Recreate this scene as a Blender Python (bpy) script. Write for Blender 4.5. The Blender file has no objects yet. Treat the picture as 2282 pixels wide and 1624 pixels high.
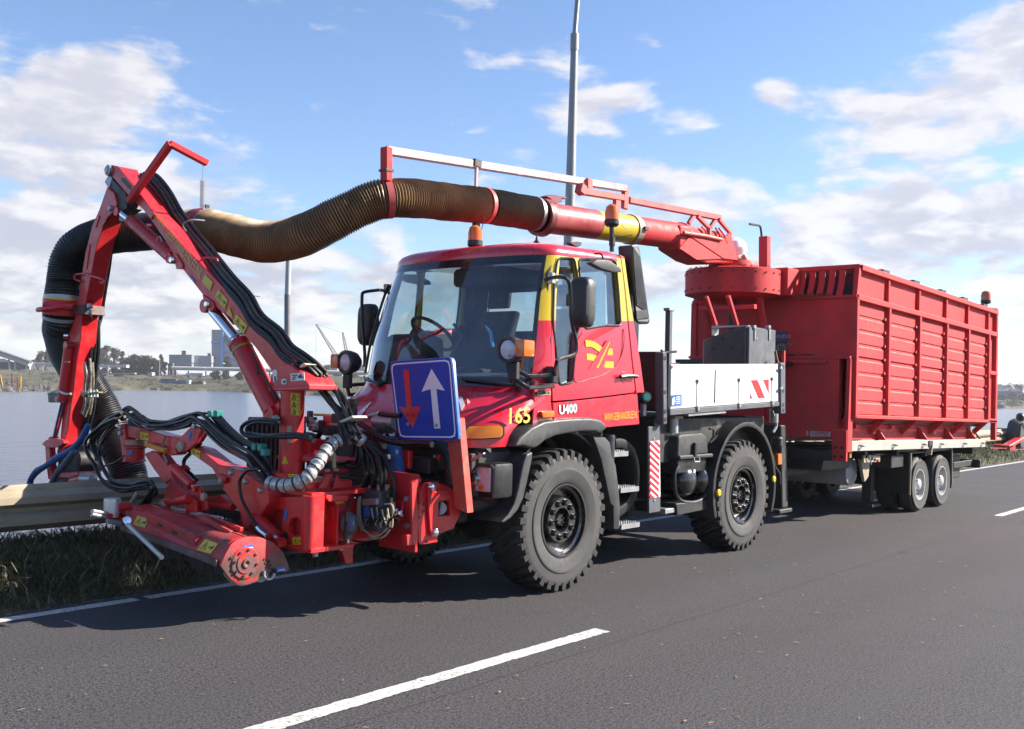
import bpy, bmesh, math, random
import numpy as np
from math import sin, cos, pi, radians, sqrt, exp
from mathutils import Vector as Vec, Matrix
from mathutils.geometry import tessellate_polygon
random.seed(7)
rng = np.random.default_rng(7)
SC = bpy.context.scene
COL = SC.collection

# ------------------------------------------------------------------ camera
FPX = 2225.0
_a = np.array([1899., 98., FPX]); _a /= np.linalg.norm(_a)
_b = np.array([-2606., -19., FPX]); _b -= _a*(_a@_b); _b /= np.linalg.norm(_b)
_X, _Y = -_a, -_b
ROT = np.array([_X, _Y, np.cross(_X, _Y)])       # camera (right, down, forward) -> world; x runs forward along the truck, y to its left
CAM = np.array([6.639, 6.099, 1.69])
cd = bpy.data.cameras.new('camera'); cam = bpy.data.objects.new('camera', cd); COL.objects.link(cam)
_m = Matrix.Identity(4)
for _i in range(3):
    _m[_i][0], _m[_i][1], _m[_i][2], _m[_i][3] = ROT[_i, 0], -ROT[_i, 1], -ROT[_i, 2], CAM[_i]
cam.matrix_world = _m
cd.sensor_width = 36; cd.lens = FPX/2282*36; cd.clip_start = .05; cd.clip_end = 20000
SC.camera = cam

# ------------------------------------------------------------------ sun, exposure
SUN = Vec((-1.2, 1.0, 1.0)).normalized()
SUN_EL = math.asin(SUN.z); SUN_AZ = math.atan2(SUN.x, SUN.y)
sl = bpy.data.lights.new('sun', 'SUN'); sl.energy = 5.0; sl.angle = radians(.55); sl.color = (1, .93, .82)
so = bpy.data.objects.new('sun', sl); COL.objects.link(so)
so.rotation_euler = SUN.to_track_quat('Z', 'Y').to_euler(); so.location = (-20, 20, 30)
vs = SC.view_settings
vs.view_transform = 'Standard'; vs.look = 'None'; vs.exposure = 1.40; vs.gamma = 1; vs.use_curve_mapping = False
SC.cycles.max_bounces = 8; SC.cycles.transparent_max_bounces = 16; SC.cycles.caustics_reflective = False; SC.cycles.caustics_refractive = False

# ------------------------------------------------------------------ node helpers
class NT:
    def __init__(s, tree): s.t = tree; s.n = tree.nodes; s.l = tree.links
    def node(s, typ, **kw):
        n = s.n.new(typ)
        for k, v in kw.items(): setattr(n, k, v)
        return n
    def put(s, sock, v):
        if v is None: return
        if isinstance(v, bpy.types.NodeSocket): s.l.new(v, sock)
        elif hasattr(sock.default_value, '__len__') and not hasattr(v, '__len__'): sock.default_value = [v]*len(sock.default_value)
        else:
            if hasattr(v, '__len__') and len(v) == 3 and len(sock.default_value) == 4: v = (*v, 1)
            sock.default_value = v
    def math(s, op, a, b=None, c=None, clamp=False):
        n = s.node('ShaderNodeMath', operation=op, use_clamp=clamp)
        for i, v in enumerate((a, b, c)): s.put(n.inputs[i], v)
        return n.outputs[0]
    def vmath(s, op, a, b=None):
        n = s.node('ShaderNodeVectorMath', operation=op)
        s.put(n.inputs[0], a); s.put(n.inputs[1], b)
        return n.outputs['Value'] if op in ('DOT_PRODUCT', 'LENGTH') else n.outputs[0]
    def noise(s, vec, scale, detail=4, rough=.55, typ='noise'):
        n = s.node('ShaderNodeTexNoise'); s.put(n.inputs['Vector'], vec)
        n.inputs['Scale'].default_value = scale; n.inputs['Detail'].default_value = detail; n.inputs['Roughness'].default_value = rough
        return n.outputs['Fac']
    def ramp(s, fac, lo, hi, a=0., b=1.):
        n = s.node('ShaderNodeMapRange', interpolation_type='SMOOTHSTEP')
        for i, v in enumerate((fac, lo, hi, a, b)): s.put(n.inputs[i], v)
        return n.outputs[0]
    def mix(s, fac, a, b, blend='MIX'):
        n = s.node('ShaderNodeMix', data_type='RGBA', blend_type=blend, clamp_factor=True)
        s.put(n.inputs[0], fac); s.put(n.inputs[6], a); s.put(n.inputs[7], b)
        return n.outputs[2]
    def xyz(s, vec):
        n = s.node('ShaderNodeSeparateXYZ'); s.put(n.inputs[0], vec); return n.outputs
    def comb(s, x, y, z):
        n = s.node('ShaderNodeCombineXYZ')
        for i, v in enumerate((x, y, z)): s.put(n.inputs[i], v)
        return n.outputs[0]
    def scalev(s, vec, sc):
        n = s.node('ShaderNodeVectorMath', operation='MULTIPLY'); s.put(n.inputs[0], vec); n.inputs[1].default_value = sc; return n.outputs[0]

def pxdir(u, v):
    d = ROT @ np.array([(u-1141)/FPX, (v-812)/FPX, 1.]); return d/np.linalg.norm(d)

# ------------------------------------------------------------------ sky: clear blue with broken cumulus, cloud decks towards the horizon
W = bpy.data.worlds.new('World'); SC.world = W; W.use_nodes = True
N = NT(W.node_tree); N.n.clear()
sky = N.node('ShaderNodeTexSky', sky_type='NISHITA', sun_disc=False, sun_elevation=SUN_EL, sun_rotation=SUN_AZ, altitude=0, air_density=1.0, dust_density=.15, ozone_density=3.0)
bg_sky = N.node('ShaderNodeBackground'); N.put(bg_sky.inputs[0], N.mix(1.0, sky.outputs[0], (.97, 1.0, 1.10), 'MULTIPLY')); bg_sky.inputs[1].default_value = .072
D = N.node('ShaderNodeTexCoord').outputs['Generated']
dx, dy, dz = N.xyz(D)
az = N.math('ARCTAN2', dx, dy); el = N.math('ARCSINE', dz)
zc = N.math('MAXIMUM', dz, 0.0); zp = N.math('ADD', zc, .16)
pv = N.comb(N.math('DIVIDE', dx, zp), N.math('DIVIDE', dy, zp), 0.0)
n1 = N.noise(pv, 1.35, 9, .56)
warp = N.node('ShaderNodeTexNoise'); N.put(warp.inputs['Vector'], pv); warp.inputs['Scale'].default_value = 3.0; warp.inputs['Detail'].default_value = 3
dvec = N.vmath('ADD', N.scalev(D, (1, 1, 2.6)), N.scalev(warp.outputs['Color'], (.05, .05, .05)))
n2 = N.noise(dvec, 13., 10, .55); n2u = N.noise(N.vmath('ADD', dvec, (-.016, .012, .035)), 13., 6, .55)
bias = None
for (u, v, ru, rv, w) in [(120, 160, 420, 95, .42), (40, 300, 200, 60, .25), (1120, 95, 190, 55, .30), (930, 300, 110, 60, .24), (1320, 235, 190, 75, .50), (1440, 80, 90, 60, .22),
                          (2060, 235, 270, 85, .62), (2270, 75, 130, 80, .5), (1735, 195, 75, 45, .46), (1570, 270, 90, 30, .3), (1900, 480, 600, 110, .44), (1480, 400, 170, 60, .3),
                          (2200, 560, 300, 120, .32), (260, 420, 420, 140, .46), (700, 235, 100, 30, .22), (600, 640, 700, 120, .44), (0, 620, 300, 200, .34), (1500, 640, 500, 80, .30), (560, 30, 300, 40, .14),
                          (760, 420, 260, 60, -.05), (700, 330, 200, 60, -.18), (620, 130, 150, 90, -.2), (1700, 60, 200, 80, -.3), (1640, 330, 120, 40, -.2), (900, 180, 90, 70, -.15)]:
    d = pxdir(u, v); a0 = math.atan2(d[0], d[1]); e0 = math.asin(d[2])
    da = N.math('DIVIDE', N.math('SUBTRACT', az, a0), ru/FPX*.85); de = N.math('DIVIDE', N.math('SUBTRACT', el, e0), rv/FPX)
    q = N.math('ADD', N.math('MULTIPLY', da, da), N.math('MULTIPLY', de, de))
    g = N.math('MULTIPLY', N.math('EXPONENT', N.math('MULTIPLY', q, -1.)), w)
    bias = g if bias is None else N.math('ADD', bias, g)
dens = N.math('ADD', N.math('ADD', N.math('MULTIPLY', n1, .35), N.math('MULTIPLY', n2, 1.40)), bias)
cover = N.ramp(dens, 1.05, 1.36)
lowdeck = N.ramp(dz, .16, .0, 0., .62)
cover = N.math('ADD', cover, lowdeck, clamp=True)
n3 = N.noise(dvec, 14., 5, .6)
body = N.ramp(N.math('ADD', N.math('MULTIPLY', N.math('SUBTRACT', n2u, n2), 2.2), N.math('MULTIPLY', dens, .35)), .15, .72)
white = (1.08, 1.04, 1.04); grey = (.56, .56, .67)
lit = N.mix(N.math('MULTIPLY', body, N.ramp(dz, .0, .28, 1.0, .55)), white, grey)
bg_cl = N.node('ShaderNodeBackground'); N.put(bg_cl.inputs[0], lit); bg_cl.inputs[1].default_value = .355
mx = N.node('ShaderNodeMixShader'); N.put(mx.inputs[0], N.math('MULTIPLY', cover, .86)); N.l.new(bg_sky.outputs[0], mx.inputs[1]); N.l.new(bg_cl.outputs[0], mx.inputs[2])
out = N.node('ShaderNodeOutputWorld'); N.l.new(mx.outputs[0], out.inputs[0])
try: W.cycles.sampling_method = 'MANUAL'; W.cycles.sample_map_resolution = 1024
except Exception: pass

# ------------------------------------------------------------------ materials
MATS = {}
def mat(name, col, rough=.5, metal=0., coat=0., var=.12, vscale=3., bump=0., bscale=40., dirt=None, damt=.0, dscale=2.5, spec=.5, emit=None, rib=None, wear=None):
    if name in MATS: return MATS[name]
    m = bpy.data.materials.new(name); m.use_nodes = True; t = NT(m.node_tree)
    b = t.n['Principled BSDF']
    tc = t.node('ShaderNodeTexCoord').outputs['Object']
    f = t.noise(tc, vscale, 5, .6)
    c0 = tuple(x*(1-var) for x in col); c1 = tuple(min(1, x*(1+var)) for x in col)
    c = t.mix(t.ramp(f, .3, .7), c0, c1)
    r = t.ramp(t.noise(tc, vscale*4, 4), .3, .75, max(.02, rough-.08), min(1, rough+.1))
    if dirt:
        g = t.math('MULTIPLY', t.ramp(t.math('ADD', t.math('MULTIPLY', t.noise(tc, dscale, 8, .68), .75), t.math('MULTIPLY', t.noise(tc, dscale*9, 5, .6), .25)), .46, .70), damt)
        c = t.mix(g, c, dirt); r = t.math('ADD', r, t.math('MULTIPLY', g, .4), clamp=True)
    if wear:      # scraped bare towards the outer end of the mowing head and along its lower lip
        X_, Y_, Z_ = t.xyz(tc); q = t.math('ADD', t.math('MULTIPLY', t.noise(tc, 7., 7, .7), 1.1), t.math('ADD', t.ramp(Y_, -.32, .16, -.35, .02), t.ramp(Z_, .50, .40, 0., .10)))
        c = t.mix(t.math('MULTIPLY', t.ramp(q, .56, .66), .85), c, wear)
    t.put(b.inputs['Base Color'], c); t.put(b.inputs['Roughness'], r)
    b.inputs['Metallic'].default_value = metal
    b.inputs['Specular IOR Level'].default_value = spec
    b.inputs['Coat Weight'].default_value = coat; b.inputs['Coat Roughness'].default_value = .06
    if bump:
        bp = t.node('ShaderNodeBump'); bp.inputs['Strength'].default_value = bump; bp.inputs['Distance'].default_value = .01
        t.put(bp.inputs['Height'], t.noise(tc, bscale, 4, .6)); t.put(b.inputs['Normal'], bp.outputs[0])
    if rib:
        av = t.node('ShaderNodeAttribute', attribute_name='rib').outputs['Fac']; t.put(b.inputs['Base Color'], t.mix(t.ramp(av, .25, .75), rib, c))
    if emit: b.inputs['Emission Color'].default_value = (*emit[:3], 1); b.inputs['Emission Strength'].default_value = emit[3]
    MATS[name] = m; return m

def glass_mat(name, tint, refl, rough=.02, dim=1.0):
    m = bpy.data.materials.new(name); m.use_nodes = True; t = NT(m.node_tree); t.n.clear()
    tr = t.node('ShaderNodeBsdfTransparent'); t.put(tr.inputs[0], tint)
    gl = t.node('ShaderNodeBsdfGlossy'); gl.inputs['Roughness'].default_value = rough; t.put(gl.inputs[0], (.95, .97, 1))
    ge = t.node('ShaderNodeNewGeometry'); cs = t.math('ABSOLUTE', t.vmath('DOT_PRODUCT', ge.outputs['Normal'], ge.outputs['Incoming']))
    f = t.math('MULTIPLY', t.math('MULTIPLY_ADD', t.math('POWER', t.math('SUBTRACT', 1., cs, clamp=True), 5.), .955, .045), refl, clamp=True)
    df = t.node('ShaderNodeBsdfDiffuse'); t.put(df.inputs[0], (.55, .52, .48))
    m1 = t.node('ShaderNodeMixShader'); tc = t.node('ShaderNodeTexCoord').outputs['Object']
    t.put(m1.inputs[0], t.ramp(t.noise(tc, 3., 6, .65), .4, .8, .008, .06)); t.l.new(tr.outputs[0], m1.inputs[1]); t.l.new(df.outputs[0], m1.inputs[2])
    mx = t.node('ShaderNodeMixShader'); t.put(mx.inputs[0], f); t.l.new(m1.outputs[0], mx.inputs[1]); t.l.new(gl.outputs[0], mx.inputs[2])
    o = t.node('ShaderNodeOutputMaterial'); t.l.new(mx.outputs[0], o.inputs[0])
    MATS[name] = m; return m

DUST = (.16, .13, .10); GRIME = (.07, .055, .045)
RED = mat('truck_red_paint', (.56, .010, .034), .32, coat=.6, var=.05, dirt=DUST, damt=.10, dscale=1.6)
YEL = mat('yellow_film', (.52, .36, .008), .35, coat=.4, var=.04)
MRED = mat('mower_red_paint', (.58, .013, .018), .40, coat=.2, var=.12, bump=.08, bscale=30, dirt=(.12, .055, .04), damt=.62, dscale=4.5)
MREDD = mat('worn_mower_red_paint', (.47, .020, .022), .5, var=.2, bump=.15, bscale=25, dirt=(.085, .070, .06), damt=.9, dscale=3.2, wear=(.085, .072, .064))
TRED = mat('trailer_red_paint', (.58, .032, .036), .62, spec=.35, var=.12, bump=.22, bscale=4, dirt=(.20, .065, .05), damt=.55, dscale=1.7)
TREDF = mat('faded_red_paint', (.48, .085, .078), .55, var=.16, dirt=(.32, .22, .20), damt=.5, dscale=5)
BLACK = mat('black_plastic', (.014, .014, .015), .38, var=.2, bump=.06, bscale=90, dirt=(.05, .045, .042), damt=.3)
DARK = mat('dark_steel', (.02, .019, .019), .55, var=.3, dirt=(.06, .05, .045), damt=.5)
GREYM = mat('grey_plastic', (.030, .030, .031), .5, var=.12, bump=.1, bscale=120, dirt=(.15, .14, .13), damt=.3)
RUB = mat('tyre_rubber', (.050, .047, .047), .75, var=.15, vscale=6, bump=.12, bscale=60, dirt=(.085, .078, .075), damt=.6, dscale=3)
RUBD = mat('tread_rubber', (.016, .016, .016), .75, var=.2, bump=.15, bscale=50, dirt=(.06, .055, .05), damt=.4)
HOSE = mat('black_hose', (.007, .007, .008), .34, var=.2, dirt=(.05, .045, .04), damt=.3, dscale=4, spec=.35)
BHOSE = mat('black_suction_hose', (.014, .013, .013), .40, var=.25, dirt=(.055, .050, .046), damt=.35, dscale=4, rib=(.004, .004, .004))
AMB = mat('amber_suction_hose', (.24, .142, .060), .45, var=.35, vscale=3.5, dirt=(.10, .062, .032), damt=.8, dscale=2.2, rib=(.085, .043, .018))
STEEL = mat('zinc_steel', (.34, .34, .35), .42, metal=.6, var=.15, dirt=(.2, .18, .16), damt=.3)
GALV = mat('galvanised_steel', (.33, .272, .195), .55, metal=.05, var=.12, vscale=2, bump=.05, dirt=(.18, .145, .10), damt=.45, dscale=2.2)
CHROME = mat('chromed_rod', (.75, .75, .77), .12, metal=1, var=.03)
WHITE = mat('white_paint', (.66, .65, .64), .4, coat=.2, var=.03, dirt=(.42, .39, .36), damt=.35, dscale=3)
TAPE = mat('silver_tape', (.46, .44, .42), .3, metal=.35, var=.2, vscale=12, bump=.6, bscale=25, dirt=(.18, .16, .15), damt=.5, dscale=9)
SIGNB = mat('sign_blue', (.002, .038, .36), .5, spec=.3, coat=.0, var=.1, dirt=(.10, .13, .26), damt=.15, dscale=7)
SIGNR = mat('sign_red', (.55, .012, .02), .32, var=.08)
SIGNW = mat('sign_white', (.70, .70, .74), .35, var=.06)
STICKY = mat('sticker_yellow', (.58, .42, .012), .4, var=.08, dirt=(.3, .22, .05), damt=.3, dscale=8)
STICKB = mat('sticker_blue', (.03, .12, .42), .4, var=.08)
INK = mat('black_print', (.015, .015, .015), .5)
ORANGE = mat('amber_lens', (.58, .17, .004), .18, coat=.5, var=.1)
ORL = mat('orange_lens', (.58, .13, .003), .15, coat=.6, var=.12)
LENS = mat('lamp_lens', (.50, .48, .54), .22, metal=.0, coat=.5, var=.12, vscale=14)
GREENB = mat('green_board', (.012, .16, .10), .45, var=.1, dirt=(.05, .1, .08), damt=.3)
BLUEC = mat('blue_cloth', (.015, .075, .25), .6, var=.3, vscale=10, bump=.8, bscale=14)
INTER = mat('cab_interior', (.045, .043, .045), .8, var=.2)
SEAT = mat('seat_fabric', (.03, .032, .038), .9, var=.25)
GREENF = mat('green_fitting', (.02, .22, .18), .4)
REDBROWN = mat('dark_red_board', (.10, .018, .02), .6, var=.2, dirt=GRIME, damt=.5)
CHAR = mat('charcoal_paint', (.085, .088, .10), .5, var=.08, bump=.1, bscale=60, dirt=(.2, .2, .2), damt=.25, dscale=6)
GLASS = glass_mat('window_glass', (.74, .82, .84), 1.6)
WSGLASS = glass_mat('windscreen_glass', (.80, .86, .87), 2.2)
CLOVER = mat('hay_dust', (.20, .17, .07), .95, var=.4, vscale=20, bump=1, bscale=60)

# ------------------------------------------------------------------ geometry helpers
VIEWS = dict(A1=(0,450,.43103),A2=(0,1100,.40018),A3=(300,1350,.46189),A4=(800,1250,.46178),A5=(1150,780,.53563),A6=(1500,1350,.49261),A7=(2050,1100,.52356),A8=(2600,850,.61558),
 B1=(600,450,.39439),B2=(1300,450,.35057),B3=(1800,600,.48203),B4=(0,1100,.54776),B5=(0,1650,.43821),B6=(850,1500,.35057),B7=(3100,1300,.30789),B8=(1250,800,.43103),
 C1=(0,1150,.21911),C2=(500,1100,.21911),C3=(1000,1100,.1847),C4=(3400,1250,.27692),C5=(2380,880,.31551),C6=(2650,1450,.32866),C7=(200,1450,.24631),C8=(1000,1400,.30675),D=(0,0,1.5688))
def ray(v, u, w):
    o = VIEWS[v]; u = (o[0]+u*o[2])/1.5688; w = (o[1]+w*o[2])/1.5688
    return ROT @ np.array([(u-1141)/FPX, (w-812)/FPX, 1.])
def Q(v, u, w, x=None, y=None, z=None, d=None):
    """where the sight line through a photo point meets the plane x=, y= or z= of the real scene (or lies d metres off)"""
    r = ray(v, u, w)
    t = (x-CAM[0])/r[0] if x is not None else (y-CAM[1])/r[1] if y is not None else (z-CAM[2])/r[2] if z is not None else d
    p = CAM + t*r
    return Vec((float(p[0]), float(p[1]), float(p[2])))
def QL(v, pts, **k): return [Q(*(p if isinstance(p[0], str) else (v, *p)), **k) for p in pts]

def setprops(o, label=None, cat=None, group=None, kind=None):
    if label: o['label'] = label
    if cat: o['category'] = cat
    if group: o['group'] = group
    if kind: o['kind'] = kind
    return o
def thing(name, label, cat, loc, group=None, kind=None):
    o = bpy.data.objects.new(name, None); COL.objects.link(o); o.location = loc; o.empty_display_size = .1
    return setprops(o, label, cat, group, kind)
def link(name, me, parent=None, at=None):
    o = bpy.data.objects.new(name, me); COL.objects.link(o)
    if parent is not None:
        o.parent = parent
        if at is not None: o.location = at
        elif parent.parent is None: o.location = -Vec(parent.location)
    elif at is not None: o.location = at
    return o

class M:
    def __init__(s): s.v = []; s.f = []
    def add(s, vs, fs):
        k = len(s.v); s.v += [tuple(p) for p in vs]; s.f += [[i+k for i in f] for f in fs]; return s
    def prism(s, poly, vec):
        n = len(poly); vec = Vec(vec); p = [Vec(q) for q in poly]
        return s.add(p+[q+vec for q in p], [list(range(n))[::-1], list(range(n, 2*n))]+[[i, (i+1) % n, n+(i+1) % n, n+i] for i in range(n)])
    def plate(s, outer, holes, vec):
        loops = [[Vec(p) for p in l] for l in [outer]+list(holes)]; vec = Vec(vec); pts = [p for l in loops for p in l]; n = len(pts)
        tris = tessellate_polygon(loops); fs = [list(t) for t in tris]+[[i+n for i in t][::-1] for t in tris]; k = 0
        for l in loops:
            m = len(l); fs += [[k+i, k+(i+1) % m, n+k+(i+1) % m, n+k+i] for i in range(m)]; k += m
        return s.add(pts+[p+vec for p in pts], fs)
    def box(s, c, sz, rot=None):
        c = Vec(c); vs = [Vec((i*sz[0]/2, j*sz[1]/2, k*sz[2]/2)) for i in (-1, 1) for j in (-1, 1) for k in (-1, 1)]
        if rot is not None: vs = [rot @ v for v in vs]
        return s.add([c+v for v in vs], [[0, 1, 3, 2], [4, 6, 7, 5], [0, 4, 5, 1], [2, 3, 7, 6], [0, 2, 6, 4], [1, 5, 7, 3]])
    def box2(s, a, b): return s.box([(a[i]+b[i])/2 for i in range(3)], [abs(b[i]-a[i]) for i in range(3)])
    def bar(s, p, q, w, h, up=(0, 0, 1)):
        p, q = Vec(p), Vec(q); d = (q-p); L = d.length; d.normalize(); up = Vec(up)
        if abs(d.dot(up)) > .98: up = Vec((1, 0, 0))
        sd = d.cross(up).normalized(); u = sd.cross(d)
        return s.box((p+q)/2, (L, w, h), Matrix((d, sd, u)).transposed())
    def tube(s, pts, r, n=8, sm=0, cap=True):
        P = [Vec(p) for p in pts]
        if sm: P = spline(P, sm)
        R = r if hasattr(r, '__len__') else [r]*len(P)
        if len(R) != len(P): R = list(np.interp(np.linspace(0, 1, len(P)), np.linspace(0, 1, len(R)), R))
        T = [(P[min(i+1, len(P)-1)]-P[max(i-1, 0)]).normalized() for i in range(len(P))]
        a = Vec((0, 0, 1)) if abs(T[0].z) < .9 else Vec((1, 0, 0)); nrm = (a-T[0]*a.dot(T[0])).normalized(); vs = []
        for i, p in enumerate(P):
            nrm = (nrm-T[i]*nrm.dot(T[i])).normalized(); bn = T[i].cross(nrm)
            vs += [p+(nrm*cos(2*pi*k/n)+bn*sin(2*pi*k/n))*R[i] for k in range(n)]
        fs = [[i*n+k, i*n+(k+1) % n, (i+1)*n+(k+1) % n, (i+1)*n+k] for i in range(len(P)-1) for k in range(n)]
        if cap: fs += [list(range(n))[::-1], list(range((len(P)-1)*n, len(P)*n))]
        return s.add(vs, fs)
    def cyl(s, p, q, r, n=20, r2=None): return s.tube([p, q], [r, r if r2 is None else r2], n)
    def lathe(s, prof, o, ax, n=32, arc=None):
        o = Vec(o); ax = Vec(ax).normalized(); a = Vec((0, 0, 1)) if abs(ax.z) < .9 else Vec((1, 0, 0)); u = (a-ax*a.dot(ax)).normalized(); w = ax.cross(u)
        m = len(prof); vs = [o+ax*h+(u*cos(2*pi*k/n)+w*sin(2*pi*k/n))*r for r, h in prof for k in range(n)]
        return s.add(vs, [[i*n+k, i*n+(k+1) % n, (i+1)*n+(k+1) % n, (i+1)*n+k] for i in range(m-1) for k in range(n)])
    def loft(s, rings, closed=True, cap=True):
        n = len(rings[0]); vs = [p for r in rings for p in r]; e = n if closed else n-1
        fs = [[i*n+k, i*n+(k+1) % n, (i+1)*n+(k+1) % n, (i+1)*n+k] for i in range(len(rings)-1) for k in range(e)]
        if cap: fs += [list(range(n))[::-1], list(range((len(rings)-1)*n, len(rings)*n))]
        return s.add(vs, fs)
    def sheet(s, rings, th=None):
        """an open grid, given thickness th along its normals"""
        n = len(rings[0]); vs = [Vec(p) for r in rings for p in r]; m = len(rings)
        fs = [[i*n+k, i*n+k+1, (i+1)*n+k+1, (i+1)*n+k] for i in range(m-1) for k in range(n-1)]
        if th is None: return s.add(vs, fs)
        nr = [Vec((0, 0, 0)) for _ in vs]
        for f in fs:
            q = (vs[f[2]]-vs[f[0]]).cross(vs[f[3]]-vs[f[1]])
            for i in f: nr[i] += q
        o = len(vs); v2 = [v-nv.normalized()*th for v, nv in zip(vs, nr)]
        rim = [k for k in range(n)]+[i*n+n-1 for i in range(1, m)]+[(m-1)*n+k for k in range(n-2, -1, -1)]+[i*n for i in range(m-2, 0, -1)]
        fs = fs+[[i+o for i in f][::-1] for f in fs]+[[rim[i], rim[(i+1) % len(rim)], rim[(i+1) % len(rim)]+o, rim[i]+o] for i in range(len(rim))]
        return s.add(vs+v2, fs)
    def mesh(s, name, mt, bevel=0, ang=32, segs=1, recalc=True):
        me = bpy.data.meshes.new(name); me.from_pydata(s.v, [], s.f); me.update()
        bm = bmesh.new(); bm.from_mesh(me)
        if recalc: bmesh.ops.recalc_face_normals(bm, faces=bm.faces)
        if bevel:
            ed = [e for e in bm.edges if len(e.link_faces) == 2 and e.calc_face_angle(0) > .6]
            bmesh.ops.bevel(bm, geom=ed, offset=bevel, segments=segs, profile=.6, affect='EDGES', clamp_overlap=True)
        bm.to_mesh(me); bm.free()
        for p in me.polygons: p.use_smooth = True
        me.set_sharp_from_angle(angle=radians(ang))
        if mt: me.materials.append(mt)
        return me
    def obj(s, name, mt, parent=None, bevel=0, ang=32, segs=1, at=None, label=None, recalc=True):
        o = link(name, s.mesh(name, mt, bevel, ang, segs, recalc), parent, at)
        if label: o['label'] = label
        return o

def spline(P, k):
    P = [Vec(p) for p in P]; out = []
    for i in range(len(P)-1):
        a, b, c, d = P[max(i-1, 0)], P[i], P[i+1], P[min(i+2, len(P)-1)]
        for j in range(k):
            t = j/k; out.append(.5*((2*b)+(c-a)*t+(2*a-5*b+4*c-d)*t*t+(3*b-a-3*c+d)*t**3))
    return out+[P[-1]]
def text(s, o, xd, yd, h, mt, parent, name='lettering', width=None, bold=.0, depth=.002, shear=0, space=1.0):
    cu = bpy.data.curves.new(name, 'FONT'); cu.body = s; cu.size = 1; cu.resolution_u = 2; cu.offset = bold; cu.shear = shear; cu.space_character = space
    ob = bpy.data.objects.new(name, cu); me = bpy.data.meshes.new_from_object(ob); bpy.data.objects.remove(ob); bpy.data.curves.remove(cu)
    co = np.array([v.co for v in me.vertices]); lo, hi = co.min(0), co.max(0)
    xd, yd = Vec(xd).normalized(), Vec(yd).normalized(); yd = (yd-xd*xd.dot(yd)).normalized(); nz = xd.cross(yd)
    sy = h/(hi[1]-lo[1]); sx = sy if width is None else width/(hi[0]-lo[0]); o = Vec(o)
    for v in me.vertices: v.co = o+xd*((v.co.x-lo[0])*sx)+yd*((v.co.y-lo[1])*sy)+nz*depth
    me.materials.clear(); me.materials.append(mt); me.name = name
    return link(name, me, parent)
def decal(name, mt, parent, pts, off=.003):
    """a thin flat sticker on the quad or polygon pts"""
    pts = [Vec(p) for p in pts]; n = (pts[1]-pts[0]).cross(pts[2]-pts[1]).normalized()
    c = sum(pts, Vec())/len(pts)
    if n.dot(Vec(CAM)-c) < 0: n = -n
    return M().prism([p+n*.0005 for p in pts], n*off).obj(name, mt, parent)
# ================================================================== SETTING
def nodemat(name, build):
    m = bpy.data.materials.new(name); m.use_nodes = True; t = NT(m.node_tree); b = t.n['Principled BSDF']
    build(t, b, t.node('ShaderNodeTexCoord').outputs['Object']); MATS[name] = m; return m
def _asph(t, b, tc):
    f = t.noise(tc, 75., 4, .75); g = t.noise(tc, .55, 5, .6); h = t.noise(tc, 38., 3, .6)
    s = t.scalev(tc, (.10, 1.6, 1)); st = t.noise(s, 1.2, 4, .5)
    c = t.mix(t.ramp(f, .36, .66), (.012, .0105, .011), (.112, .100, .105))
    c = t.mix(t.ramp(h, .60, .74), c, (.125, .112, .102)); c = t.mix(t.ramp(h, .44, .34), c, (.016, .015, .016))
    c = t.mix(t.math('MULTIPLY', t.ramp(g, .35, .7), .34), c, (.036, .033, .033))
    c = t.mix(t.math('MULTIPLY', t.ramp(st, .40, .68), .28), c, (.062, .058, .058))
    X_, Y_, Z_ = t.xyz(tc); wob = t.math('MULTIPLY', t.noise(tc, .8, 3), .5)
    for yc_, wd_, am_, cc_ in ((-.05, .28, .16, (.036, .033, .033)), (1.42, .30, .16, (.036, .033, .033)), (3.0, .35, .14, (.036, .033, .033))):
        k_ = t.math('DIVIDE', t.math('SUBTRACT', t.math('ADD', Y_, t.math('MULTIPLY', wob, .3)), yc_+.08), wd_); c = t.mix(t.math('MULTIPLY', t.math('EXPONENT', t.math('MULTIPLY', t.math('MULTIPLY', k_, k_), -1.)), am_), c, cc_)
    se = t.math('ABSOLUTE', t.math('SUBTRACT', t.math('ADD', Y_, t.math('MULTIPLY', t.noise(tc, 2.5, 4), .05)), 2.33)); c = t.mix(t.math('MULTIPLY', t.ramp(se, .012, .003), .55), c, (.014, .013, .013))
    sp = t.noise(tc, 1.9, 2, .5); c = t.mix(t.math('MULTIPLY', t.ramp(sp, .70, .78), .45), c, (.02, .019, .019))
    t.put(b.inputs['Base Color'], c); t.put(b.inputs['Roughness'], t.ramp(g, .3, .7, .68, .85)); b.inputs['Specular IOR Level'].default_value = .35
    bp = t.node('ShaderNodeBump'); bp.inputs['Strength'].default_value = .5; bp.inputs['Distance'].default_value = .006; t.put(bp.inputs['Height'], t.noise(tc, 120, 3, .65)); t.put(b.inputs['Normal'], bp.outputs[0])
ASPH = nodemat('asphalt', _asph)
def _paint(t, b, tc):
    g = t.noise(tc, 45, 5, .7); k = t.noise(tc, 3, 5, .6)
    c = t.mix(t.ramp(k, .3, .7), (.46, .44, .42), (.56, .545, .52)); c = t.mix(t.ramp(t.math('ADD', t.math('MULTIPLY', g, .7), t.math('MULTIPLY', k, .3)), .50, .63), c, (.13, .12, .118))
    t.put(b.inputs['Base Color'], c); b.inputs['Roughness'].default_value = .7
LINE = nodemat('road_marking', _paint)
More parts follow.
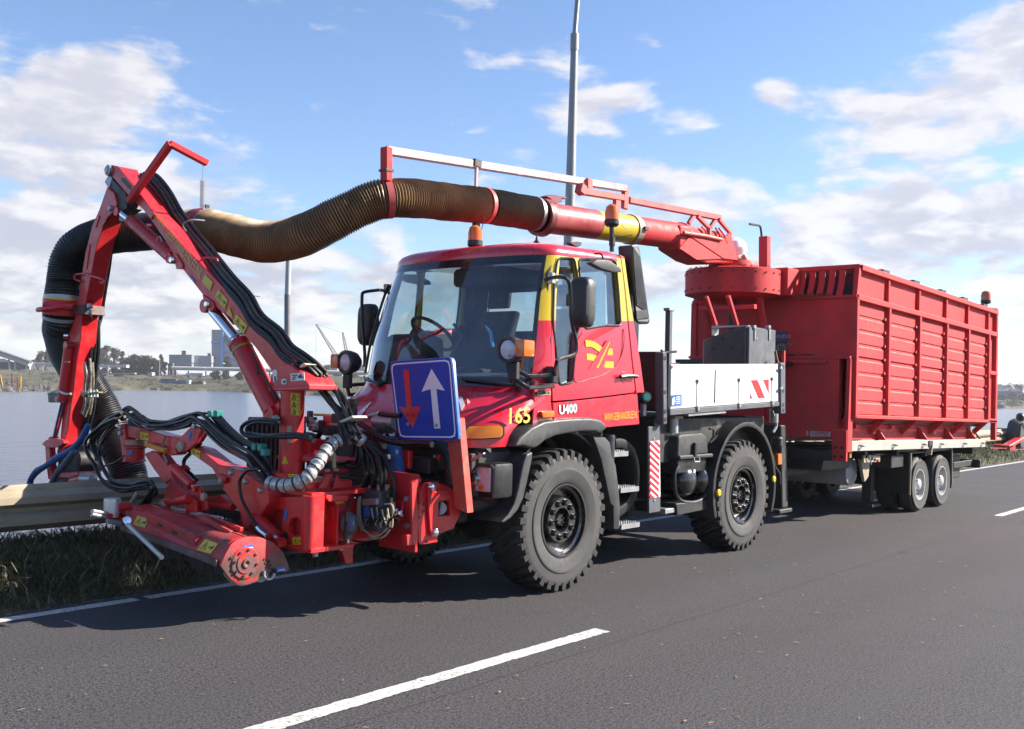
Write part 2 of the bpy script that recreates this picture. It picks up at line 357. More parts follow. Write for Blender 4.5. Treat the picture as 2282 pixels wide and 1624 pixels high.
def _verge(t, b, tc):
    g = t.noise(tc, 2.2, 6, .65); k = t.noise(tc, 30, 4, .6)
    c = t.mix(t.ramp(g, .3, .7), (.035, .040, .016), (.085, .070, .040)); c = t.mix(t.ramp(k, .55, .75), c, (.13, .11, .06))
    t.put(b.inputs['Base Color'], c); b.inputs['Roughness'].default_value = .95
VERGE = nodemat('verge_soil', _verge)
def _water(t, b, tc):
    t.put(b.inputs['Base Color'], (.060, .070, .105)); b.inputs['Roughness'].default_value = .20; b.inputs['Specular IOR Level'].default_value = .5
    n = t.math('ADD', t.noise(tc, .9, 5, .62), t.math('MULTIPLY', t.noise(t.scalev(tc, (.05, .12, 1)), 1.2, 4, .6), 1.6))
    bp = t.node('ShaderNodeBump'); bp.inputs['Strength'].default_value = .8; bp.inputs['Distance'].default_value = .16; t.put(bp.inputs['Height'], n); t.put(b.inputs['Normal'], bp.outputs[0])
WATER = nodemat('river_water', _water)
def _land(t, b, tc):
    g = t.noise(tc, .045, 7, .65); k = t.noise(tc, .35, 5, .65)
    c = t.mix(t.ramp(g, .35, .62), (.040, .042, .020), (.092, .078, .040)); c = t.mix(t.ramp(k, .50, .72), c, (.032, .035, .018)); c = t.mix(t.ramp(k, .40, .25), c, (.16, .135, .08))
    t.put(b.inputs['Base Color'], c); b.inputs['Roughness'].default_value = .95
LAND = nodemat('far_bank_grass', _land)
def struct(name, me_or_m, mt=None):
    o = me_or_m.obj(name, mt); return setprops(o, kind='structure')
def strip(x0, x1, y0, y1, z, nx=1, jit=0.):
    m = M(); xs = np.linspace(x0, x1, nx+1)
    return m.sheet([[(x, y+random.gauss(0, jit), z) for y in (y0, y1)] for x in xs])
struct('road', strip(60, -500, -1.16, 9.5, 0, 40), ASPH)
gaps = [2.62, -17.4, -37.4, -57.4]
xx = 30.
for i, e in enumerate(gaps+[-300.]):
    struct('edge_line', strip(xx, e+.05, -1.03, -.915, .004, max(4, int((xx-e)/.08)) if e > -60 else 40, .0035), LINE); xx = e-.03
for k in range(-2, 12):
    a = .854-12*k+0.0
    if k == 0: a = .854
    struct('lane_dash', strip(a+3.0, a, 1.99, 2.115, .004, 90, .0035), LINE) if k != 1 else struct('lane_dash', strip(-8.93, -11.93, 2.03, 2.15, .004, 60, .0035), LINE)
m = M(); rings = []
for x in np.linspace(60, -500, 281):
    r = []
    for y, z in [(-1.0, -.03), (-1.18, -.012), (-1.4, .04), (-1.7, .13), (-2.0, .22), (-2.45, .27), (-2.8, .16), (-3.4, -.3), (-5, -1.6), (-6.5, -2.6)]:
        r.append((x, y, z+(.03*sin(x*1.7+y*3) + .02*sin(x*4.1) if y < -1.3 else 0)))
    rings.append(r)
struct('verge', m.sheet(rings), VERGE)
struct('near_field', M().sheet([[(x, y, z) for y, z in [(9.3, -.03), (10, -.02), (14, -.5), (400, -.5), (4000, -.5)]] for x in (-4000, -400, -100, 60, 4000)]), LAND)
struct('water', M().sheet([[(x, y, -2.1) for x in (-9000, -900, -200, 60, 900, 9000)] for y in (-9000, -2000, -600, -100, -4.5)]), WATER)

# far bank, laid out by direction u (photo px) and distance
SH = [(-900, 190), (0, 205), (126, 225), (200, 245), (319, 286), (458, 295), (570, 290), (673, 268), (800, 258), (1100, 300), (1700, 380), (2220, 405), (2282, 420), (3200, 520)]
def shore(u): return float(np.interp(u, [s[0] for s in SH], [s[1] for s in SH]))
def FAR(u, v, d): return Q('D', u, v, d=d)
def land_h(u, o):
    f = np.interp(o, [-6, 0, 4, 12, 30, 60, 100, 150, 400, 3000, 9000], [-3.2, -2.1, -1.3, -.7, -.2, .5, 1.9, 3.0, 3.3, 4, 4])
    g = np.interp(o, [-6, 0, 4, 12, 30, 60, 100, 150, 400, 3000, 9000], [-3.2, -2.1, -1.3, -.2, 2.2, 3.0, 3.3, 3.4, 3.5, 4, 4])
    w = np.interp(u, [500, 610, 950, 1200], [0, 1, 1, 0]); h = f*(1-w)+g*w
    w2 = np.interp(u, [1700, 2100], [0, 1]); h2 = np.interp(o, [-6, 0, 4, 12, 30, 60, 100, 9000], [-3.2, -2.1, -1.2, -.4, .7, 1.0, 1.2, 3])
    h = h*(1-w2)+h2*w2
    return float(h+(.35*sin(u*.05+o*.11)+.25*sin(u*.13+o*.05))*np.clip(o/25, 0, 1)*(o < 300))
def LP(u, o):
    r = ray('D', u, 860); d = shore(u)+o+(2.0*sin(u*.21)+1.2*sin(u*.55))*(o < 40); return Vec((CAM[0]+r[0]*d, CAM[1]+r[1]*d, land_h(u, o)))
m = M()
struct('far_bank', m.sheet([[LP(u, o) for u in np.linspace(-900, 3200, 260)] for o in [-6, 0, 2, 4, 8, 12, 20, 30, 45, 60, 80, 100, 125, 150, 220, 400, 900, 3000, 9000]]), LAND)

# ------------------------------------------------------------------ grass and litter on the verge (uncountable)
def grass(name, n, xr, yr, hr, cols, dens=None):
    x = rng.uniform(*xr, n); y = rng.uniform(*yr, n)
    if dens is not None: k = dens(x, y); x, y = x[k], y[k]; n = len(x)
    z = np.interp(-y, [1, 1.18, 1.4, 1.7, 2, 2.45, 2.8, 3.4, 5], [-.03, -.012, .04, .13, .22, .27, .16, -.3, -1.6])
    h = rng.uniform(*hr, n)*(.5+.9*rng.random(n)**3); a = rng.uniform(0, 2*pi, n); w = rng.uniform(.003, .007, n); l = rng.uniform(.4, 1.9, n)*h; b = rng.uniform(0, 2*pi, n)
    ca, sa = np.cos(a)*w, np.sin(a)*w; lx, ly = np.cos(b)*l, np.sin(b)*l
    V = np.empty((n, 5, 3)); V[:, 0] = np.stack([x-ca, y-sa, z-.02], 1); V[:, 1] = np.stack([x+ca, y+sa, z-.02], 1)
    V[:, 2] = np.stack([x-ca*.8+lx*.35, y-sa*.8+ly*.35, z+h*.6], 1); V[:, 3] = np.stack([x+ca*.8+lx*.35, y+sa*.8+ly*.35, z+h*.6], 1); V[:, 4] = np.stack([x+lx, y+ly, z+h*rng.uniform(.55, 1., n)], 1)
    me = bpy.data.meshes.new(name); me.vertices.add(n*5); me.vertices.foreach_set('co', V.reshape(-1))
    i = (np.arange(n)*5)[:, None]; F = np.concatenate([i+np.array([[0, 1, 3, 2]]), i+np.array([[2, 3, 4]])], 1).reshape(-1)
    me.loops.add(n*7); me.loops.foreach_set('vertex_index', F); me.polygons.add(n*2)
    ls = np.empty((n, 2), int); ls[:, 0] = np.arange(n)*7; ls[:, 1] = ls[:, 0]+4; me.polygons.foreach_set('loop_start', ls.reshape(-1))
    me.polygons.foreach_set('loop_total', np.tile([4, 3], n)); me.update(calc_edges=True); me.validate()
    at = me.attributes.new('tone', 'FLOAT', 'POINT'); at.data.foreach_set('value', np.repeat(rng.random(n), 5))
    def _g(t, b, tc):
        av = t.node('ShaderNodeAttribute', attribute_name='tone').outputs['Fac']
        c = t.mix(t.ramp(av, 0, .6), cols[0], cols[1]); c = t.mix(t.ramp(av, .7, 1.), c, cols[2]); t.put(b.inputs['Base Color'], c); b.inputs['Roughness'].default_value = .7
    me.materials.append(nodemat(name+'_blades', _g)); o = link(name, me); return setprops(o, kind='stuff')
grass('grass', 70000, (-2.5, 5.6), (-3.3, -1.14), (.04, .17), [(.020, .026, .008), (.060, .058, .022), (.16, .125, .06)], lambda x, y: rng.random(len(x)) < np.clip((-y-1.02)*1.6, .15, 1)*(.45+.55*(np.sin(x*2.3+y*4) > -.3)))
grass('straw', 3200, (-2.5, 5.6), (-3.0, -1.2), (.05, .16), [(.11, .085, .035), (.20, .15, .07), (.05, .055, .02)])
grass('weeds', 500, (-2.5, 5.6), (-2.6, -1.25), (.18, .42), [(.06, .055, .02), (.12, .09, .04), (.05, .06, .02)])
grass('tall_grass', 30000, (-34, -2.5), (-3.3, -1.14), (.07, .30), [(.035, .052, .012), (.085, .10, .030), (.18, .15, .07)], lambda x, y: rng.random(len(x)) < np.clip((-y-1.02)*1.5, .1, 1))
m = M()
for _ in range(420):
    x, y = random.uniform(-16, 5), random.uniform(-.9, 4.2); a = random.uniform(0, pi); l, w = random.uniform(.008, .028), random.uniform(.003, .008); z = .006+random.random()*.004
    c, s = cos(a), sin(a); m.add([(x-c*l, y-s*l, z), (x+s*w, y-c*w, z+.003), (x+c*l, y+s*l, z+.002), (x-s*w, y+c*w, z+.004)], [[0, 1, 2, 3]])
for _ in range(1500):
    x, y = random.uniform(-14, 5), -1.0-abs(random.gauss(0, .13)); a = random.uniform(0, pi); l, w = random.uniform(.01, .05), random.uniform(.002, .005); z = .006+random.random()*.008; c, s = cos(a), sin(a)
    m.add([(x-c*l, y-s*l, z), (x+s*w, y-c*w, z+.003), (x+c*l, y+s*l, z+.004), (x-s*w, y+c*w, z+.004)], [[0, 1, 2, 3]])
setprops(m.obj('leaf_litter', mat('dry_leaf', (.26, .20, .12), .8, var=.5, vscale=9)), kind='stuff')

def scrub(name, n, us, os_, hs, mt, seed):
    r = random.Random(seed); m = M(); vs = []; fs = []
    for _ in range(n):
        u = r.uniform(*us); o = os_[0]+(os_[1]-os_[0])*r.random()**1.5
        if sin(u*.11+seed)+sin(u*.037+o*.05)+r.uniform(-.8, .8) < .1: continue
        p = LP(u, o); h = r.uniform(*hs)
        for k in range(26):
            q = p+Vec((r.gauss(0, h*.7), r.gauss(0, h*.7), abs(r.gauss(0, h*.5)))); e1 = Vec((r.gauss(0, 1), r.gauss(0, 1), r.gauss(0, 1))).normalized(); e2 = e1.orthogonal().normalized(); sz = h*r.uniform(.07, .18); i = len(vs)
            vs += [q-e1*sz, q+e2*sz*.7, q+e1*sz, q-e2*sz*.7]; fs.append([i, i+1, i+2, i+3])
    m.add(vs, fs); return setprops(m.obj(name, mt, recalc=False), kind='stuff')
# ------------------------------------------------------------------ guardrail
GY = -2.32
gr = thing('guardrail', 'galvanised steel guardrail with corrugated beam along the verge by the water', 'guardrail', (3, GY, 0))
prof = [(-.012, .775), (.006, .777), (.012, .755), (.014, .725), (.055, .70), (.092, .680), (.092, .625), (.055, .61), (.012, .585), (.010, .555), (.055, .53), (.092, .505), (.092, .450), (.055, .43), (.014, .405), (.002, .395)]
for k in range(16):
    x1, x0 = 7.4-4*k, 7.4-4*(k+1)-.16
    m = M(); m.sheet([[(x, GY+y+(.004 if k % 2 else 0), z) for y, z in prof] for x in np.linspace(x1, x0, 5)], .004)
    m.obj('rail_beam', GALV, gr, recalc=True)
for k in range(24):
    x = 6.1-2.667*k
    m = M(); m.box((x, GY-.075, .22), (.055, .10, 1.0)); m.obj('post', GALV, gr, .004)
    M().box((x, GY-.012, .585), (.07, .02, .12)).obj('spacer_block', GALV, gr, .003)
    for dzz in (.545, .64):
        M().lathe([(.0, .01), (.014, .01), (.016, 0)], (x+.05, GY+.012, dzz+.025), (0, 1, 0), 8).obj('bolt', STEEL, gr)

# ------------------------------------------------------------------ lamp post and water pole
LPX = Q('D', 1264, 640, y=-2.75)
lp = thing('lamp_post', 'tall grey lamp post rising behind the truck and suction pipe', 'lamp post', (LPX.x, -2.75, 0))
PG = mat('post_grey', (.28, .28, .285), .45, metal=.3, var=.06)
top = Q('D', 1281, 75, y=-2.75); tt = Q('D', 1287, 0, y=-2.75)
M().tube([(LPX.x-.02, -2.75, -.2), (LPX.x-.01, -2.75, 2.4), top], [.098, .092, .052], 20).obj('shaft', PG, lp)
M().tube([top-Vec((0, 0, .25)), top], .062, 20).obj('collar', PG, lp)
M().tube([top, tt, tt+Vec((.05, .12, 1.0)), tt+Vec((.1, .7, 1.35)), tt+Vec((.14, 1.6, 1.45))], .036, 14, sm=5).obj('bracket_arm', PG, lp)
M().lathe([(.0, -.05), (.10, -.05), (.12, 0), (.10, .06), (0, .08)], tt+Vec((.15, 1.85, 1.45)), (.02, 1, 0), 16).obj('lantern', PG, lp)
d0 = 27.; wp = FAR(641, 860, d0)
pole = thing('water_pole', 'two-tone grey steel pole standing in the water behind the hose', 'pole', (wp.x, wp.y, -2.1))
a, b_, c_ = FAR(641, 1010, d0), FAR(641, 656, d0), FAR(643.5, 560, d0)
M().tube([a, b_], [.098, .088], 18).obj('lower_shaft', mat('pole_concrete', (.20, .19, .20), .7, var=.2), pole, label='darker lower shaft')
M().tube([b_, c_], [.078, .072], 18).obj('upper_shaft', mat('pole_light', (.36, .36, .37), .5, var=.05), pole, label='paler upper shaft')

# ------------------------------------------------------------------ far bank: works, trees, cranes
FW = ROT[:, 2].copy(); FW[2] = 0; FW /= np.linalg.norm(FW); FW = Vec([float(q) for q in FW]); RT = Vec((-FW.y, FW.x, 0))*-1
def fpoly(pts, d, th): return M().prism([FAR(u, v, d) for u, v in pts], FW*th)
def fbox(u0, v0, u1, v1, d, th): return fpoly([(u0, v0), (u1, v0), (u1, v1), (u0, v1)], d, th)
def fthing(name, label, cat, u, d, group=None):
    p = FAR(u, 860, d); return thing(name, label, cat, (p.x, p.y, land_h(u, d-shore(u))), group)
CGREY = mat('cladding_grey', (.26, .27, .31), .6, var=.04); CGREY2 = mat('cladding_dark', (.20, .22, .26), .6, var=.05); CWH = mat('cladding_white', (.46, .45, .46), .6, var=.04)
CBLU = mat('cladding_blue', (.10, .30, .60), .6, var=.05); CWIN = mat('dark_glazing', (.05, .06, .08), .15, var=.1); PIPEW = mat('duct_white', (.44, .41, .39), .5, var=.06); STR = mat('works_steel', (.12, .12, .13), .7)
RUST = mat('rusty_steel', (.16, .06, .035), .8, var=.3)
t = fthing('factory_tower', 'grey factory tower with blue corner column and blue bands across the water', 'factory', 510, 440)
fbox(471.6, 734.5, 493, 822, 440, 30).obj('wall', CGREY, t, label='plain grey left wall')
fbox(496, 734.5, 556, 822, 440.4, 28).obj('wall', CWH, t, label='white right wall')
fbox(491.9, 731, 497.3, 822, 438.6, 4).obj('blue_column', CBLU, t)
for u0, v0, u1, v1 in [(497.3, 780.6, 556, 784), (497.3, 797.6, 556, 802), (497.3, 811.5, 556, 816), (470, 760.6, 491.9, 764.2)]: fbox(u0, v0, u1, v1, 439, 1.5).obj('blue_band', CBLU, t)
fpoly([(503, 736), (543, 735), (545, 761), (501.7, 761)], 439.8, .6).obj('window', CWIN, t)
for u in (513, 524, 535): fbox(u, 735, u+.7, 761, 439.5, .4).obj('window_mullion', CWH, t)
t = fthing('factory_hall', 'low grey factory hall with roof vent left of the tower', 'factory', 402, 430)
fbox(376.7, 790.6, 427, 822, 430, 30).obj('wall', CGREY2, t); fbox(376.2, 790, 427.4, 791.4, 429.6, 30.8).obj('roof_edge', CGREY, t); fpoly([(404.5, 790), (405, 783), (404, 781), (410, 781), (409, 783), (409, 790)], 438, 3).obj('roof_vent', STR, t)
t = fthing('storage_building', 'pale rounded storage building joined to the factory tower', 'factory', 449, 436)
fpoly([(427.2, 791.2), (441, 792), (440, 822), (427.2, 822)], 434, 25).obj('wall', CWH, t); fpoly([(441.2, 792), (471, 793), (471, 822), (440.4, 822)], 434.4, 25).obj('wall', CGREY, t)  # white for the sunlit left face, grey for the shaded right one
for u in (462.5, 466): fbox(u, 787, u+1.6, 793, 445, 1.2).obj('flue', STR, t)
t = fthing('pipe_bridge', 'long white duct on trestles in front of the factory', 'pipe bridge', 460, 400)
for u0, u1 in [(383, 419.5), (420, 457), (460, 500), (500.5, 541), (541.5, 640), (640.5, 706), (708, 754), (754.5, 830)]:
    dv = lambda u: 821.5+(u-460)*.019+max(0, u-560)*.012
    M().tube([FAR(u0, dv(u0), 400), FAR(u1, dv(u1), 400)], .78, 12).obj('duct', PIPEW, t)
fbox(380, 808.3, 497, 810, 404, 3).obj('gallery_roof', CGREY, t); fbox(374, 809, 385, 836, 402, 4).obj('end_frame', STR, t)
for u in (376, 391, 419, 458, 500, 541, 600, 706, 754): fbox(u-.7, 826, u+.7, 845, 399.6, 1.0).obj('trestle', STR, t)
t = fthing('conveyor', 'inclined grey conveyor gallery descending on the far left bank', 'conveyor', 35, 380)
M().bar(FAR(-60, 766, 380), FAR(68, 811, 380), 3.2, 1.75).obj('gallery', PIPEW, t); M().bar(FAR(-60, 761, 379), FAR(70, 806, 379), 3.4, .35).obj('walkway', STR, t)
for u in (19, 32, 58, 65): fbox(u-.9, 806 if u > 40 else 795, u+.9, 832, 380, 1.).obj('support_leg', CWH, t)
t = fthing('conveyor', 'level grey conveyor gallery running behind the bent hose', 'conveyor', 150, 385)
M().bar(FAR(82, 813.5, 385), FAR(129, 813.8, 385), 3, 1.35).obj('gallery', PIPEW, t); M().bar(FAR(129.6, 813.8, 385), FAR(285, 816, 385), 3, 1.1).obj('gallery', PIPEW, t)
for u in (83, 100, 128, 215, 250): fbox(u-.6, 818, u+.6, 833, 385, 1.).obj('support_leg', STR, t)
t = fthing('open_shed', 'dark open shed with pale roof under the inclined conveyor', 'shed', 25, 400)
fbox(-40, 806, 66, 832, 400, 25).obj('wall', mat('shed_dark', (.055, .055, .065), .8), t); fpoly([(-40, 796), (10, 799), (31, 806.5), (-40, 806.5)], 399, 28).obj('roof', CWH, t)
setprops(fbox(40, 830.4, 300, 833.2, 352, 2).obj('quay_wall', CGREY), 'grey quay wall along the far bank below the conveyors', 'wall')
t = fthing('white_trailer', 'long white lorry trailer parked under the white duct', 'trailer', 435, 380)
fbox(415, 831, 452, 836.5, 380, 2.6).obj('box_body', CWH, t)
for u in (420, 444, 448): M().lathe([(0, -.3), (.5, -.3), (.5, .3), (0, .3)], FAR(u, 838.6, 379.7), FW, 10).obj('wheel', STR, t)
t = fthing('shipping_container', 'blue shipping container with white end near the far waterline', 'container', 385, 320)
fbox(356.5, 847.2, 414.5, 855.4, 318, 2.5).obj('body', mat('container_blue', (.05, .12, .22), .6, var=.15), t); fbox(414.7, 847.4, 422, 855.2, 318.2, 2.3).obj('end_panel', CWH, t)
t = fthing('shipping_container', 'rusty brown shipping container beside the blue one', 'container', 437, 322)
fbox(423, 849.5, 451, 856.3, 320, 2.5).obj('body', RUST, t); fbox(451.2, 850, 453.5, 856, 320.2, 2.2).obj('end_panel', CGREY2, t)
t = fthing('shipping_container', 'low brown container standing behind the blue container', 'container', 375, 335)
fbox(357, 844, 392, 847.5, 332, 2.4).obj('body', RUST, t)
t = fthing('site_hut', 'small white hut below the dark trees on the far bank', 'hut', 334, 390)
fbox(331, 831, 339, 836.5, 390, 3).obj('wall', CWH, t); fbox(330, 829.2, 338, 831.2, 389.6, 3.6).obj('roof', CGREY, t)
for i, (u, v0, v1, d, lb) in enumerate([(355.7, 802, 841, 350, 'thin light mast in front of the dark trees'), (240.6, 815, 838, 345, 'thin light mast right of the leaning red arm'), (95.2, 815, 841, 330, 'thin light mast below the level conveyor')]):
    t = fthing('light_mast', lb, 'mast', u, d, 'light masts on the far bank'); M().tube([FAR(u, v1+3, d), FAR(u, v0, d)], .14, 6).obj('mast', CGREY, t); fbox(u-1.4, v0-.6, u+1.2, v0+.3, d, .5).obj('lamp_head', CGREY, t)
OCH = mat('ochre_steel', (.42, .24, .03), .6, var=.2)
for u, v0, v1, w, mt, lb in [(26.5, 832, 868, 2.6, RUST, 'rusty brown mooring pile at the far left shore'), (39.5, 838, 868, 1.4, mat('orange_steel', (.38, .15, .06), .7), 'thin orange mooring pile near the rocks'), (45, 837, 858, 2.2, OCH, 'short yellow mooring pile beside the orange one'), (3, 836, 850, 4, OCH, 'yellow slanting beam on the rocky shore')]:
    t = fthing('mooring_pile', lb, 'pile', u, 214); M().prism([FAR(u-w/2-(4 if w == 4 else 0), v0, 214), FAR(u+w/2-(4 if w == 4 else 0), v0, 214), FAR(u+w/2, v1+8, 214), FAR(u-w/2, v1+8, 214)], FW*.3).obj('pile', mt, t)
m = M()
for _ in range(900):
    u = random.uniform(-60, 112); o = random.uniform(-1, 22)*random.random(); p = LP(u, o); s = random.uniform(.10, .42)
    q = Matrix.Rotation(random.uniform(0, 6), 3, Vec((random.random(), random.random(), 1)).normalized())
    m.add([p+q @ Vec(v)*s*random.uniform(.8, 1.2) for v in [(1, 0, 0), (0, .8, 0), (-1, 0, 0), (0, -.8, 0), (0, 0, .7), (0, 0, -.5)]], [[0, 1, 4], [1, 2, 4], [2, 3, 4], [3, 0, 4], [1, 0, 5], [2, 1, 5], [3, 2, 5], [0, 3, 5]])
setprops(m.obj('shore_rocks', mat('rubble', (.13, .118, .112), .9, var=.5, vscale=.8), ang=10), kind='stuff')

def leafmat(name, c0, c1):
    def b(t, bs, tc):
        f = t.noise(tc, .5, 4, .6); t.put(bs.inputs['Base Color'], t.mix(t.ramp(f, .3, .7), c0, c1)); bs.inputs['Roughness'].default_value = .85
    return nodemat(name, b)
LEAF = [leafmat('leaf_dark', (.030, .033, .022), (.065, .062, .038)), leafmat('leaf_olive', (.05, .05, .026), (.10, .09, .045)), leafmat('leaf_grey', (.07, .064, .052), (.12, .108, .085))]
BARK = mat('bark', (.08, .065, .05), .9, var=.3)
def tree(u, vtop, vbase, w, d, kind, label, dens=1., shape=1.0, group='trees on the far bank', cat='tree', name='tree'):
    """u centre, vtop and vbase, w width: photo px at distance d"""
    k = d/FPX; p = FAR(u, vbase, d); p.z = min(p.z, land_h(u, d-shore(u))+.1) if vbase > 0 else p.z
    H = FAR(u, vtop, d).z-p.z; Wd = w*k; t = thing(name, label, cat, tuple(p), group)
    m = M(); base = Vec(p); nb = 6
    m.tube([base-Vec((0, 0, .5)), base+Vec((.1, 0, H*.4)), base+Vec((.2, .1, H*.85))], [H*.026, H*.018, H*.005], 6)
    n = int(2600*dens); r = np.random.default_rng(int(u*7+vtop)); cl = []
    for i in range(int(14+w*.2)):
        a = r.uniform(0, 2*pi); z = r.uniform(.25 if shape < 1.2 else .08, .88); rad = sqrt(max(.05, 1-((z-.52)/.52)**2))*r.uniform(.25, .85)*Wd*.42
        c = base+Vec((cos(a)*rad, sin(a)*rad, z*H)); cl.append((c, r.uniform(.15, .26)*min(Wd, H)*1.1))
        m.tube([base+Vec((0, 0, H*.25*z+H*.1)), c], [H*.010, H*.003], 4)
    m.obj('trunk', BARK, t)
    f = M(); vs = []; fs = []
    for i in range(n):
        c, R = cl[r.integers(len(cl))]; dv = r.normal(size=3); dv /= np.linalg.norm(dv); q = c+Vec([float(x) for x in dv*R*r.uniform(.45, 1.1)*np.array([1, 1, .85])])
        s = min(Wd, H)*r.uniform(.016, .036)+.14; e1 = Vec([float(x) for x in r.normal(size=3)]).normalized(); e2 = e1.orthogonal().normalized(); o = len(vs)
        vs += [q-e1*s, q+e2*s*.7, q+e1*s, q-e2*s*.7]; fs.append([o, o+1, o+2, o+3])
    f.add(vs, fs).obj('crown', LEAF[kind], t, recalc=False); return t
TR = [(90, 778, 812, 22, 420, 2, 'thin pale tree left of the bent hose'), (103, 774, 812, 20, 425, 2, 'taller thin tree just left of the bent hose'), (116, 770, 812, 22, 430, 2, 'thin tree half hidden by the bent hose'), (73, 800, 815, 10, 420, 1, 'small tree at the end of the inclined conveyor'),
      (222, 772, 815, 24, 430, 2, 'open pale tree right of the leaning red arm'), (238, 766, 815, 30, 432, 2, 'tallest open tree on the far bank'), (254, 772, 815, 28, 436, 2, 'spreading open tree behind the light mast'), (270, 779, 815, 18, 438, 2, 'slim open tree at the right end of the pale row'),
      (283, 797, 836, 30, 400, 0, 'dark round tree left in the dark clump'), (302, 789, 836, 40, 402, 0, 'broad dark tree in the middle of the clump'), (325, 790, 836, 40, 400, 0, 'broad dark tree right in the clump'), (345, 797, 838, 28, 398, 0, 'dark tree beside the light mast'), (359, 785, 838, 16, 405, 2, 'slender tree at the right edge of the dark clump'), (366, 799, 838, 12, 400, 0, 'narrow dark tree before the grey hall'),
      (507, 791, 820, 20, 425, 1, 'olive poplar in front of the factory tower')]
for q in TR: tree(*q[:7], dens=1.5 if q[5] == 0 else 1.0, shape=1.3 if q[5] == 0 else 1)
for u, vt, vb, w, d, k, lb in [(170, 820, 838, 60, 372, 0, 'dark hedge under the conveyor'), (225, 819, 840, 46, 360, 0, 'dark scrub below the pale trees'), (262, 818, 840, 44, 360, 0, 'dark scrub left of the dark clump'), (480, 826, 842, 30, 372, 0, 'dark scrub under the white duct'), (505, 826, 842, 30, 372, 0, 'dark scrub right below the duct'), (535, 829, 846, 26, 350, 0, 'dark scrub behind the lift cylinder'),
                              (705, 812, 832, 34, 470, 1, 'olive tree behind the white duct near the cranes'), (728, 810, 832, 36, 470, 1, 'olive tree below the crane jib'), (752, 811, 832, 30, 470, 1, 'olive tree behind the round work lamp'), (790, 812, 832, 34, 470, 1, 'olive tree beside the cab mirror'),
                              (2226, 855, 880, 22, 640, 0, 'dark tree behind the trailer rear corner'), (2246, 853, 880, 26, 640, 1, 'olive tree behind the white far houses'), (2270, 854, 880, 26, 640, 0, 'dark tree at the far right edge'), (2230, 880, 896, 22, 500, 1, 'bush before the blue warehouse'), (2255, 874, 896, 20, 500, 2, 'pale tree before the blue warehouse'), (2278, 876, 896, 20, 500, 2, 'pale tree at the right end of the warehouse')]:
    tree(u, vt, vb, w, d, k, lb, dens=.8, shape=1.4, cat='bush' if ('scrub' in lb or 'hedge' in lb or 'bush' in lb) else 'tree', name='bush' if ('scrub' in lb or 'hedge' in lb or 'bush' in lb) else 'tree')
LEAFB = leafmat('bank_brown', (.034, .033, .018), (.075, .066, .036)); scrub('bank_scrub', 1700, (-60, 900), (2, 150), (.4, 1.2), LEAFB, 3); scrub('dark_bank_scrub', 900, (110, 900), (4, 170), (.4, 1.5), LEAF[0], 8); scrub('shore_reeds', 900, (120, 900), (-1, 6), (.4, .9), LEAF[0], 5); scrub('bank_scrub', 700, (2150, 2330), (3, 110), (.5, 1.6), LEAF[1], 4)
def lattice(m, p, q, w0, w1, n):
    p, q = Vec(p), Vec(q); s = Vec(RT)*.5; u = Vec((0, 0, .5)); L = []
    for i in range(n+1):
        t = i/n; c = p.lerp(q, t); w = w0*(1-t)+w1*t; L.append([c+s*w+FW*w*.5, c-s*w+FW*w*.5, c-s*w-FW*w*.5, c+s*w-FW*w*.5])
    for i in range(n):
        for k in range(4):
            m.tube([L[i][k], L[i+1][k]], .13, 4, cap=False); m.tube([L[i][k], L[i+1][(k+1) % 4]], .06, 4, cap=False); m.tube([L[i][k], L[i][(k+1) % 4]], .06, 4, cap=False)
for (a, b, w, lb) in [((758, 806), (704.5, 722), 2.1, 'lattice crane with long jib leaning left'), ((778, 812), (763.4, 740.5), 1.8, 'steeper lattice crane right of the first one')]:
    t = fthing('crane', lb, 'crane', b[0], 480, 'lattice cranes on the far bank'); m = M(); lattice(m, FAR(*a, 480), FAR(*b, 480), w, .5, 11); m.obj('jib', STR, t)
    M().box(FAR(a[0]+4, a[1]+6, 484), (4, 4, 3)).obj('cab_house', CWH, t); M().tube([FAR(*b, 480), FAR(b[0]-1.2, 826, 480)], .05, 4).obj('hoist_rope', STR, t)
    M().tube([FAR(*b, 480), FAR(b[0]+58 if w > 2 else a[0]+12, 741 if w > 2 else 800, 482)], .05, 4).obj('stay_rope', STR, t)
t = fthing('works_building', 'pale building right of the crane jib behind the lamp', 'building', 752, 440)
fbox(733, 820, 752, 828, 440, 12).obj('wall', mat('wall_sand', (.42, .37, .30), .7), t); fbox(732.6, 819, 752.5, 820.4, 439.6, 12.8).obj('roof', CWH, t); fbox(794, 812, 812, 828, 441, 12).obj('wall', mat('wall_sand', (.42, .37, .30), .7), t)
t = fthing('warehouse', 'long blue warehouse on the far right bank', 'warehouse', 2255, 540)
fbox(2150, 871.5, 2274, 893, 540, 30).obj('wall', mat('warehouse_blue', (.03, .075, .20), .6, var=.06), t); fbox(2149, 870.6, 2275, 872, 539.5, 31).obj('roof_edge', CGREY2, t)
for u in range(2226, 2274, 8): fbox(u, 889, u+4, 893, 539.6, .5).obj('gate', CGREY, t)
for u0, u1, v0, lb in [(2234, 2243, 858, 'white gabled house above the blue warehouse'), (2247, 2259, 863.5, 'flat pale house above the warehouse roof'), (2261, 2272, 865, 'white house right above the warehouse')]:
    t = fthing('house', lb, 'house', u0, 620, 'houses on the far right bank'); fbox(u0, v0+3, u1, 876, 620, 10).obj('wall', CWH, t); fpoly([(u0-.6, v0+3), ((u0+u1)/2, v0), (u1+.6, v0+3)], 619.6, 10.8).obj('roof', CGREY2, t)
    for k in range(3): fbox(u0+1+k*3, v0+5, u0+2.4+k*3, v0+7.2, 619.8, .4).obj('window', CWIN, t)
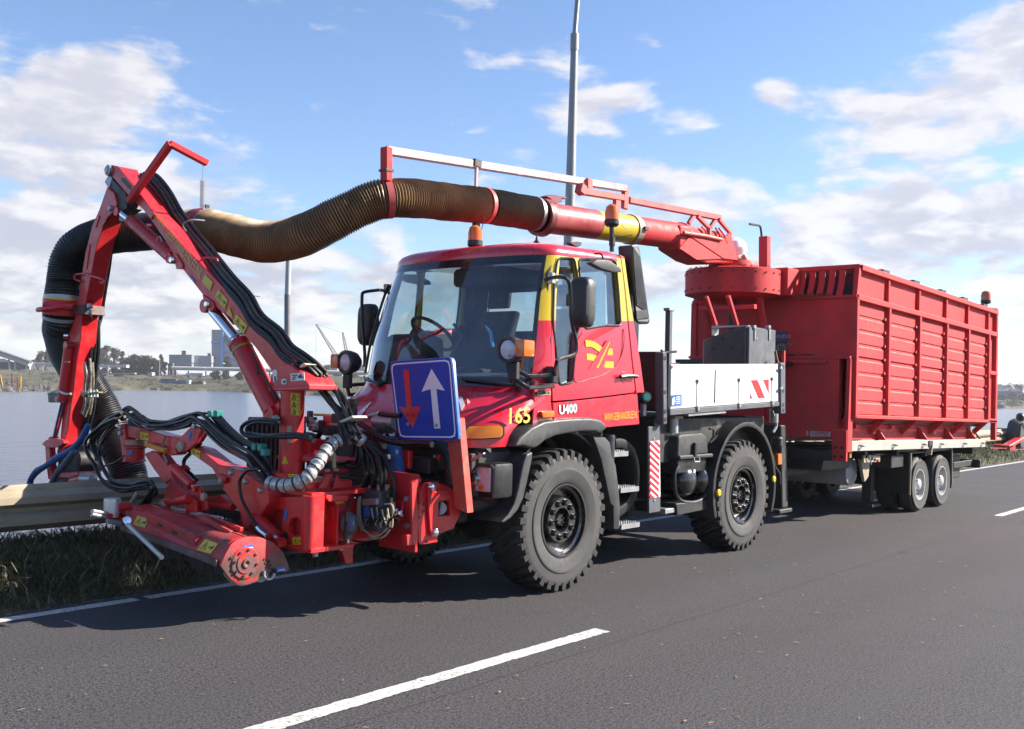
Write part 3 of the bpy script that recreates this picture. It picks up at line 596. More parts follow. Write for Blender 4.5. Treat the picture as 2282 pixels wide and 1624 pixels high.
for u, lb, mt in [(2250, 'white van parked before the warehouse', CWH), (2262, 'grey car parked before the warehouse', CGREY), (2268, 'white car parked before the warehouse', CWH)]:
    t = fthing('parked_car', lb, 'car', u, 520); fpoly([(u, 890.5), (u+1.2, 888.4), (u+5, 888.4), (u+6, 890.5), (u+6, 892.6), (u, 892.6)], 520, 1.7).obj('body', mt, t); fpoly([(u+1.2, 890.3), (u+1.8, 888.9), (u+4.6, 888.9), (u+5.2, 890.3)], 519.9, 1.9).obj('side_window', CWIN, t)
    for q in (1.2, 4.6): M().lathe([(0, -.1), (.3, -.1), (.3, .1), (0, .1)], FAR(u+q, 892.8, 519.8), FW, 8).obj('wheel', STR, t)
t = thing('moored_barge', 'dark moored barge with white wheelhouse near the far right bank', 'boat', tuple(FAR(2229, 909, 390)))
fpoly([(2205, 901.5), (2233, 901.5), (2236, 905), (2234, 910), (2206, 910)], 390, 5).obj('hull', STR, t); fpoly([(2234.2, 900), (2239, 899.5), (2241, 903), (2240, 909.5), (2234.2, 909.5)], 390.3, 4).obj('wheelhouse', CWH, t); fbox(2224, 898.4, 2231, 901.8, 391, 3).obj('deck_load', CGREY2, t)
for u in (2216, 2223): fbox(u, 897, u+.6, 902, 392, .3).obj('mast', STR, t)

# ------------------------------------------------------------------ thin autumn haze over the river
hz_m = bpy.data.materials.new('haze_air'); hz_m.use_nodes = True; t = NT(hz_m.node_tree); t.n.clear()
pvn = t.node('ShaderNodeVolumePrincipled'); pvn.inputs['Density'].default_value = .00028; t.put(pvn.inputs['Color'], (.90, .92, .97)); pvn.inputs['Anisotropy'].default_value = .2
o_ = t.node('ShaderNodeOutputMaterial'); t.l.new(pvn.outputs[0], o_.inputs['Volume'])
setprops(M().box2((-12000, -12000, -3.4), (12000, 6000, 45)).obj('haze', hz_m), kind='stuff')
# ================================================================== TRUCK
PITCH = .04                                        # the loaded front axle lets the truck sit nose-down
def BW(x, y, zb): return Vec((x, y, zb-PITCH*x))
truck = thing('utility_truck', 'red and yellow all-terrain utility truck with white dropside bed', 'truck', (-1.5, 0, 0))

# ---- wheels
def tyre_meshes(R, Wd, lugs, name, rim_r):
    h = Wd/2; sh = .040 if lugs > 10 else .004
    pr = [(rim_r, h-.055), (rim_r+.015, h-.02), (rim_r+.05, h-.004), (rim_r+.11, h), (R-.17, h-.004), (R-.10, h-.012), (R-.085, h-.012), (R-.055, h-.022), (R-sh-.01, h-.045), (R-sh, h-.07)]
    pr = pr[:4]+[(rim_r+.125, h+.004), (rim_r+.135, h)]+pr[4:]
    m = M(); m.lathe(pr+[(r, -a) for r, a in pr[::-1]], (0, 0, 0), (0, 1, 0), 72); tyre = m.mesh(name, RUB, ang=40)
    m = M()
    for s in (-1, 1):
        for k in range(lugs):
            a0 = 2*pi*(k+(.5 if s > 0 else 0))/lugs; da = 2*pi/lugs*.29
            def pt(r, y, a): return Vec((r*sin(a), y, r*cos(a)))
            sk = da*1.4
            ring = []
            for (y, r0, r1, o) in [(h-.012, R-.092, R-.070, 0), (h-.014, R-.10, R-.014, 0), (h-.045, R-.06, R-.001, 0), (h*.45, R-.04, R, sk*.5), (.02*h, R-.04, R-.001, sk*1.7)]:
                ring.append([pt(r0, s*y, a0-da+o*s), pt(r1, s*y, a0-da*.8+o*s), pt(r1, s*y, a0+da*.8+o*s), pt(r0, s*y, a0+da+o*s)])
            m.loft(ring)
    tread = m.mesh('tread', RUBD, ang=25)
    return tyre, tread
TY, TD = tyre_meshes(.592, .385, 34, 'wheel', .300)
RIMB = mat('rim_black', (.012, .012, .013), .22, coat=.5, var=.2, dirt=(.09, .08, .07), damt=.22)
h = .19
m = M(); m.lathe([(.313, h-.05), (.308, h-.012), (.290, h-.012), (.286, h-.045), (.262, h-.055), (.250, h-.125), (.205, h-.13), (.196, h-.06), (.186, h-.042), (.102, h-.042), (.096, h-.055), (.092, h-.14), (0, h-.14)], (0, 0, 0), (0, 1, 0), 48); RIM = m.mesh('rim', RIMB)
m = M(); m.lathe([(.052, h-.14), (.05, h-.075), (.04, h-.065), (0, h-.065)], (0, 0, 0), (0, 1, 0), 20)
for k in range(8): m.lathe([(.008, h-.075), (.008, h-.052), (0, h-.052)], (.036*cos(k*pi/4), 0, .046*sin(k*pi/4)), (0, 1, 0), 6)
HUB = m.mesh('hub', RIMB)
m = M(); m.lathe([(.027, h-.044), (.026, h-.026), (.021, h-.022), (.019, h-.034), (.013, h-.034), (.012, h-.018), (0, h-.018)], (0, 0, 0), (0, 1, 0), 12); NUT = m.mesh('wheel_nut', RIMB)
m = M(); m.box((.275, h-.045, 0), (.016, .012, .05)); VAL = m.mesh('valve', STEEL)
def truck_wheel(x, y, flip, spin):
    w = link('wheel', TY, truck, Vec((x, y, .588))-Vec(truck.location)); w.rotation_euler = (0, spin, pi if flip else 0)
    for nm, me in (('tread', TD), ('rim', RIM), ('hub', HUB), ('valve', VAL)): link(nm, me, w, (0, 0, 0))
    for k in range(10): link('wheel_nut', NUT, w, (.146*cos(2*pi*k/10+.2), 0, .146*sin(2*pi*k/10+.2)))
for x in (0, -3.155):
    truck_wheel(x, .872, False, .3+x); truck_wheel(x, -.872, True, .9+x)

# ---- chassis
m = M()
for s in (-1, 1): m.bar(BW(1.05, s*.36, .86), BW(-4.25, s*.36, .86), .09, .22)
for x in (.9, -.8, -1.9, -2.6, -3.9, -4.2): m.box(BW(x, 0, .86), (.10, .66, .16))
m.obj('chassis_frame', DARK, truck, .006)
for x in (0, -3.155):
    m = M(); m.tube([(x, .69, .588), (x, .35, .56), (x, .0, .52), (x, -.35, .56), (x, -.69, .588)], [.09, .10, .17, .10, .09], 14); m.lathe([(.19, -.09), (.2, 0), (.19, .09), (.0, .1)], (x, .1, .53), (1, 0, 0), 20); m.obj('axle', DARK, truck)
    for s in (-1, 1):
        m = M(); pts = []
        for i in range(61): a = i/60*5*2*pi; pts.append((x+.07*cos(a), s*.52+.07*sin(a), .66+.34*i/60))
        m.tube(pts, .014, 5); m.obj('coil_spring', DARK, truck)
m = M(); m.lathe([(0, -.6), (.16, -.58), (.17, 0), (.16, .9), (0, .95)], (-1.3, 0, .72), (1, 0, 0), 14); m.obj('gearbox', DARK, truck)

# ---- cab skin: plan curves stacked by body height
ZB = [1.25, 1.36, 1.50, 1.62, 1.69, 1.80, 2.10, 2.45, 2.80]
XC = [1.16, 1.16, 1.06, .86, .735, .70, .615, .49, .335]
XS = [.74, .70, .50, .28, .20, .195, .17, .12, .03]
def yside(zb): return 1.035-.085*max(0., (zb-2.1)/.75)-.03*max(0, (1.4-zb)/.3)
def front(t, zb, inset=0.):
    xc, xs = np.interp(zb, ZB, XC), np.interp(zb, ZB, XS); L = xc-xs-inset; w = yside(zb)-inset
    y = w*math.copysign(abs(sin(t))**(2/2.9), t); return BW(float(xs+L*cos(t)), float(y), zb)
def skin(t0, t1, nt, zs, th, lift=0.):
    return M().sheet([[front(t, z, -lift) for t in np.linspace(t0, t1, nt)] for z in zs], th)
def CABPAINT():
    def b(t, bs, tc):
        x, y, z = t.xyz(tc); zb = t.math('ADD', z, t.math('MULTIPLY', x, .058))
        up = t.math('GREATER_THAN', t.math('ADD', z, t.math('MULTIPLY', x, .062)), 2.253); top = t.math('LESS_THAN', t.math('ADD', z, t.math('MULTIPLY', x, .075)), 2.815)
        f = t.noise(tc, 2.5, 6, .65); k = t.math('MULTIPLY', up, top)
        c = t.mix(k, (.56, .010, .034), (.56, .39, .008)); c = t.mix(t.math('MULTIPLY', t.ramp(f, .5, .75), .07), c, DUST)
        t.put(bs.inputs['Base Color'], c); t.put(bs.inputs['Roughness'], t.ramp(f, .3, .7, .26, .36)); bs.inputs['Coat Weight'].default_value = .6; bs.inputs['Coat Roughness'].default_value = .06
    return nodemat('cab_two_tone_paint', b)
CABP = CABPAINT()
TG = radians(67)
cabn = M().sheet([[front(t, z) for t in np.linspace(-pi/2, pi/2, 61)] for z in np.linspace(1.25, 1.71, 12)], .02).obj('cab_nose', RED, truck, ang=50)
for s in (-1, 1):
    a = skin(TG, pi/2, 8, np.linspace(1.71, 2.80, 14), .03) if s > 0 else skin(-pi/2, -TG, 8, np.linspace(1.71, 2.80, 14), .03)
    a.obj('windscreen_pillar', CABP, truck, ang=50)
def zrow(f, t): return 1.715+(2.795-1.715)*f
FR = mat('windscreen_border', (.012, .012, .014), .12, coat=.6)
ws = skin(-TG+.075, TG-.075, 41, np.linspace(1.785, 2.735, 14), None, .002).obj('windscreen', WSGLASS, truck, ang=60)
for nm, (t0, t1, z0, z1) in {'upper': (-TG, TG, 2.735, 2.80), 'lower': (-TG, TG, 1.71, 1.785)}.items():
    skin(t0, t1, 41, np.linspace(z0, z1, 3), .012, .003).obj('border_strip', FR, ws, ang=50)
for s in (-1, 1): skin(s*TG if s < 0 else TG-.075, -TG+.075 if s < 0 else TG, 4, np.linspace(1.785, 2.735, 12), .012, .003).obj('border_strip', FR, ws, ang=50)
# roof: shrinking plan loops
def plan(zb, k, dz):
    P = [front(t, 2.80) for t in np.linspace(-pi/2, pi/2, 33)]
    w = yside(2.8); xr = -.93
    P += [BW(x, w, 2.8) for x in (-.25, -.55, xr+.14)]+[BW(xr+.14-.14*sin(a), w-.14+.14*cos(a), 2.8) for a in (.4, .8, 1.2, pi/2)]
    P += [BW(xr, y, 2.8) for y in (.4, 0, -.4)]+[BW(xr+.14-.14*sin(a), -w+.14-.14*cos(a), 2.8) for a in (pi/2, 1.2, .8, .4)]+[BW(x, -w, 2.8) for x in (xr+.14, -.55, -.25)]
    c = BW(-.35, 0, 2.8); return [c+(p-c)*k+Vec((0, 0, dz)) for p in P]
M().loft([plan(2.8, k, dz) for k, dz in [(.96, -.01), (1.0, 0), (1.003, .02), (.995, .05), (.965, .082), (.90, .108), (.75, .128), (.5, .14), (.2, .145)]]).obj('roof', RED, truck, ang=60)
# side sheets, from photo outlines on the leaning side surface
def S5(u, w, s=1):
    y = 1.0
    for _ in range(4):
        p = Q('A5', u, w, y=y); y = yside(p.z+PITCH*p.x)
    return Vec((p.x, s*y, p.z))
def smooth_loop(P, k=3): 
    P = list(P); n = len(P); out = []
    for i in range(n):
        a, b, c, d = [Vec(P[(i+j) % n]) for j in (-1, 0, 1, 2)]
        for j in range(k): t = j/k; out.append(.5*((2*b)+(c-a)*t+(2*a-5*b+4*c-d)*t*t+(3*b-a-3*c+d)*t**3))
    return out
def rnd(pts, r=.12):
    """cut each corner of a photo-plane loop into three points"""
    n = len(pts); out = []
    for i in range(n):
        p, q, s_ = np.array(pts[i-1], float), np.array(pts[i], float), np.array(pts[(i+1) % n], float)
        a = q+(p-q)*min(r, .4); b = q+(s_-q)*min(r, .4); out += [tuple(a), tuple((a+2*q+b)/4), tuple(b)]
    return out
DOOR = [(1462, 500), (1466, 420), (1476, 300), (1488, 225), (1510, 203), (1560, 196), (1700, 197), (1850, 206), (1893, 216), (1905, 240), (1925, 400), (1948, 640), (1975, 900), (1998, 1088), (1990, 1104), (1800, 1128), (1600, 1150), (1462, 1160), (1455, 1000), (1452, 760)]
QWIN = rnd([(1492, 228), (1600, 226), (1622, 350), (1640, 560), (1644, 660), (1615, 740), (1603, 850), (1590, 1040), (1502, 1056), (1488, 900), (1462, 640), (1470, 400)], .2)
MWIN = rnd([(1630, 232), (1845, 236), (1872, 258), (1890, 450), (1905, 668), (1800, 668), (1672, 690), (1660, 560), (1640, 380)], .12)
for s in (-1, 1):
    d = M().plate([S5(u, w, s) for u, w in DOOR], [[S5(u, w, s) for u, w in QWIN], [S5(u, w, s) for u, w in MWIN]], (0, -s*.045, 0)).obj('door', CABP, truck, .008, ang=40)
    for nm, L in (('quarter_window', QWIN), ('side_window', MWIN)):
        g = M(); g.prism([S5(u, w, s)-Vec((0, s*.022, 0)) for u, w in L], (0, -s*.005, 0)); g.obj(nm, GLASS, d)
        P = [S5(u, w, s)+Vec((0, s*.002, 0)) for u, w in L]; M().tube(P+[P[0], P[1]], .010, 6).obj('window_seal', BLACK, d)
    gr_ = [S5(u, w, s)+Vec((0, s*.0015, 0)) for u, w in [(1652, 690), (1648, 720), (1622, 765), (1612, 850), (1602, 1030), (1700, 1018), (1800, 985), (1870, 930), (1912, 850), (1926, 760), (1922, 690)]]; M().tube(gr_, .0045, 5, sm=4).obj('pressed_groove', mat('groove_shade_red', (.22, .004, .014), .4), d)  # shade of the door crease drawn as a thin darker red tube
    hh = [S5(u, w, s)+Vec((0, s*.03, 0)) for u, w in [(1885, 1003), (1915, 998), (1960, 996), (1992, 1000)]]
    M().tube(hh, .019, 8, sm=3).obj('door_handle', BLACK, d); hc = S5(1925, 1005, s); M().lathe([(.055, 0), (.05, .004), (0, .006)], hc, (0, s, 0), 20).obj('handle_recess', RED, d)
    # lower side panel above the wheel arch
    LOW = [(1460, 1172), (1600, 1160), (1800, 1138), (1990, 1114), (2012, 1118), (2025, 1312), (1880, 1326), (1742, 1340), (1700, 1318), (1600, 1312), (1478, 1330), (1466, 1280)]
    M().plate([S5(u, w, s)+Vec((0, s*.004, 0)) for u, w in LOW], [], (0, -s*.04, 0)).obj('side_panel', RED, truck, .008, ang=40)
    # front side filler between nose and door
    FIL = [(1345, 1030), (1410, 1010), (1452, 960), (1453, 1160), (1466, 1300), (1478, 1330), (1330, 1310), (1340, 1180)]
    M().plate([S5(u, w, s)-Vec((0, s*.003, 0)) for u, w in FIL], [], (0, -s*.03, 0)).obj('front_side_panel', RED, truck, .006)
    REAR = [(1896, 205), (1930, 215), (1960, 440), (1992, 640), (2035, 900), (2062, 1106), (2006, 1112), (1980, 900), (1954, 640), (1932, 420), (1908, 240)]
    M().plate([S5(u, w, s) for u, w in REAR], [], (0, -s*.05, 0)).obj('rear_corner_panel', CABP, truck, .008, ang=40)
    M().plate([S5(u, w, s)-Vec((0, s*.02, 0)) for u, w in [(1440, 330), (1500, 190), (1890, 200), (1990, 640), (2010, 1100), (1470, 1160), (1440, 900)]], [[S5(u, w, s)-Vec((0, s*.02, 0)) for u, w in [(1452, 400), (1492, 215), (1880, 222), (1925, 640), (1915, 690), (1650, 720), (1612, 1075), (1480, 1085), (1452, 700)]]], (0, -s*.03, 0)).obj('door_frame', INTER, truck)
# rear wall with window, floor, dash, seats
rw = lambda y, z: Vec((-.96, y, z))
M().plate([rw(-.97, 1.4), rw(.97, 1.4), rw(1.0, 2.2), rw(.92, 2.86), rw(-.92, 2.86), rw(-1.0, 2.2)], [[rw(-.74, 2.24), rw(.74, 2.24), rw(.76, 2.3), rw(.73, 2.74), rw(.68, 2.79), rw(-.68, 2.79), rw(-.73, 2.74), rw(-.76, 2.3)]], (-.04, 0, 0)).obj('rear_wall', INTER, truck)
M().prism([rw(-.74, 2.24), rw(.74, 2.24), rw(.72, 2.79), rw(-.72, 2.79)], (.004, 0, 0)).obj('rear_window', GLASS, truck)
M().box2((-.97, -.90, 1.36), (.45, .90, 1.42)).obj('cab_floor', INTER, truck)
M().prism([BW(.02, -.84, 1.5), BW(.42, -.84, 1.5), BW(.42, -.84, 1.68), BW(.36, -.84, 1.79), BW(.15, -.84, 1.81), BW(.02, -.84, 1.7)], (0, 1.68, 0)).obj('dashboard', INTER, truck, .03, segs=2)
m = M(); c = Vec((.28, -.56, 1.95)); m.prism([c+Vec(q) for q in [(-.16, -.26, -.17), (.16, -.30, -.17), (.14, -.28, .12), (.02, -.25, .20), (-.12, -.24, .15)]], (0, .55, 0)); m.obj('instrument_pod', BLACK, truck, .03, segs=2)
m = M(); c = Vec((.06, -.50, 2.16)); ax = Vec((-.62, .10, .78)).normalized(); u_ = ax.orthogonal().normalized(); v_ = ax.cross(u_)
m.tube([c+(u_*cos(a)+v_*sin(a))*.225 for a in np.linspace(0, 2*pi, 33)], .017, 8)
for a in (.5, 2.6, 4.7): m.bar(c+(u_*cos(a)+v_*sin(a))*.22, c-ax*.04, .035, .014)
m.tube([c-ax*.03, c-ax*.42], .035, 10); m.obj('steering_wheel', BLACK, truck)
for y in (-.48, .36):
    m = M(); m.prism([(-.22, y-.25, 1.72), (-.2, y+.25, 1.72), (-.72, y+.25, 1.70), (-.72, y-.25, 1.70)], (0, 0, .14)); st = m.obj('seat', SEAT, truck, .05, segs=3)
    M().prism([(-.60, y-.25, 1.84), (-.74, y-.25, 1.84), (-.88, y-.2, 2.42), (-.80, y-.2, 2.44), (-.70, y-.24, 2.2)], (0, .47, 0)).obj('seat_back', SEAT, st, .05, segs=3)
    M().prism([(-.80, y-.14, 2.46), (-.87, y-.14, 2.46), (-.89, y-.14, 2.66), (-.82, y-.14, 2.67)], (0, .28, 0)).obj('headrest', SEAT, st, .035, segs=3)
    M().box2((-.7, y-.2, 1.42), (-.25, y+.2, 1.7)).obj('seat_base', INTER, st)
M().tube([(-.9, .62, 2.62), (-.72, .55, 2.1), (-.62, .5, 1.8)], .016, 6).obj('seat_belt', mat('belt_pale', (.5, .5, .42), .7), truck)
M().box2((-.6, -.22, 2.58), (.12, .42, 2.74)).obj('overhead_console', INTER, truck, .03)
m = M()
for k in range(9): m.box((.16, -.02+k*.06, 2.68), (.006, .008, .09))
m.obj('air_grille', GREYM, truck)
m = M(); c = Q('B8', 1085, 880, x=.40); m.tube([c+Vec((0, -.07, .10)), c+Vec((0, -.01, .04)), c+Vec((0, .02, -.08))], [.008, .016, .014], 8); m.obj('air_gun', mat('tool_blue', (.10, .30, .62), .35), truck)
g = [Q('B8', *p, x=.55) for p in [(780, 770), (850, 872), (770, 1010)]]; M().tube(g, .014, 6).obj('wiper_arm', BLACK, truck)

# ---- grille, bumper, lamps on the nose
M().box2((.55, -.93, .72), (.98, .93, 1.20)).obj('nose_core', DARK, truck, .03)
m = M()
for z in (.86, .98, 1.09): m.box((1.02, 0, z), (.05, 1.1, .03))
m.obj('grille', BLACK, truck)
for s in (-1, 1):
    c = Vec((.93, s*.92, .965)); b = M().box((c.x-.10, c.y, c.z), (.22, .34, .27)).obj('headlamp_housing', BLACK, truck, .03, segs=2)
    M().box((c.x+.02, c.y, c.z+.01), (.03, .27, .19)).obj('headlamp', LENS, b, .02, segs=2)
    M().lathe([(.0, .04), (.05, .035), (.065, 0)], (c.x+.03, c.y-.02*s, c.z+.01), (1, 0, 0), 16).obj('reflector', CHROME, b)
    M().lathe([(.0, .02), (.018, .015), (.02, 0)], (c.x+.036, c.y+s*.06, c.z-.05), (1, 0, 0), 10).obj('indicator_bulb', ORL, b)
    fr = [Vec((c.x+.05, c.y+dy, c.z+dz)) for dy, dz in [(-.19, .12), (.17, .12), (.19, .1), (.19, -.12), (.17, -.14), (-.19, -.14)]]
    M().tube(fr+[fr[0]], .016, 6).obj('headlamp_guard', BLACK, b)
    # amber indicator set in the painted nose
    def onfront(u, w, tgt=None):
        best = None
        for t in np.linspace(.3, pi/2, 160):
            for zb in np.linspace(1.26, 1.70, 5):
                pass
        r = ray('A6', u, w); lo = None
        for d in np.linspace(6.3, 8.6, 461):
            p = CAM+r*d; zb = p[2]+PITCH*p[0]
            if not 1.2 < zb < 2.7: continue
            w_ = yside(zb)
            if abs(p[1]) > w_: continue
            xs, xc = np.interp(zb, ZB, XS), np.interp(zb, ZB, XC); fx = xs+(xc-xs)*sqrt(max(0, 1-(abs(p[1])/w_)**2.9))
            if p[0] <= fx: return Vec([float(q) for q in p])
        return Q('A6', u, w, y=1.0)
    L = [onfront(*p) for p in [(262, 315), (285, 288), (400, 282), (505, 280), (524, 296), (524, 348), (508, 366), (380, 372), (262, 372)]]
    L = [Vec((p.x, s*p.y, p.z)) for p in L]; nrm = Vec((.75, s*.65, .1)).normalized()
    fl = M().prism([p-nrm*.01 for p in L], nrm*.055).obj('front_indicator', ORANGE, truck, .008, segs=2)
    cc = sum(L, Vec())/len(L); M().prism([cc+(p-cc)*1.10-nrm*.01 for p in L], nrm*.045).obj('indicator_bezel', BLACK, fl)
    L = [S5(*p) for p in [(1372, 1228), (1440, 1220), (1456, 1226), (1456, 1262), (1380, 1270)]]; L = [Vec((p.x, s*p.y, p.z)) for p in L]
    M().prism(L, (0, s*.03, 0)).obj('side_repeater', ORL, truck, .008, segs=2)
for y in (.2,):
    for (u, w) in [(1565, 760), (1590, 740)]: pass
M().tube(QL('C8', [(1690, 500), (1790, 540), (1860, 640), (1890, 780), (1885, 960)], x=1.12), .05, 10, sm=4).obj('intake_hose', HOSE, truck)
for pts in ([(1700, 620), (1690, 700), (1675, 755)], [(2120, 680), (2190, 640), (2260, 600)]):
    M().tube(QL('C8', pts, x=1.06), [.013, .013, .005], 8).obj('hydraulic_coupling', STEEL, truck)
M().box2((1.0, .45, 1.02), (1.06, .95, 1.17)).obj('coupling_plate', DARK, truck, .01)
m = M(); [m.lathe([(0, .02), (.022, .018), (.024, 0)], (1.06, y, 1.12), (1, 0, 0), 10) for y in (.62, .72, .82, .9)]; m.obj('coupling_caps', mat('cap_red', (.5, .02, .02), .4), truck)
M().box2((.80, -.7, .60), (.92, .7, .74)).obj('bumper', DARK, truck, .02)

# ---- writing on the cab
xdir = Vec((-1, 0, PITCH)); up = Vec((0, 0, 1))
a, b = S5(1497, 1250), S5(1613, 1237); text('U400', a+Vec((0, .010, 0)), b-a, up, .082, WHITE, truck, bold=.03, width=(b-a).length)
a, b = S5(1790, 1292), S5(2007, 1270); text('WWW.GEBRVANDERLEE.NL', a+Vec((0, .010, 0)), b-a, up, .068, YEL, truck, bold=.004, width=(b-a).length)
a, b = onfront(562, 268), onfront(716, 262); a2 = S5(1178, 1315); b2 = S5(1310, 1305)
n_ = Vec((.45, .89, .1)).normalized()
text('165', a+n_*.022, b-a, up, .125, mat('number_yellow', (.72, .56, .08), .4), truck, bold=.012, width=(b-a).length*.95)
a, b = S5(1355, 1122), S5(1440, 1116); pl = M().prism([S5(1353, 1126)+Vec((0, .004, 0)), S5(1442, 1119)+Vec((0, .004, 0)), S5(1442, 1094)+Vec((0, .004, 0)), S5(1355, 1100)+Vec((0, .004, 0))], (0, .006, 0)).obj('name_badge', GALV, truck)
text('UNIMOG', S5(1362, 1119)+Vec((0, .011, 0)), b-a, up, .035, INK, pl, bold=.02, width=(b-a).length*.85)
# winding road emblem on the door
def door_decal(name, mt, pts, o): M().prism([S5(u, w)+Vec((0, o, 0)) for u, w in pts], (0, .002, 0)).obj(name, mt, truck)
door_decal('emblem_upper_band', YEL, [(1672, 762), (1700, 764), (1730, 772), (1758, 790), (1784, 812), (1810, 818), (1850, 818), (1852, 862), (1815, 860), (1780, 852), (1750, 832), (1722, 812), (1700, 806), (1675, 806)], .001)
door_decal('emblem_lower_band', YEL, [(1680, 850), (1710, 852), (1740, 862), (1768, 882), (1792, 898), (1820, 902), (1856, 902), (1858, 946), (1815, 944), (1785, 938), (1755, 920), (1730, 902), (1708, 894), (1682, 892)], .001)
door_decal('emblem_road', RED, [(1812, 764), (1842, 762), (1790, 945), (1692, 950)], .0035)
door_decal('emblem_road_line', YEL, [(1826, 772), (1832, 772), (1752, 946), (1740, 946)], .006)
for s in (1, -1):   # white slanting stripes low on the nose
    for k, P in enumerate([[(845, 1140), (872, 1140), (892, 1190), (868, 1232)], [(905, 1150), (925, 1172), (908, 1185)]]):
        L = []
        for u, w in P:
            sx, sy = 1150+u*.53563, 780+w*.53563; p = onfront((sx-1500)/.49261, (sy-1350)/.49261); L.append(Vec((p.x+.006, s*p.y, p.z+.006)))
        M().prism(L, (.003, s*.002, .003)).obj('nose_stripe', WHITE, truck)

for k in range(4):
    L = []
    for u, w in [(832+10*k, 150+28*k), (985-38*k, 22+40*k), (985-38*k, 42+40*k), (834+10*k, 178+26*k)]:
        sx, sy = 1000+u*.30675, 1400+w*.30675; p = onfront((sx-1500)/.49261, (sy-1350)/.49261); L.append(p)
    M().prism([p+Vec((.012, -.004, .006)) for p in L], (.004, 0, .002)).obj('nose_stripe', SIGNW, truck)
# ---- mirrors, lamps, beacons, intake
def mirror(s):
    pm = lambda u, w: (lambda p: Vec((p.x, s*p.y, p.z)))(Q('A5', u, w, y=1.30))
    arm = [S5(1405, 372, s)+Vec((.02, s*.03, 0)), S5(1405, 372, s).lerp(pm(1530, 352), .5)+Vec((0, 0, .01)), pm(1530, 352), pm(1562, 376), pm(1575, 440), pm(1585, 640), pm(1612, 760), pm(1614, 830), pm(1590, 862), pm(1510, 885), pm(1485, 910), (lambda p: Vec((p.x, s*p.y, p.z)))(Q('A5', 1475, 990, y=1.10))]
    if s < 0: arm = [S5(1405, 372, s), *QL('A5', [(330, 436), (290, 440), (232, 450), (216, 478), (218, 640), (228, 760), (234, 860), (232, 940)], y=-1.24)]
    r = M().tube(arm, .016, 8, sm=3).obj('mirror_arm', BLACK, truck)
    c = pm(1650, 515) if s > 0 else Q('A5', 252, 662, y=-1.30); m = M(); rings = []
    for k, (dx_, sc) in enumerate([(.062, .55), (.055, .86), (.03, .98), (0, 1), (-.045, 1), (-.058, .96)]):
        rings.append([c+Vec((dx_, s*(.5+.0)*.2*sc*math.copysign(abs(cos(a))**.45, cos(a)), .205*sc*math.copysign(abs(sin(a))**.45, sin(a)))) for a in np.linspace(0, 2*pi, 25)[:-1]])
    m.loft(rings); hd = m.obj('mirror_housing', GREYM, r, ang=50)
    M().box(c+Vec((-.06, 0, 0)), (.006, .17, .36)).obj('mirror_glass', CHROME, hd, .002)
    M().box(c+Vec((.0, -s*.1, .02)), (.06, .09, .10)).obj('mirror_clamp', BLACK, r, .01)
    M().box(S5(1440, 360, s)+Vec((.0, s*.02, 0)), (.05, .05, .09)).obj('mirror_bracket', STEEL, r, .005)
    # wide-angle mirror above the side window
    p0, p1 = Q('A5', 1735, 200, y=1.0), Q('A5', 1790, 232, y=1.12); p0, p1 = Vec((p0.x, s*p0.y, p0.z)), Vec((p1.x, s*p1.y, p1.z))
    k = M().tube([p0, p0.lerp(p1, .5)+Vec((0, s*.02, .02)), p1], .009, 6, sm=3).obj('kerb_mirror_arm', BLACK, truck)
    L = [(lambda q: Vec((q.x, s*q.y, q.z)))(Q('A5', *q, y=1.16)) for q in [(1690, 262), (1730, 238), (1800, 240), (1880, 290), (1888, 322), (1830, 320), (1760, 300)]]
    M().prism([q+Vec((0, -s*.03, 0)) for q in L], (0, s*.07, 0)).obj('kerb_mirror', GREYM, k, .012, segs=2)
mirror(1); mirror(-1)
def work_lamp(c, s, r=.105):
    c = Vec(c); ax = Vec((1, s*.04, -.05)).normalized()
    b = M().lathe([(0, -.14), (r*.45, -.135), (r*.85, -.09), (r*1.02, -.03), (r*1.05, .02), (r*1.0, .034), (r*.80, .036), (r*.72, .022), (r*.70, .0)], c, ax, 32).obj('work_lamp', BLACK, truck)
    M().lathe([(r*.72, .024), (r*.5, .034), (0, .040)], c, ax, 28).obj('lamp_glass', LENS, b)
    M().lathe([(.012, .038), (.006, .046), (0, .047)], c+Vec((0, s*.03, -.05)), ax, 8).obj('amber_glint', ORL, b)
    M().box(c+Vec((-.02, s*(r+.03), .01)), (.13, .10, .13)).obj('side_indicator', ORL, b, .015, segs=2)
    M().box(c+Vec((-.03, s*.02, -r-.06)), (.05, .09, .14)).obj('lamp_bracket', DARK, b, .008)
    q = Vec((.25, s*1.09, c.z-.185))
    M().tube([c+Vec((-.03, s*.02, -r-.04)), c+Vec((-.12, s*.1, -r-.10)), q], .018, 8).obj('support_rod', BLACK, b)
    M().tube([c+Vec((-.03, s*.02, -r-.12)), c+Vec((-.12, s*.1, -r-.19)), q+Vec((0, 0, -.09))], .018, 8).obj('support_rod', BLACK, b)
    M().box(q+Vec((0, -s*.02, 0)), (.08, .09, .14)).obj('support_bracket', BLACK, b, .01)
work_lamp(Q('A5', 1180, 825, x=.74), 1); p = Q('A5', 118, 908, x=.74); work_lamp(p, -1)
def beacon(parent, c, h=.21, r=.075, stalk=.0):
    c = Vec(c)
    b = M().lathe([(.03, -stalk-.02), (.03, -.02), (r*.8, -.015), (r*1.05, .005), (r*1.05, .045), (r*.98, .05), (0, .05)], c, (0, 0, 1), 20).obj('beacon', BLACK, parent)
    M().lathe([(r, .05), (r*1.0, h*.62), (r*.82, h*.88), (r*.4, h*.99), (0, h)], c, (0, 0, 1), 20).obj('beacon_dome', ORL, b); M().lathe([(.028, .05), (.03, h*.7), (0, h*.72)], c, (0, 0, 1), 10).obj('beacon_core', ORANGE, b)
    return b
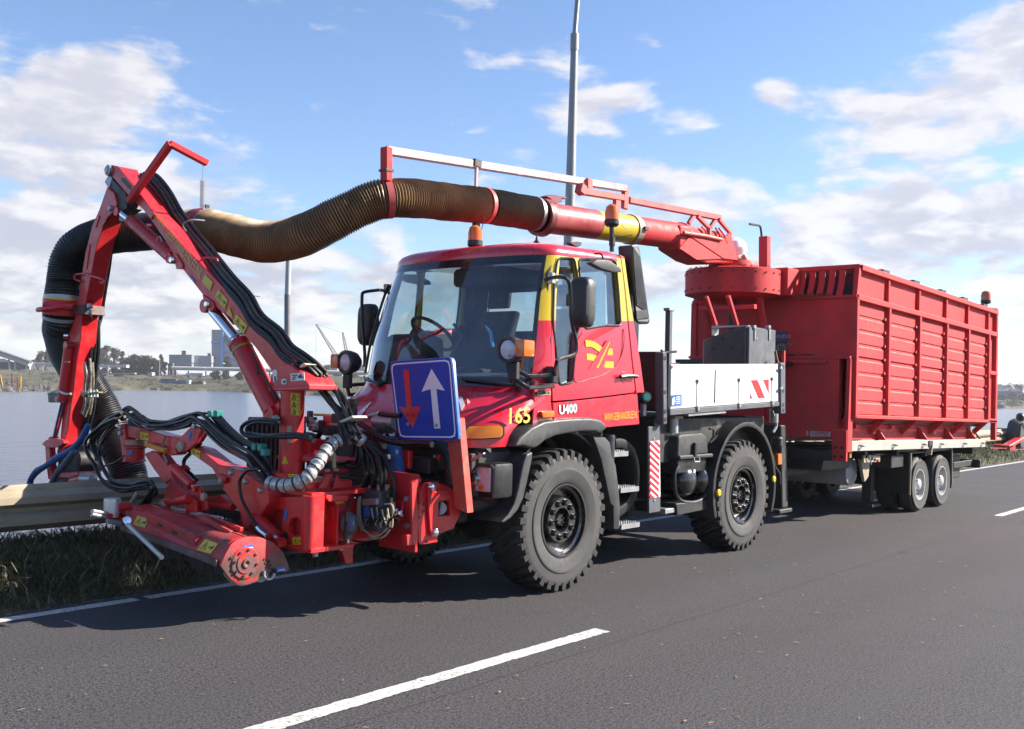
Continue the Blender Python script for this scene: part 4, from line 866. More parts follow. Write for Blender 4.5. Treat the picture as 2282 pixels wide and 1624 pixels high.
beacon(truck, Q('B2', 1028, 1168, y=-.12), .19, .067, .05)
ba = Q('B3', 705, 520, y=.55); bt = Q('B3', 702, 385, y=.55)
b = beacon(truck, bt, .20, .068, .0); M().tube([ba-Vec((0, 0, .08)), bt], .022, 8).obj('beacon_stalk', BLACK, b); M().tube([ba+Vec((0, .01, .05)), ba+Vec((-.2, .1, .10)), ba+Vec((-.05, .08, .18))], .006, 5).obj('beacon_cable', BLACK, b)
M().box(ba+Vec((0, 0, .02)), (.05, .05, .09)).obj('stalk_clamp', BLACK, b, .008)
for uu, ww in [(580, 238), (1355, 115)]:
    p = Q('A5', uu, ww+10, y=-.5 if uu < 900 else .45); M().lathe([(.03, 0), (.012, .02), (.004, .07), (0, .075)], p, (0, 0, 1), 8).obj('washer_nozzle', BLACK, truck)
a, b_ = Q('B2', 1148, 775, y=-.05), Q('B2', 1050, 1190, y=-.12); M().tube([b_, a], .004, 5).obj('aerial', DARK, truck)
M().prism([Q('A5', *p, y=.55) for p in [(1540, 128), (1600, 122), (1625, 128), (1622, 145), (1590, 160)]], (0, .05, 0)).obj('roof_marker', DARK, truck, .006)
L = [Q('A5', *p, y=.95) for p in [(1958, 140), (1995, 140), (2010, 160), (2078, 640), (2070, 658), (2005, 655), (1992, 640)]]
si = M().prism([p+Vec((-.02, -.14, 0)) for p in L], (0, .16, 0)).obj('air_intake', BLACK, truck, .02, segs=2)
m = M()
for k in range(26):
    t = k/25; a = L[0].lerp(L[6], .05+.74*t); b2 = L[2].lerp(L[3], .10+.72*t); m.bar(a+Vec((-.012, .028, .012)), b2+Vec((.008, .028, -.03)), .012, .012, up=(0, 1, 0))
m.obj('intake_slats', BLACK, si); cI = sum(L, Vec())/7; M().prism([cI+(p-cI)*.93+Vec((-.004, .0205, 0)) for p in L], (0, .003, 0)).obj('intake_mesh', mat('mesh_grey', (.16, .16, .165), .6), si)
M().prism([L[0].lerp(L[6], .86)+Vec((.0, .02, 0)), L[2].lerp(L[3], .84)+Vec((.01, .024, 0)), L[2].lerp(L[3], .96)+Vec((.01, .024, 0)), L[0].lerp(L[6], .98)+Vec((0, .02, 0))], (0, .012, 0)).obj('intake_panel', GREYM, si, .004)
M().box2((-1.22, .74, 1.5), (-1.02, .96, 2.6)).obj('air_filter_box', BLACK, truck, .04)
# wipers resting across the glass foot
for ta, tb in ((.98, .35), (-.30, -.95)):
    P = [front(t, z, -.03) for t, z in zip(np.linspace(ta, tb, 7), np.linspace(1.715, 1.765, 7))]; M().tube(P, .013, 7).obj('wiper', BLACK, truck); M().lathe([(0, .03), (.03, .025), (.035, -.02)], P[0], (.5, .5, .7), 10).obj('wiper_pivot', BLACK, truck)
P = [front(t, z, -.03) for t, z in ((-1.02, 1.80), (-1.08, 2.1), (-1.12, 2.45), (-1.14, 2.62))]; M().tube(P, .013, 7, sm=3).obj('wiper', BLACK, truck)
# ---- mudguards, steps, tanks, boxes along the left side
def arc_strip(cx, cz, r0, r1, a0, a1, y0, y1, n=20):
    """mudguard: a bent sheet of thickness r1-r0, angles from the front horizontal, counter-clockwise seen from the left"""
    A = np.linspace(radians(a0), radians(a1), n); return M().loft([[(cx+r*cos(a), y, cz+r*sin(a)) for r, y in [(r1, y0), (r1, y1), (r0, y1), (r0, y0)]] for a in A])
for s in (-1, 1):
    # front flare: painted black lip following the opening in the body
    out_ = [Q('A6', *p, y=1.075) for p in [(470, 960), (540, 890), (590, 800), (620, 690), (640, 610), (672, 530), (706, 462), (640, 436), (578, 425), (600, 400), (655, 340), (720, 290), (800, 252), (900, 236), (1000, 226), (1100, 224), (1180, 236), (1218, 262), (1232, 300)]]
    in_ = [Q('A6', *p, y=1.075) for p in [(1180, 335), (1120, 320), (1040, 325), (940, 335), (860, 350), (790, 385), (740, 420), (720, 470), (700, 530), (672, 640), (652, 730), (610, 830), (560, 910), (500, 965)]]
    P = [Vec((p.x, s*p.y, p.z)) for p in out_+in_]
    up_ = [Q('A6', *p, y=1.06) for p in [(578, 430), (620, 360), (700, 292), (790, 250), (900, 234), (1020, 226), (1120, 224), (1190, 238), (1225, 268), (1232, 300), (1182, 334), (1150, 318), (1060, 320), (950, 334), (870, 350), (800, 380), (745, 425), (712, 440), (640, 420)]]
    lo_ = [Q('A6', *p, y=1.06) for p in [(480, 962), (535, 905), (575, 830), (602, 730), (628, 600), (648, 520), (664, 480), (705, 462), (702, 520), (684, 600), (664, 690), (640, 790), (600, 875), (552, 930), (505, 965)]]
    for P, nm in ((up_, 'wheel_flare'), (lo_, 'front_flare')):
        P = [Vec((p.x, s*p.y, p.z)) for p in P]; M().prism([p+Vec((0, s*.045, 0)) for p in P], (0, -s*.30, 0)).obj(nm, GREYM, truck, .028, segs=3, ang=50)
    arc_strip(.0, .62, .70, .72, 30, 170, s*.62, s*1.0).obj('wheel_housing', DARK, truck)
    # rear corner piece behind the front wheel, carrying the steps
    P = [Q('A6', *p, y=1.05) for p in [(1165, 350), (1180, 366), (1250, 362), (1285, 400), (1300, 500), (1325, 560), (1345, 720), (1356, 850), (1352, 1012), (1312, 1014), (1310, 850), (1290, 830), (1255, 660), (1225, 520), (1190, 420)]]
    rc = M().prism([Vec((p.x, s*p.y, p.z)) for p in P], (0, -s*.32, 0)).obj('rear_flare', GREYM, truck, .02, segs=2)
    p = Q('A6', 1275, 360, y=.95); M().lathe([(.0, .02), (.055, .02), (.06, 0), (.055, -.22), (0, -.22)], Vec((p.x, s*.95, p.z)), (0, 0, 1), 16).obj('filler_pipe', BLACK, rc)
    p = Q('A6', 1215, 330, y=.98); M().cyl(Vec((p.x, s*.98, p.z+.08)), Vec((p.x, s*.98, p.z-.1)), .022, 8).obj('flare_stay', BLACK, rc)
    for (u, w) in [(1280, 470), (1355, 725), (1360, 985)]:
        a = Q('A6', u, w, y=.98); b2 = Q('A6', u+128, w-6, y=.98); L = max(.28, abs(a.x-b2.x)); z = a.z
        st = M(); st.box((a.x-L/2, s*.90, z-.012), (L, .17, .018)); st.box((a.x-L/2, s*.985, z-.018), (L, .012, .045)); st = st.obj('step', STEEL, truck)
        k = M()
        for i in range(8):
            for j in range(3): k.lathe([(.012, 0), (.010, .012), (.006, .014)], (a.x-L*(i+.5)/8, s*(.845+.05*j), z), (0, 0, 1), 6)
        k.obj('step_studs', STEEL, st)
# ---- inner wheel arch, warning board, battery box, air tanks (left); a plain tool locker on the right
arc_strip(-1.0, .88, .27, .36, 80, 268, .48, .90, 24).obj('arch_panel', BLACK, truck, .02, segs=2); M().box2((-1.32, .50, .5), (-.6, .46, 1.28)).obj('arch_shade_plate', DARK, truck, .01)  # bent inner arch panel; the dark plate stands in for its shaded hollow
M().box2((-1.8, .38, .62), (-1.62, .85, 1.3)).obj('tank_bracket', DARK, truck, .01)
wb = [Q('A7', *p, y=1.03) for p in [(415, 748), (490, 742), (495, 1312), (420, 1326)]]
bo = M().prism(wb, (0, -.02, 0)).obj('warning_board', CHAR, truck, .003)
w4 = [Q('A7', *p, y=1.033) for p in [(424, 846), (489, 840), (493, 1215), (428, 1226)]]
M().prism(w4, (0, .002, 0)).obj('striped_plate', SIGNW, bo)
x0, x1 = w4[0].x, w4[1].x; zt, zb_ = w4[0].z, w4[3].z; n = 9; H_ = (zt-zb_)/n
for k in range(-2, n+1):
    pol = [(0., zt-(k+.0)*H_), (1., zt-(k+1.6)*H_), (1., zt-(k+2.1)*H_), (0., zt-(k+.5)*H_)]
    def clipz(pol, z, keep_below):
        o = []
        for i in range(len(pol)):
            a, b2 = pol[i], pol[(i+1) % len(pol)]; ia, ib = (a[1] <= z) == keep_below, (b2[1] <= z) == keep_below
            if ia: o.append(a)
            if ia != ib: t = (z-a[1])/(b2[1]-a[1]); o.append((a[0]+(b2[0]-a[0])*t, z))
        return o
    pol = clipz(clipz(pol, zt, True), zb_, False) if True else pol
    if len(pol) >= 3: M().prism([Vec((x0+(x1-x0)*f, 1.0365, z)) for f, z in pol], (0, .001, 0)).obj('red_stripe', SIGNR, bo)
for u, w in [(452, 828), (456, 1240)]: M().lathe([(0, .004), (.012, .003), (.012, 0)], Q('A7', u, w, y=1.034), (0, 1, 0), 8).obj('rivet', STEEL, bo)
bx = [Q('A7', *p, y=1.00) for p in [(616, 815), (640, 800), (780, 790), (808, 812), (818, 925), (610, 955)]]
b = M().prism([p for p in bx], (0, -.42, 0)).obj('battery_box_lid', GREYM, truck, .03, segs=3)
M().box2((bx[5].x-.005, 1.025, bx[5].z-.02), (bx[4].x-.05, .56, bx[5].z+.02)).obj('lid_rim', GREYM, b, .01)
M().box2((bx[5].x-.03, .985, bx[5].z-.16), (bx[4].x+.02, .60, bx[5].z-.02)).obj('battery_tray', BLACK, truck, .01)
p = Q('A7', 725, 900, y=1.02); M().box(p, (.045, .03, .14)).obj('lid_latch', BLACK, b, .006); M().tube([p+Vec((.04, .012, -.08)), p+Vec((.04, .02, -.12)), p+Vec((-.06, .02, -.12)), p+Vec((-.06, .012, -.08))], .009, 6).obj('latch_handle', STEEL, b)
for u in (660, 772):
    c = Q('A7', u, 1108, y=.93); r = .158; m = M(); m.lathe([(r*sin(a)*.98, .1*cos(a)) for a in np.linspace(.02, pi/2, 10)]+[(r, -.5), (0, -.55)], c, (0, 1, 0), 28); a_ = m.obj('air_tank', RIMB, truck)
    M().box(c+Vec((-.03, .085, .10)), (.035, .003, .035)).obj('tank_label', SIGNW, a_)
fr = QL('A7', [(612, 1010), (592, 1060), (590, 1130), (600, 1200), (640, 1245), (720, 1250), (780, 1220), (815, 1150)], y=.985); M().tube(fr, .018, 8, sm=3).obj('tank_guard', BLACK, truck)
bb = [Q('A7', *p, y=1.0) for p in [(600, 1262), (840, 1232), (840, 1294), (608, 1342)]]; M().prism(bb, (0, -.5, 0)).obj('side_beam', DARK, truck, .008)
M().prism([Q('A7', *p, y=.98) for p in [(527, 1298), (590, 1290), (590, 1320), (527, 1332)]], (0, -.2, 0)).obj('beam_stub', STEEL, truck, .004)
M().box2((-2.7, -1.0, .55), (-1.5, -.45, 1.15)).obj('tool_locker', BLACK, truck, .03)
M().box2((-2.55, .42, .6), (-1.5, .7, 1.12)).obj('inner_bracket', DARK, truck, .01)
# rear mudguards
for s in (-1, 1):
    arc_strip(-3.155, .66, .665, .715, -22, 205, s*.66, s*1.075, 36).obj('rear_mudguard', BLACK, truck, .012, segs=2)
for u, w in [(880, 1188), (1248, 1097)]:
    p = Q('A7', u, w, y=1.09); k = M().lathe([(0, .022), (.028, .02), (.036, .012), (.036, 0)], p, (0, 1, 0), 18).obj('side_reflector', mat('reflector_yellow', (.85, .52, .01), .25, coat=.4), truck); M().lathe([(0, .026), (.008, .025), (.008, .02)], p, (0, 1, 0), 8).obj('reflector_screw', DARK, k)
L = [Q('A7', *p, y=.98) for p in [(1280, 930), (1306, 925), (1308, 1000), (1282, 1003)]]; M().prism(L, (0, -.05, 0)).obj('tail_lamp', ORL, truck, .006)
M().tube(QL('A7', [(1240, 930), (1262, 1020), (1290, 1060), (1292, 1130)], y=.95), .014, 6).obj('lamp_stay', BLACK, truck)
M().box(Q('A7', 1275, 850, y=.9), (.10, .12, .12)).obj('rear_hook', DARK, truck, .02)
M().bar((-4.1, -.9, .80), (-4.1, .85, .80), .12, .12).obj('rear_crossbar', DARK, truck, .01)
# small horn and fittings behind the cab
p = Q('A7', 395, 550, y=.98); c = M().lathe([(.0, .03), (.05, .028), (.055, 0), (.045, -.05), (0, -.06)], p, (.55, .83, .1), 16).obj('coupling_head', BLACK, truck); M().lathe([(0, .034), (.035, .034), (.036, .03)], p, (.55, .83, .1), 14).obj('coupling_lens', GREENF, c)
M().box(p+Vec((0, -.02, -.12)), (.05, .05, .12)).obj('socket', STEEL, truck, .01)
m = M()
for k in range(5):
    m.tube([(-1.06, .5-.07*k, 1.62), (-1.2, .5-.07*k, 1.72-.02*k), (-1.3, .48-.07*k, 1.45), (-1.42, .45-.06*k, 1.25)], .016, 6, sm=4)
m.obj('air_line', HOSE, truck)

# ---- dropside bed
bp = [Q('A7', *p, y=1.06) for p in [(552, 328), (1290, 325), (1290, 578), (552, 622)]]
xf, xr = bp[0].x, -3.93; zb0 = lambda x: float(np.interp(x, [-3.93, -1.57], [1.600, 1.512])); zt0 = lambda x: float(np.interp(x, [-3.93, -1.57], [2.022, 1.940]))
bed = M().prism([(xf, -1.05, zb0(xf)+.02), (xr, -1.05, zb0(xr)+.02), (xr, -1.05, zb0(xr)-.03), (xf, -1.05, zb0(xf)-.03)], (0, 2.1, 0)).obj('bed_floor', DARK, truck, .005)
def dropside(s):
    m = M(); n = 3; pf = []
    zs = [0, .30, .335, .62, .655, .97, 1.0]; off = [0, 0, -.008, -.008, 0, 0, -.01]
    b = M().prism([(xf-.02, s*1.075, zb0(xf)), (xr+.03, s*1.075, zb0(xr)), (xr+.03, s*1.075, zt0(xr)), (xf-.02, s*1.075, zt0(xf))], (0, -s*.035, 0)).obj('side_board', WHITE, truck, .008, segs=2)
    for x in (-2.17, -2.98):
        pass
    for f in (.215, .365, .58, .905):
        x = xf+(xr-xf)*f; wd = .016 if f != .365 else .03; top = .62 if f != .365 else .94
        M().box((x, s*1.078, zb0(x)+.20 if f == .365 else zb0(x)+.13), (wd if f != .365 else .012, .008, .34 if f == .365 else .26)).obj('hinge_strap' if f != .365 else 'board_seam', CHAR if f == .365 else WHITE, b, .002)
        if f != .365:
            M().box((x, s*1.088, zb0(x)-.012), (.05, .03, .05)).obj('hinge', STEEL, b, .005); M().prism([(x+.022, s*1.078, zb0(x)+.275), (x-.0, s*1.078, zb0(x)+.275), (x, s*1.078, zb0(x)+.235)], (0, s*.014, 0)).obj('strap_end', CHAR, b)
    M().prism([(xf, s*1.085, zb0(xf)-.005), (xr+.02, s*1.085, zb0(xr)-.005), (xr+.02, s*1.085, zb0(xr)-.055), (xf, s*1.085, zb0(xf)-.06)], (0, -s*.06, 0)).obj('floor_edge_rail', CHAR, truck, .005)
    M().tube([(xf-.35, s*1.07, zb0(xf-.35)-.075), (xf-1.1, s*1.07, zb0(xf-1.1)-.075)], .012, 6).obj('lashing_rail', STEEL, truck)
    return b
board = dropside(1); dropside(-1)
def on_board(u, w, o=.0): p = Q('A7', u, w, y=1.077+o); return p
sg = M().prism([on_board(*p) for p in [(566, 538), (635, 532), (635, 604), (566, 612)]], (0, .002, 0)).obj('info_sticker', STICKB, board)
for k in range(4): M().prism([on_board(600, 548+k*14, .0025), on_board(628, 545+k*14, .0025), on_board(628, 551+k*14, .0025), on_board(600, 554+k*14, .0025)], (0, .001, 0)).obj('sticker_line', SIGNW, sg)
M().prism([on_board(*p, .0025) for p in [(574, 560), (590, 550), (594, 580), (584, 600), (572, 604)]], (0, .001, 0)).obj('sticker_figure', SIGNW, sg)
hz = M().prism([on_board(*p) for p in [(1096, 438), (1222, 432), (1222, 552), (1096, 560)]], (0, .002, 0)).obj('hazard_panel', SIGNW, board)
for P in ([(1098, 437), (1142, 435), (1192, 553), (1148, 556)], [(1180, 434), (1218, 432), (1218, 528)], [(1097, 532), (1109, 557), (1097, 558)]):
    M().prism([on_board(*p, .0025) for p in P], (0, .0015, 0)).obj('hazard_stripe', SIGNR, hz)
M().lathe([(0, .004), (.014, .003), (.014, 0)], on_board(572, 350), (0, 1, 0), 8).obj('board_rivet', SIGNR, board)
for s in (-1, 1):
    for P, nm in (([(511, 252), (538, 248), (541, 730), (514, 735)], 'front_corner_post'), ([(1297, 322), (1330, 320), (1330, 660), (1300, 662)], 'rear_corner_post')):
        L = [Q('A7', *p, y=1.10) for p in P]; L = [Vec((p.x, s*p.y, p.z)) for p in L]
        k = M().prism(L, (0, -s*.09, 0)).obj(nm, CHAR, truck, .008)
        for f in (.08, .55, .82, .93): c = L[0].lerp(L[3], f).lerp(L[1].lerp(L[2], f), .5); M().lathe([(0, .004), (.022, .003), (.024, 0)], c, (0, s, 0), 10).obj('post_hole', INK, k)
        if nm[0] == 'r':
            for f in (.1, .5): c = L[0].lerp(L[3], f); M().box(c+Vec((0, s*.008, 0)), (.05, .016, .03)).obj('latch', STEEL, k, .004)
M().prism([(xf+.02, -1.0, zb0(xf)), (xf+.02, 1.0, zb0(xf)), (xf+.02, 1.0, zt0(xf)+.12), (xf+.02, -1.0, zt0(xf)+.12)], (-.03, 0, 0)).obj('head_board', REDBROWN, truck, .006)
M().prism([(xr, -1.05, zb0(xr)), (xr, 1.05, zb0(xr)), (xr, 1.05, zt0(xr)), (xr, -1.05, zt0(xr))], (.03, 0, 0)).obj('tail_board', CHAR, truck, .006)
M().box2((-1.58, -.95, .98), (-3.9, .9, 1.0+.42)).obj('subframe', DARK, truck, .01)
for u, w, w2 in [(580, 690, 788), (1252, 630, 720)]:
    a, b2 = Q('A7', u, w, y=.93), Q('A7', u, w2, y=.93); k = M().cyl(a, b2, .05, 16).obj('tipping_post', STEEL, truck); M().box(a+Vec((-.02, .03, .01)), (.16, .06, .03)).obj('post_clamp', GALV, k, .005)
pt, pb = Q('A7', 543, -80, y=.85), Q('A7', 546, 330, y=.85); 
top_ = Q('B3', 1118, 1000, y=.85); b = M().bar(Vec((pb.x, .85, 1.5)), top_, .055, .055).obj('stake_post', CHAR, truck, .006); M().box(top_, (.10, .07, .03)).obj('stake_cap', STEEL, b, .005)
M().tube(QL('A7', [(500, 238), (520, 252), (600, 246)], y=.95), .012, 6).obj('stake_lever', BLACK, b)
M().bar(Q('A7', 1316, 320, y=1.04), Q('A7', 1318, 240, y=1.04), .03, .03).obj('warning_rod', TRED, truck)
# lettered warning under the door: small fittings hanging at the back
M().tube(QL('A7', [(1240, 640), (1262, 700), (1268, 745), (1246, 785)], y=.95), .016, 6, sm=3).obj('rear_linkage', STEEL, truck)
for P in ([(820, 760), (850, 765), (848, 810)], [(825, 855), (850, 832), (872, 805)]): M().tube(QL('A7', P, y=.98), .012, 6).obj('hook_bracket', BLACK, truck)

# ---- cabinet standing on the bed
cb = thing('metal_cabinet', 'charcoal metal cabinet with slanted lid standing on the white dropside bed', 'cabinet', (-3.5, .6, 1.6))
yc = .90; A = Q('A7', 1090, 322, y=yc); Bt = Q('A7', 1085, 90, y=yc); Cr = Q('A7', 1265, 95, y=yc)
xF, xB = Bt.x, Cr.x; zT = .5*(Bt.z+Cr.z); zB = 1.6
M().box2((xF-.012, yc, zB), (xB, yc-.03, zT)).obj('door', CHAR, cb, .006)
fp = [Q('C5', *p, x=xF) for p in [(780, 1235), (780, 830), (745, 815), (520, 870), (350, 940), (245, 985), (245, 1235)]]; fp = [Vec((xF, min(p.y, yc-.035), p.z)) for p in fp]; fp[0].z = fp[-1].z = zB
M().prism(fp, (xB-xF, 0, 0)).obj('body', mat('cabinet_shaded', (.035, .032, .036), .35, coat=.3, var=.2, dirt=(.12, .05, .05), damt=.4, dscale=6), cb, .01)  # shaded front given a darker colour than the lit side door
L = [Q('C5', *p, x=xF-.3) for p in [(340, 820), (560, 815), (745, 812), (745, 826), (350, 845), (350, 925), (340, 925)]]; M().prism(L, (-.15, 0, 0)).obj('worn_frame', STEEL, cb)
for u in (1118, 1215):
    p = Q('A7', u, 78, y=yc); k = M().box(p+Vec((0, -.005, -.008)), (.06, .05, .04)).obj('hinge', STEEL, cb, .005); M().box(p+Vec((-.02, .008, -.09)), (.028, .008, .13)).obj('hinge_leaf', STEEL, k)
M().lathe([(0, .012), (.014, .01), (.014, 0)], Q('A7', 1135, 160, y=yc), (0, 1, 0), 10).obj('lock', STEEL, cb)
for P in [[(1265, 240), (1275, 300), (1285, 322)]]: M().tube(QL('A7', P, y=yc+.01), .008, 6).obj('cord', GALV, cb)
# ================================================================== TRAILER
TSL = .02
trailer = thing('suction_trailer', 'red slatted collecting trailer with round fan housing and suction pipe', 'trailer', (-8.7, 0, 0))
def TZ(x, z): return z+TSL*(x+5.6)
def T(x, y, z): return Vec((x, y, TZ(x, z)))
XF, XRR = -5.63, -11.9
YS = 1.25
def q8(u, w, y=YS): return Q('A8', u, w, y=y)
RIBS = [-5.64, -6.75, -7.96, -9.18, -10.28, -11.42]
ZTOP, ZM, ZL = 3.335, 2.92, 1.425
for s in (-1, 1):
    n0 = set(trailer.children)
    body = M().prism([T(XF-.02, s*1.20, ZL), T(XRR, s*1.20, ZL), T(XRR, s*1.20, ZTOP-.03), T(XF-.12, s*1.20, ZTOP-.03)], (0, -s*.03, 0)).obj('side_wall', TRED, trailer)
    ns = 8; hgt = (ZM-.03-ZL-.03)/ns
    for i in range(5):
        xa, xb = RIBS[i]-.035, RIBS[i+1]+.035
        for k in range(ns):
            z0 = ZL+.03+k*hgt; z1 = z0+hgt; g = .020 if k == 4 else .006
            pr = [(1.203, z0+g), (1.231, z0+g), (1.230, z1-.045), (1.221, z1-.028), (1.221, z1-.002), (1.203, z1-.002)]
            M().prism([T(xa, s*y, z) for y, z in pr], Vec((xb-xa, 0, TSL*(xb-xa)))).obj('slat', TRED, trailer, ang=8)
            if s > 0 and k < 7: M().box(T(xb+.05, 1.245, z1+.018), (.035, .018, .035)).obj('slat_clip', TREDF, trailer)
        M().prism([T(xa, s*1.215, ZM+.03), T(xb, s*1.215, ZM+.03), T(xb, s*1.222, ZTOP-.06), T(xa-(.10 if i == 0 else 0), s*1.222, ZTOP-.06)], (0, -s*.02, 0)).obj('upper_panel', TRED, trailer, .004)
    for i, x in enumerate(RIBS):
        M().prism([T(x+.035, s*1.285, ZL-.02), T(x-.035, s*1.285, ZL-.02), T(x-.035, s*1.285, ZM), T(x+.035, s*1.285, ZM)], (0, -s*.09, 0)).obj('rib', TRED, trailer, .006)
        xo = -.10 if i == 0 else 0
        M().prism([T(x+.025, s*1.265, ZM), T(x-.025, s*1.265, ZM), T(x-.025+xo, s*1.265, ZTOP-.03), T(x+.025+xo, s*1.265, ZTOP-.03)], (0, -s*.06, 0)).obj('upper_rib', TRED, trailer, .005)
        M().prism([T(x+.03, s*1.27, ZL-.02), T(x+.03, s*1.05, ZL-.24), T(x+.03, s*1.02, ZL-.17), T(x+.03, s*1.15, ZL-.02)], (-.06, 0, 0)).obj('hopper_strut', TRED, trailer, .004)
    for z, w_, nm in ((ZM, .075, 'middle_rail'), (ZL-.0, .05, 'bottom_rail'), (ZTOP-.03, .075, 'top_rail')):
        xa = XF-(.11 if nm[0] == 't' else 0); M().bar(T(xa, s*1.255, z), T(XRR, s*1.255, z), .07, w_).obj(nm, TRED, trailer, .008)
    # tail section
    M().prism([T(-11.46, s*1.22, ZL), T(XRR, s*1.22, ZL), T(XRR, s*1.22, ZTOP-.05), T(-11.46, s*1.22, ZTOP-.05)], (0, -s*.02, 0)).obj('tail_panel', TRED, trailer)
    M().prism([T(XRR+.07, s*1.28, ZL-.32), T(XRR-.03, s*1.28, ZL-.32), T(XRR-.03, s*1.28, ZTOP+.04), T(XRR+.07, s*1.28, ZTOP+.04)], (0, -s*.08, 0)).obj('tail_post', TRED, trailer, .006)
    for z in (2.25, 1.44): M().bar(T(-11.45, s*1.26, z), T(XRR, s*1.26, z), .06, .06).obj('tail_rail', TRED, trailer, .005)
    # hopper foot
    M().prism([T(XF, s*1.19, ZL), T(XF, s*1.02, ZL-.10), T(XF, s*1.0, ZL-.10), T(XF, s*1.17, ZL+.02)], Vec((XRR-XF, 0, TSL*(XRR-XF)))).obj('hopper_slope', TRED, trailer)
    M().prism([T(XF, s*1.03, ZL-.10), T(-11.3, s*1.03, ZL-.10), T(-11.3, s*1.03, 1.12), T(XF, s*1.03, 1.12)], (0, -s*.03, 0)).obj('hopper_plate', TRED, trailer, .004)
    for x in (-5.66, -6.95, -8.65, -9.9, -11.1):
        M().prism([T(x, s*1.035, 1.12), T(x, s*1.18, 1.12), T(x, s*1.05, 1.30), T(x, s*1.035, 1.30)], (-.03, 0, 0)).obj('gusset', TRED, trailer)
        M().box(T(x-.55, s*1.06, ZL-.13), (.09, .03, .05)).obj('hopper_tab', TRED, trailer)
    ra = M().prism([T(-5.46, s*1.20, 1.115), T(-11.55, s*1.20, 1.115), T(-11.55, s*1.20, .985), T(-5.46, s*1.20, .985)], (0, -s*.08, 0)).obj('galvanised_rail', mat('rail_zinc', (.40, .38, .33), .55, metal=.05, var=.15, vscale=4, dirt=(.22, .19, .15), damt=.5, dscale=4), trailer, .006)
    for x in (-5.95, -7.15, -8.35, -9.15, -10.3, -11.3):
        M().tube([T(x, s*1.205, 1.06), T(x-.02, s*1.245, 1.055), T(x-.07, s*1.245, 1.05), T(x-.10, s*1.205, 1.05)], .011, 6).obj('lashing_hook', STEEL, ra)
    M().prism([T(-8.62, s*1.205, 1.11), T(-8.78, s*1.205, 1.11), T(-8.78, s*1.205, 1.02), T(-8.62, s*1.205, 1.02)], (0, s*.012, 0)).obj('latch_plate', DARK, ra)
    M().bar(T(-8.72, s*1.21, 1.04), T(-8.66, s*1.21, .90), .05, .03).obj('latch_lever', GALV, ra)
    for x, z in ((-6.82, 1.24), (-9.3, 1.24), (-11.35, 1.21)): M().box(T(x, s*1.06, z), (.06, .03, .09)).obj('side_marker', ORL, trailer, .006)
    for x in (-5.80, -8.9): M().box(T(x, s*1.14, .93), (.07, .03, .07)).obj('side_marker', ORL, trailer, .006)
    if s < 0:
        for o in set(trailer.children)-n0: o.location.y += .20      # the box stands a little skew behind the truck
# roof frame hoops and rear
for x in (-6.7, -7.9, -9.1, -10.2, -11.3): M().bar(T(x, -1.0, ZTOP), T(x, 1.2, ZTOP), .10, .05).obj('roof_hoop', DARK, trailer); M().box(T(x, 1.2, ZTOP+.035), (.24, .08, .05)).obj('hoop_bracket', DARK, trailer, .006)
M().prism([T(XRR, -1.0, ZL), T(XRR, 1.2, ZL), T(XRR, 1.2, ZTOP), T(XRR, -1.0, ZTOP)], (.03, 0, 0)).obj('rear_wall', TRED, trailer)
M().prism([T(XF-.2, -1.0, ZTOP-.10), T(XRR, -1.0, ZTOP-.10), T(XRR, 1.19, ZTOP-.10), T(XF-.2, 1.19, ZTOP-.10)], (0, 0, .02)).obj('roof_net', DARK, trailer)
M().prism([T(XF, -1.1, ZL-.08), T(XRR, -1.1, ZL-.08), T(XRR, 1.1, ZL-.08), T(XF, 1.1, ZL-.08)], (0, 0, .03)).obj('load_floor', DARK, trailer)
# front wall: lower box, upper wall, raked grille
M().prism([T(XF, -1.03, 2.16), T(XF, 1.24, 2.16), T(XF, 1.24, 2.93), T(XF, -1.03, 2.93)], (-.04, 0, 0)).obj('front_wall', TRED, trailer, .006)
lb = M().box2((XF+.12, -1.03, 1.13), (XF, 1.10, 2.165)).obj('lower_front_wall', TRED, trailer, .008)
M().box2((XF+.13, -1.05, 2.14), (XF-.01, 1.24, 2.175)).obj('front_ledge', TRED, trailer, .004)
M().prism([(XF+.10, 1.24, 2.165), (XF-.0, 1.24, 2.165), (XF-.0, 1.24, .98), (XF+.16, 1.24, .98), (XF+.16, 1.24, 1.05)], (0, -.05, 0)).obj('corner_plate', TRED, trailer, .006)
M().prism([T(XF+.18, 1.05, 1.25), T(XF+.18, 1.235, 1.25), T(XF+.18, 1.235, .86), T(XF+.18, 1.06, .86), T(XF+.18, 1.05, 1.0)], (-.05, 0, 0)).obj('front_corner_foot', TRED, trailer, .006)
for y, z in ((1.09, 1.03), (1.18, 1.03), (1.09, .92), (1.18, .92)): M().lathe([(0, .004), (.02, .003), (.022, 0)], T(XF+.18, y, z), (1, 0, 0), 8).obj('foot_hole', INK, trailer)
M().box2((XF+.16, .02, 1.25), (XF+.12, .10, 1.85)).obj('wall_stiffener', TRED, trailer, .005)
M().box2((XF+.16, -1.0, 2.08), (XF+.12, .95, 2.12)).obj('wall_stiffener', TRED, trailer, .005)
for y in np.linspace(-.02, 1.04, 9):
    m = M(); R_ = []
    for t in np.linspace(0, 1, 8):
        z = 2.94+(ZTOP-.02-2.94)*t; x = XF-.02-.09*t-.045*sin(pi*t*.9)+.05; R_.append([(x, y-.040, z), (x+.012, y, z), (x, y+.040, z), (x-.012, y+.040, z), (x-.012, y-.040, z)])
    m.loft(R_); m.obj('grille_bar', TRED, trailer)
M().prism([(XF-.16, -1.0, 2.94), (XF-.24, -1.0, ZTOP+.0), (XF-.24, 1.2, ZTOP+.0), (XF-.16, 1.2, 2.94)], (-.01, 0, 0)).obj('grille_shade_backing', INK, trailer)  # black sheet stands in for the shaded gap behind the bars
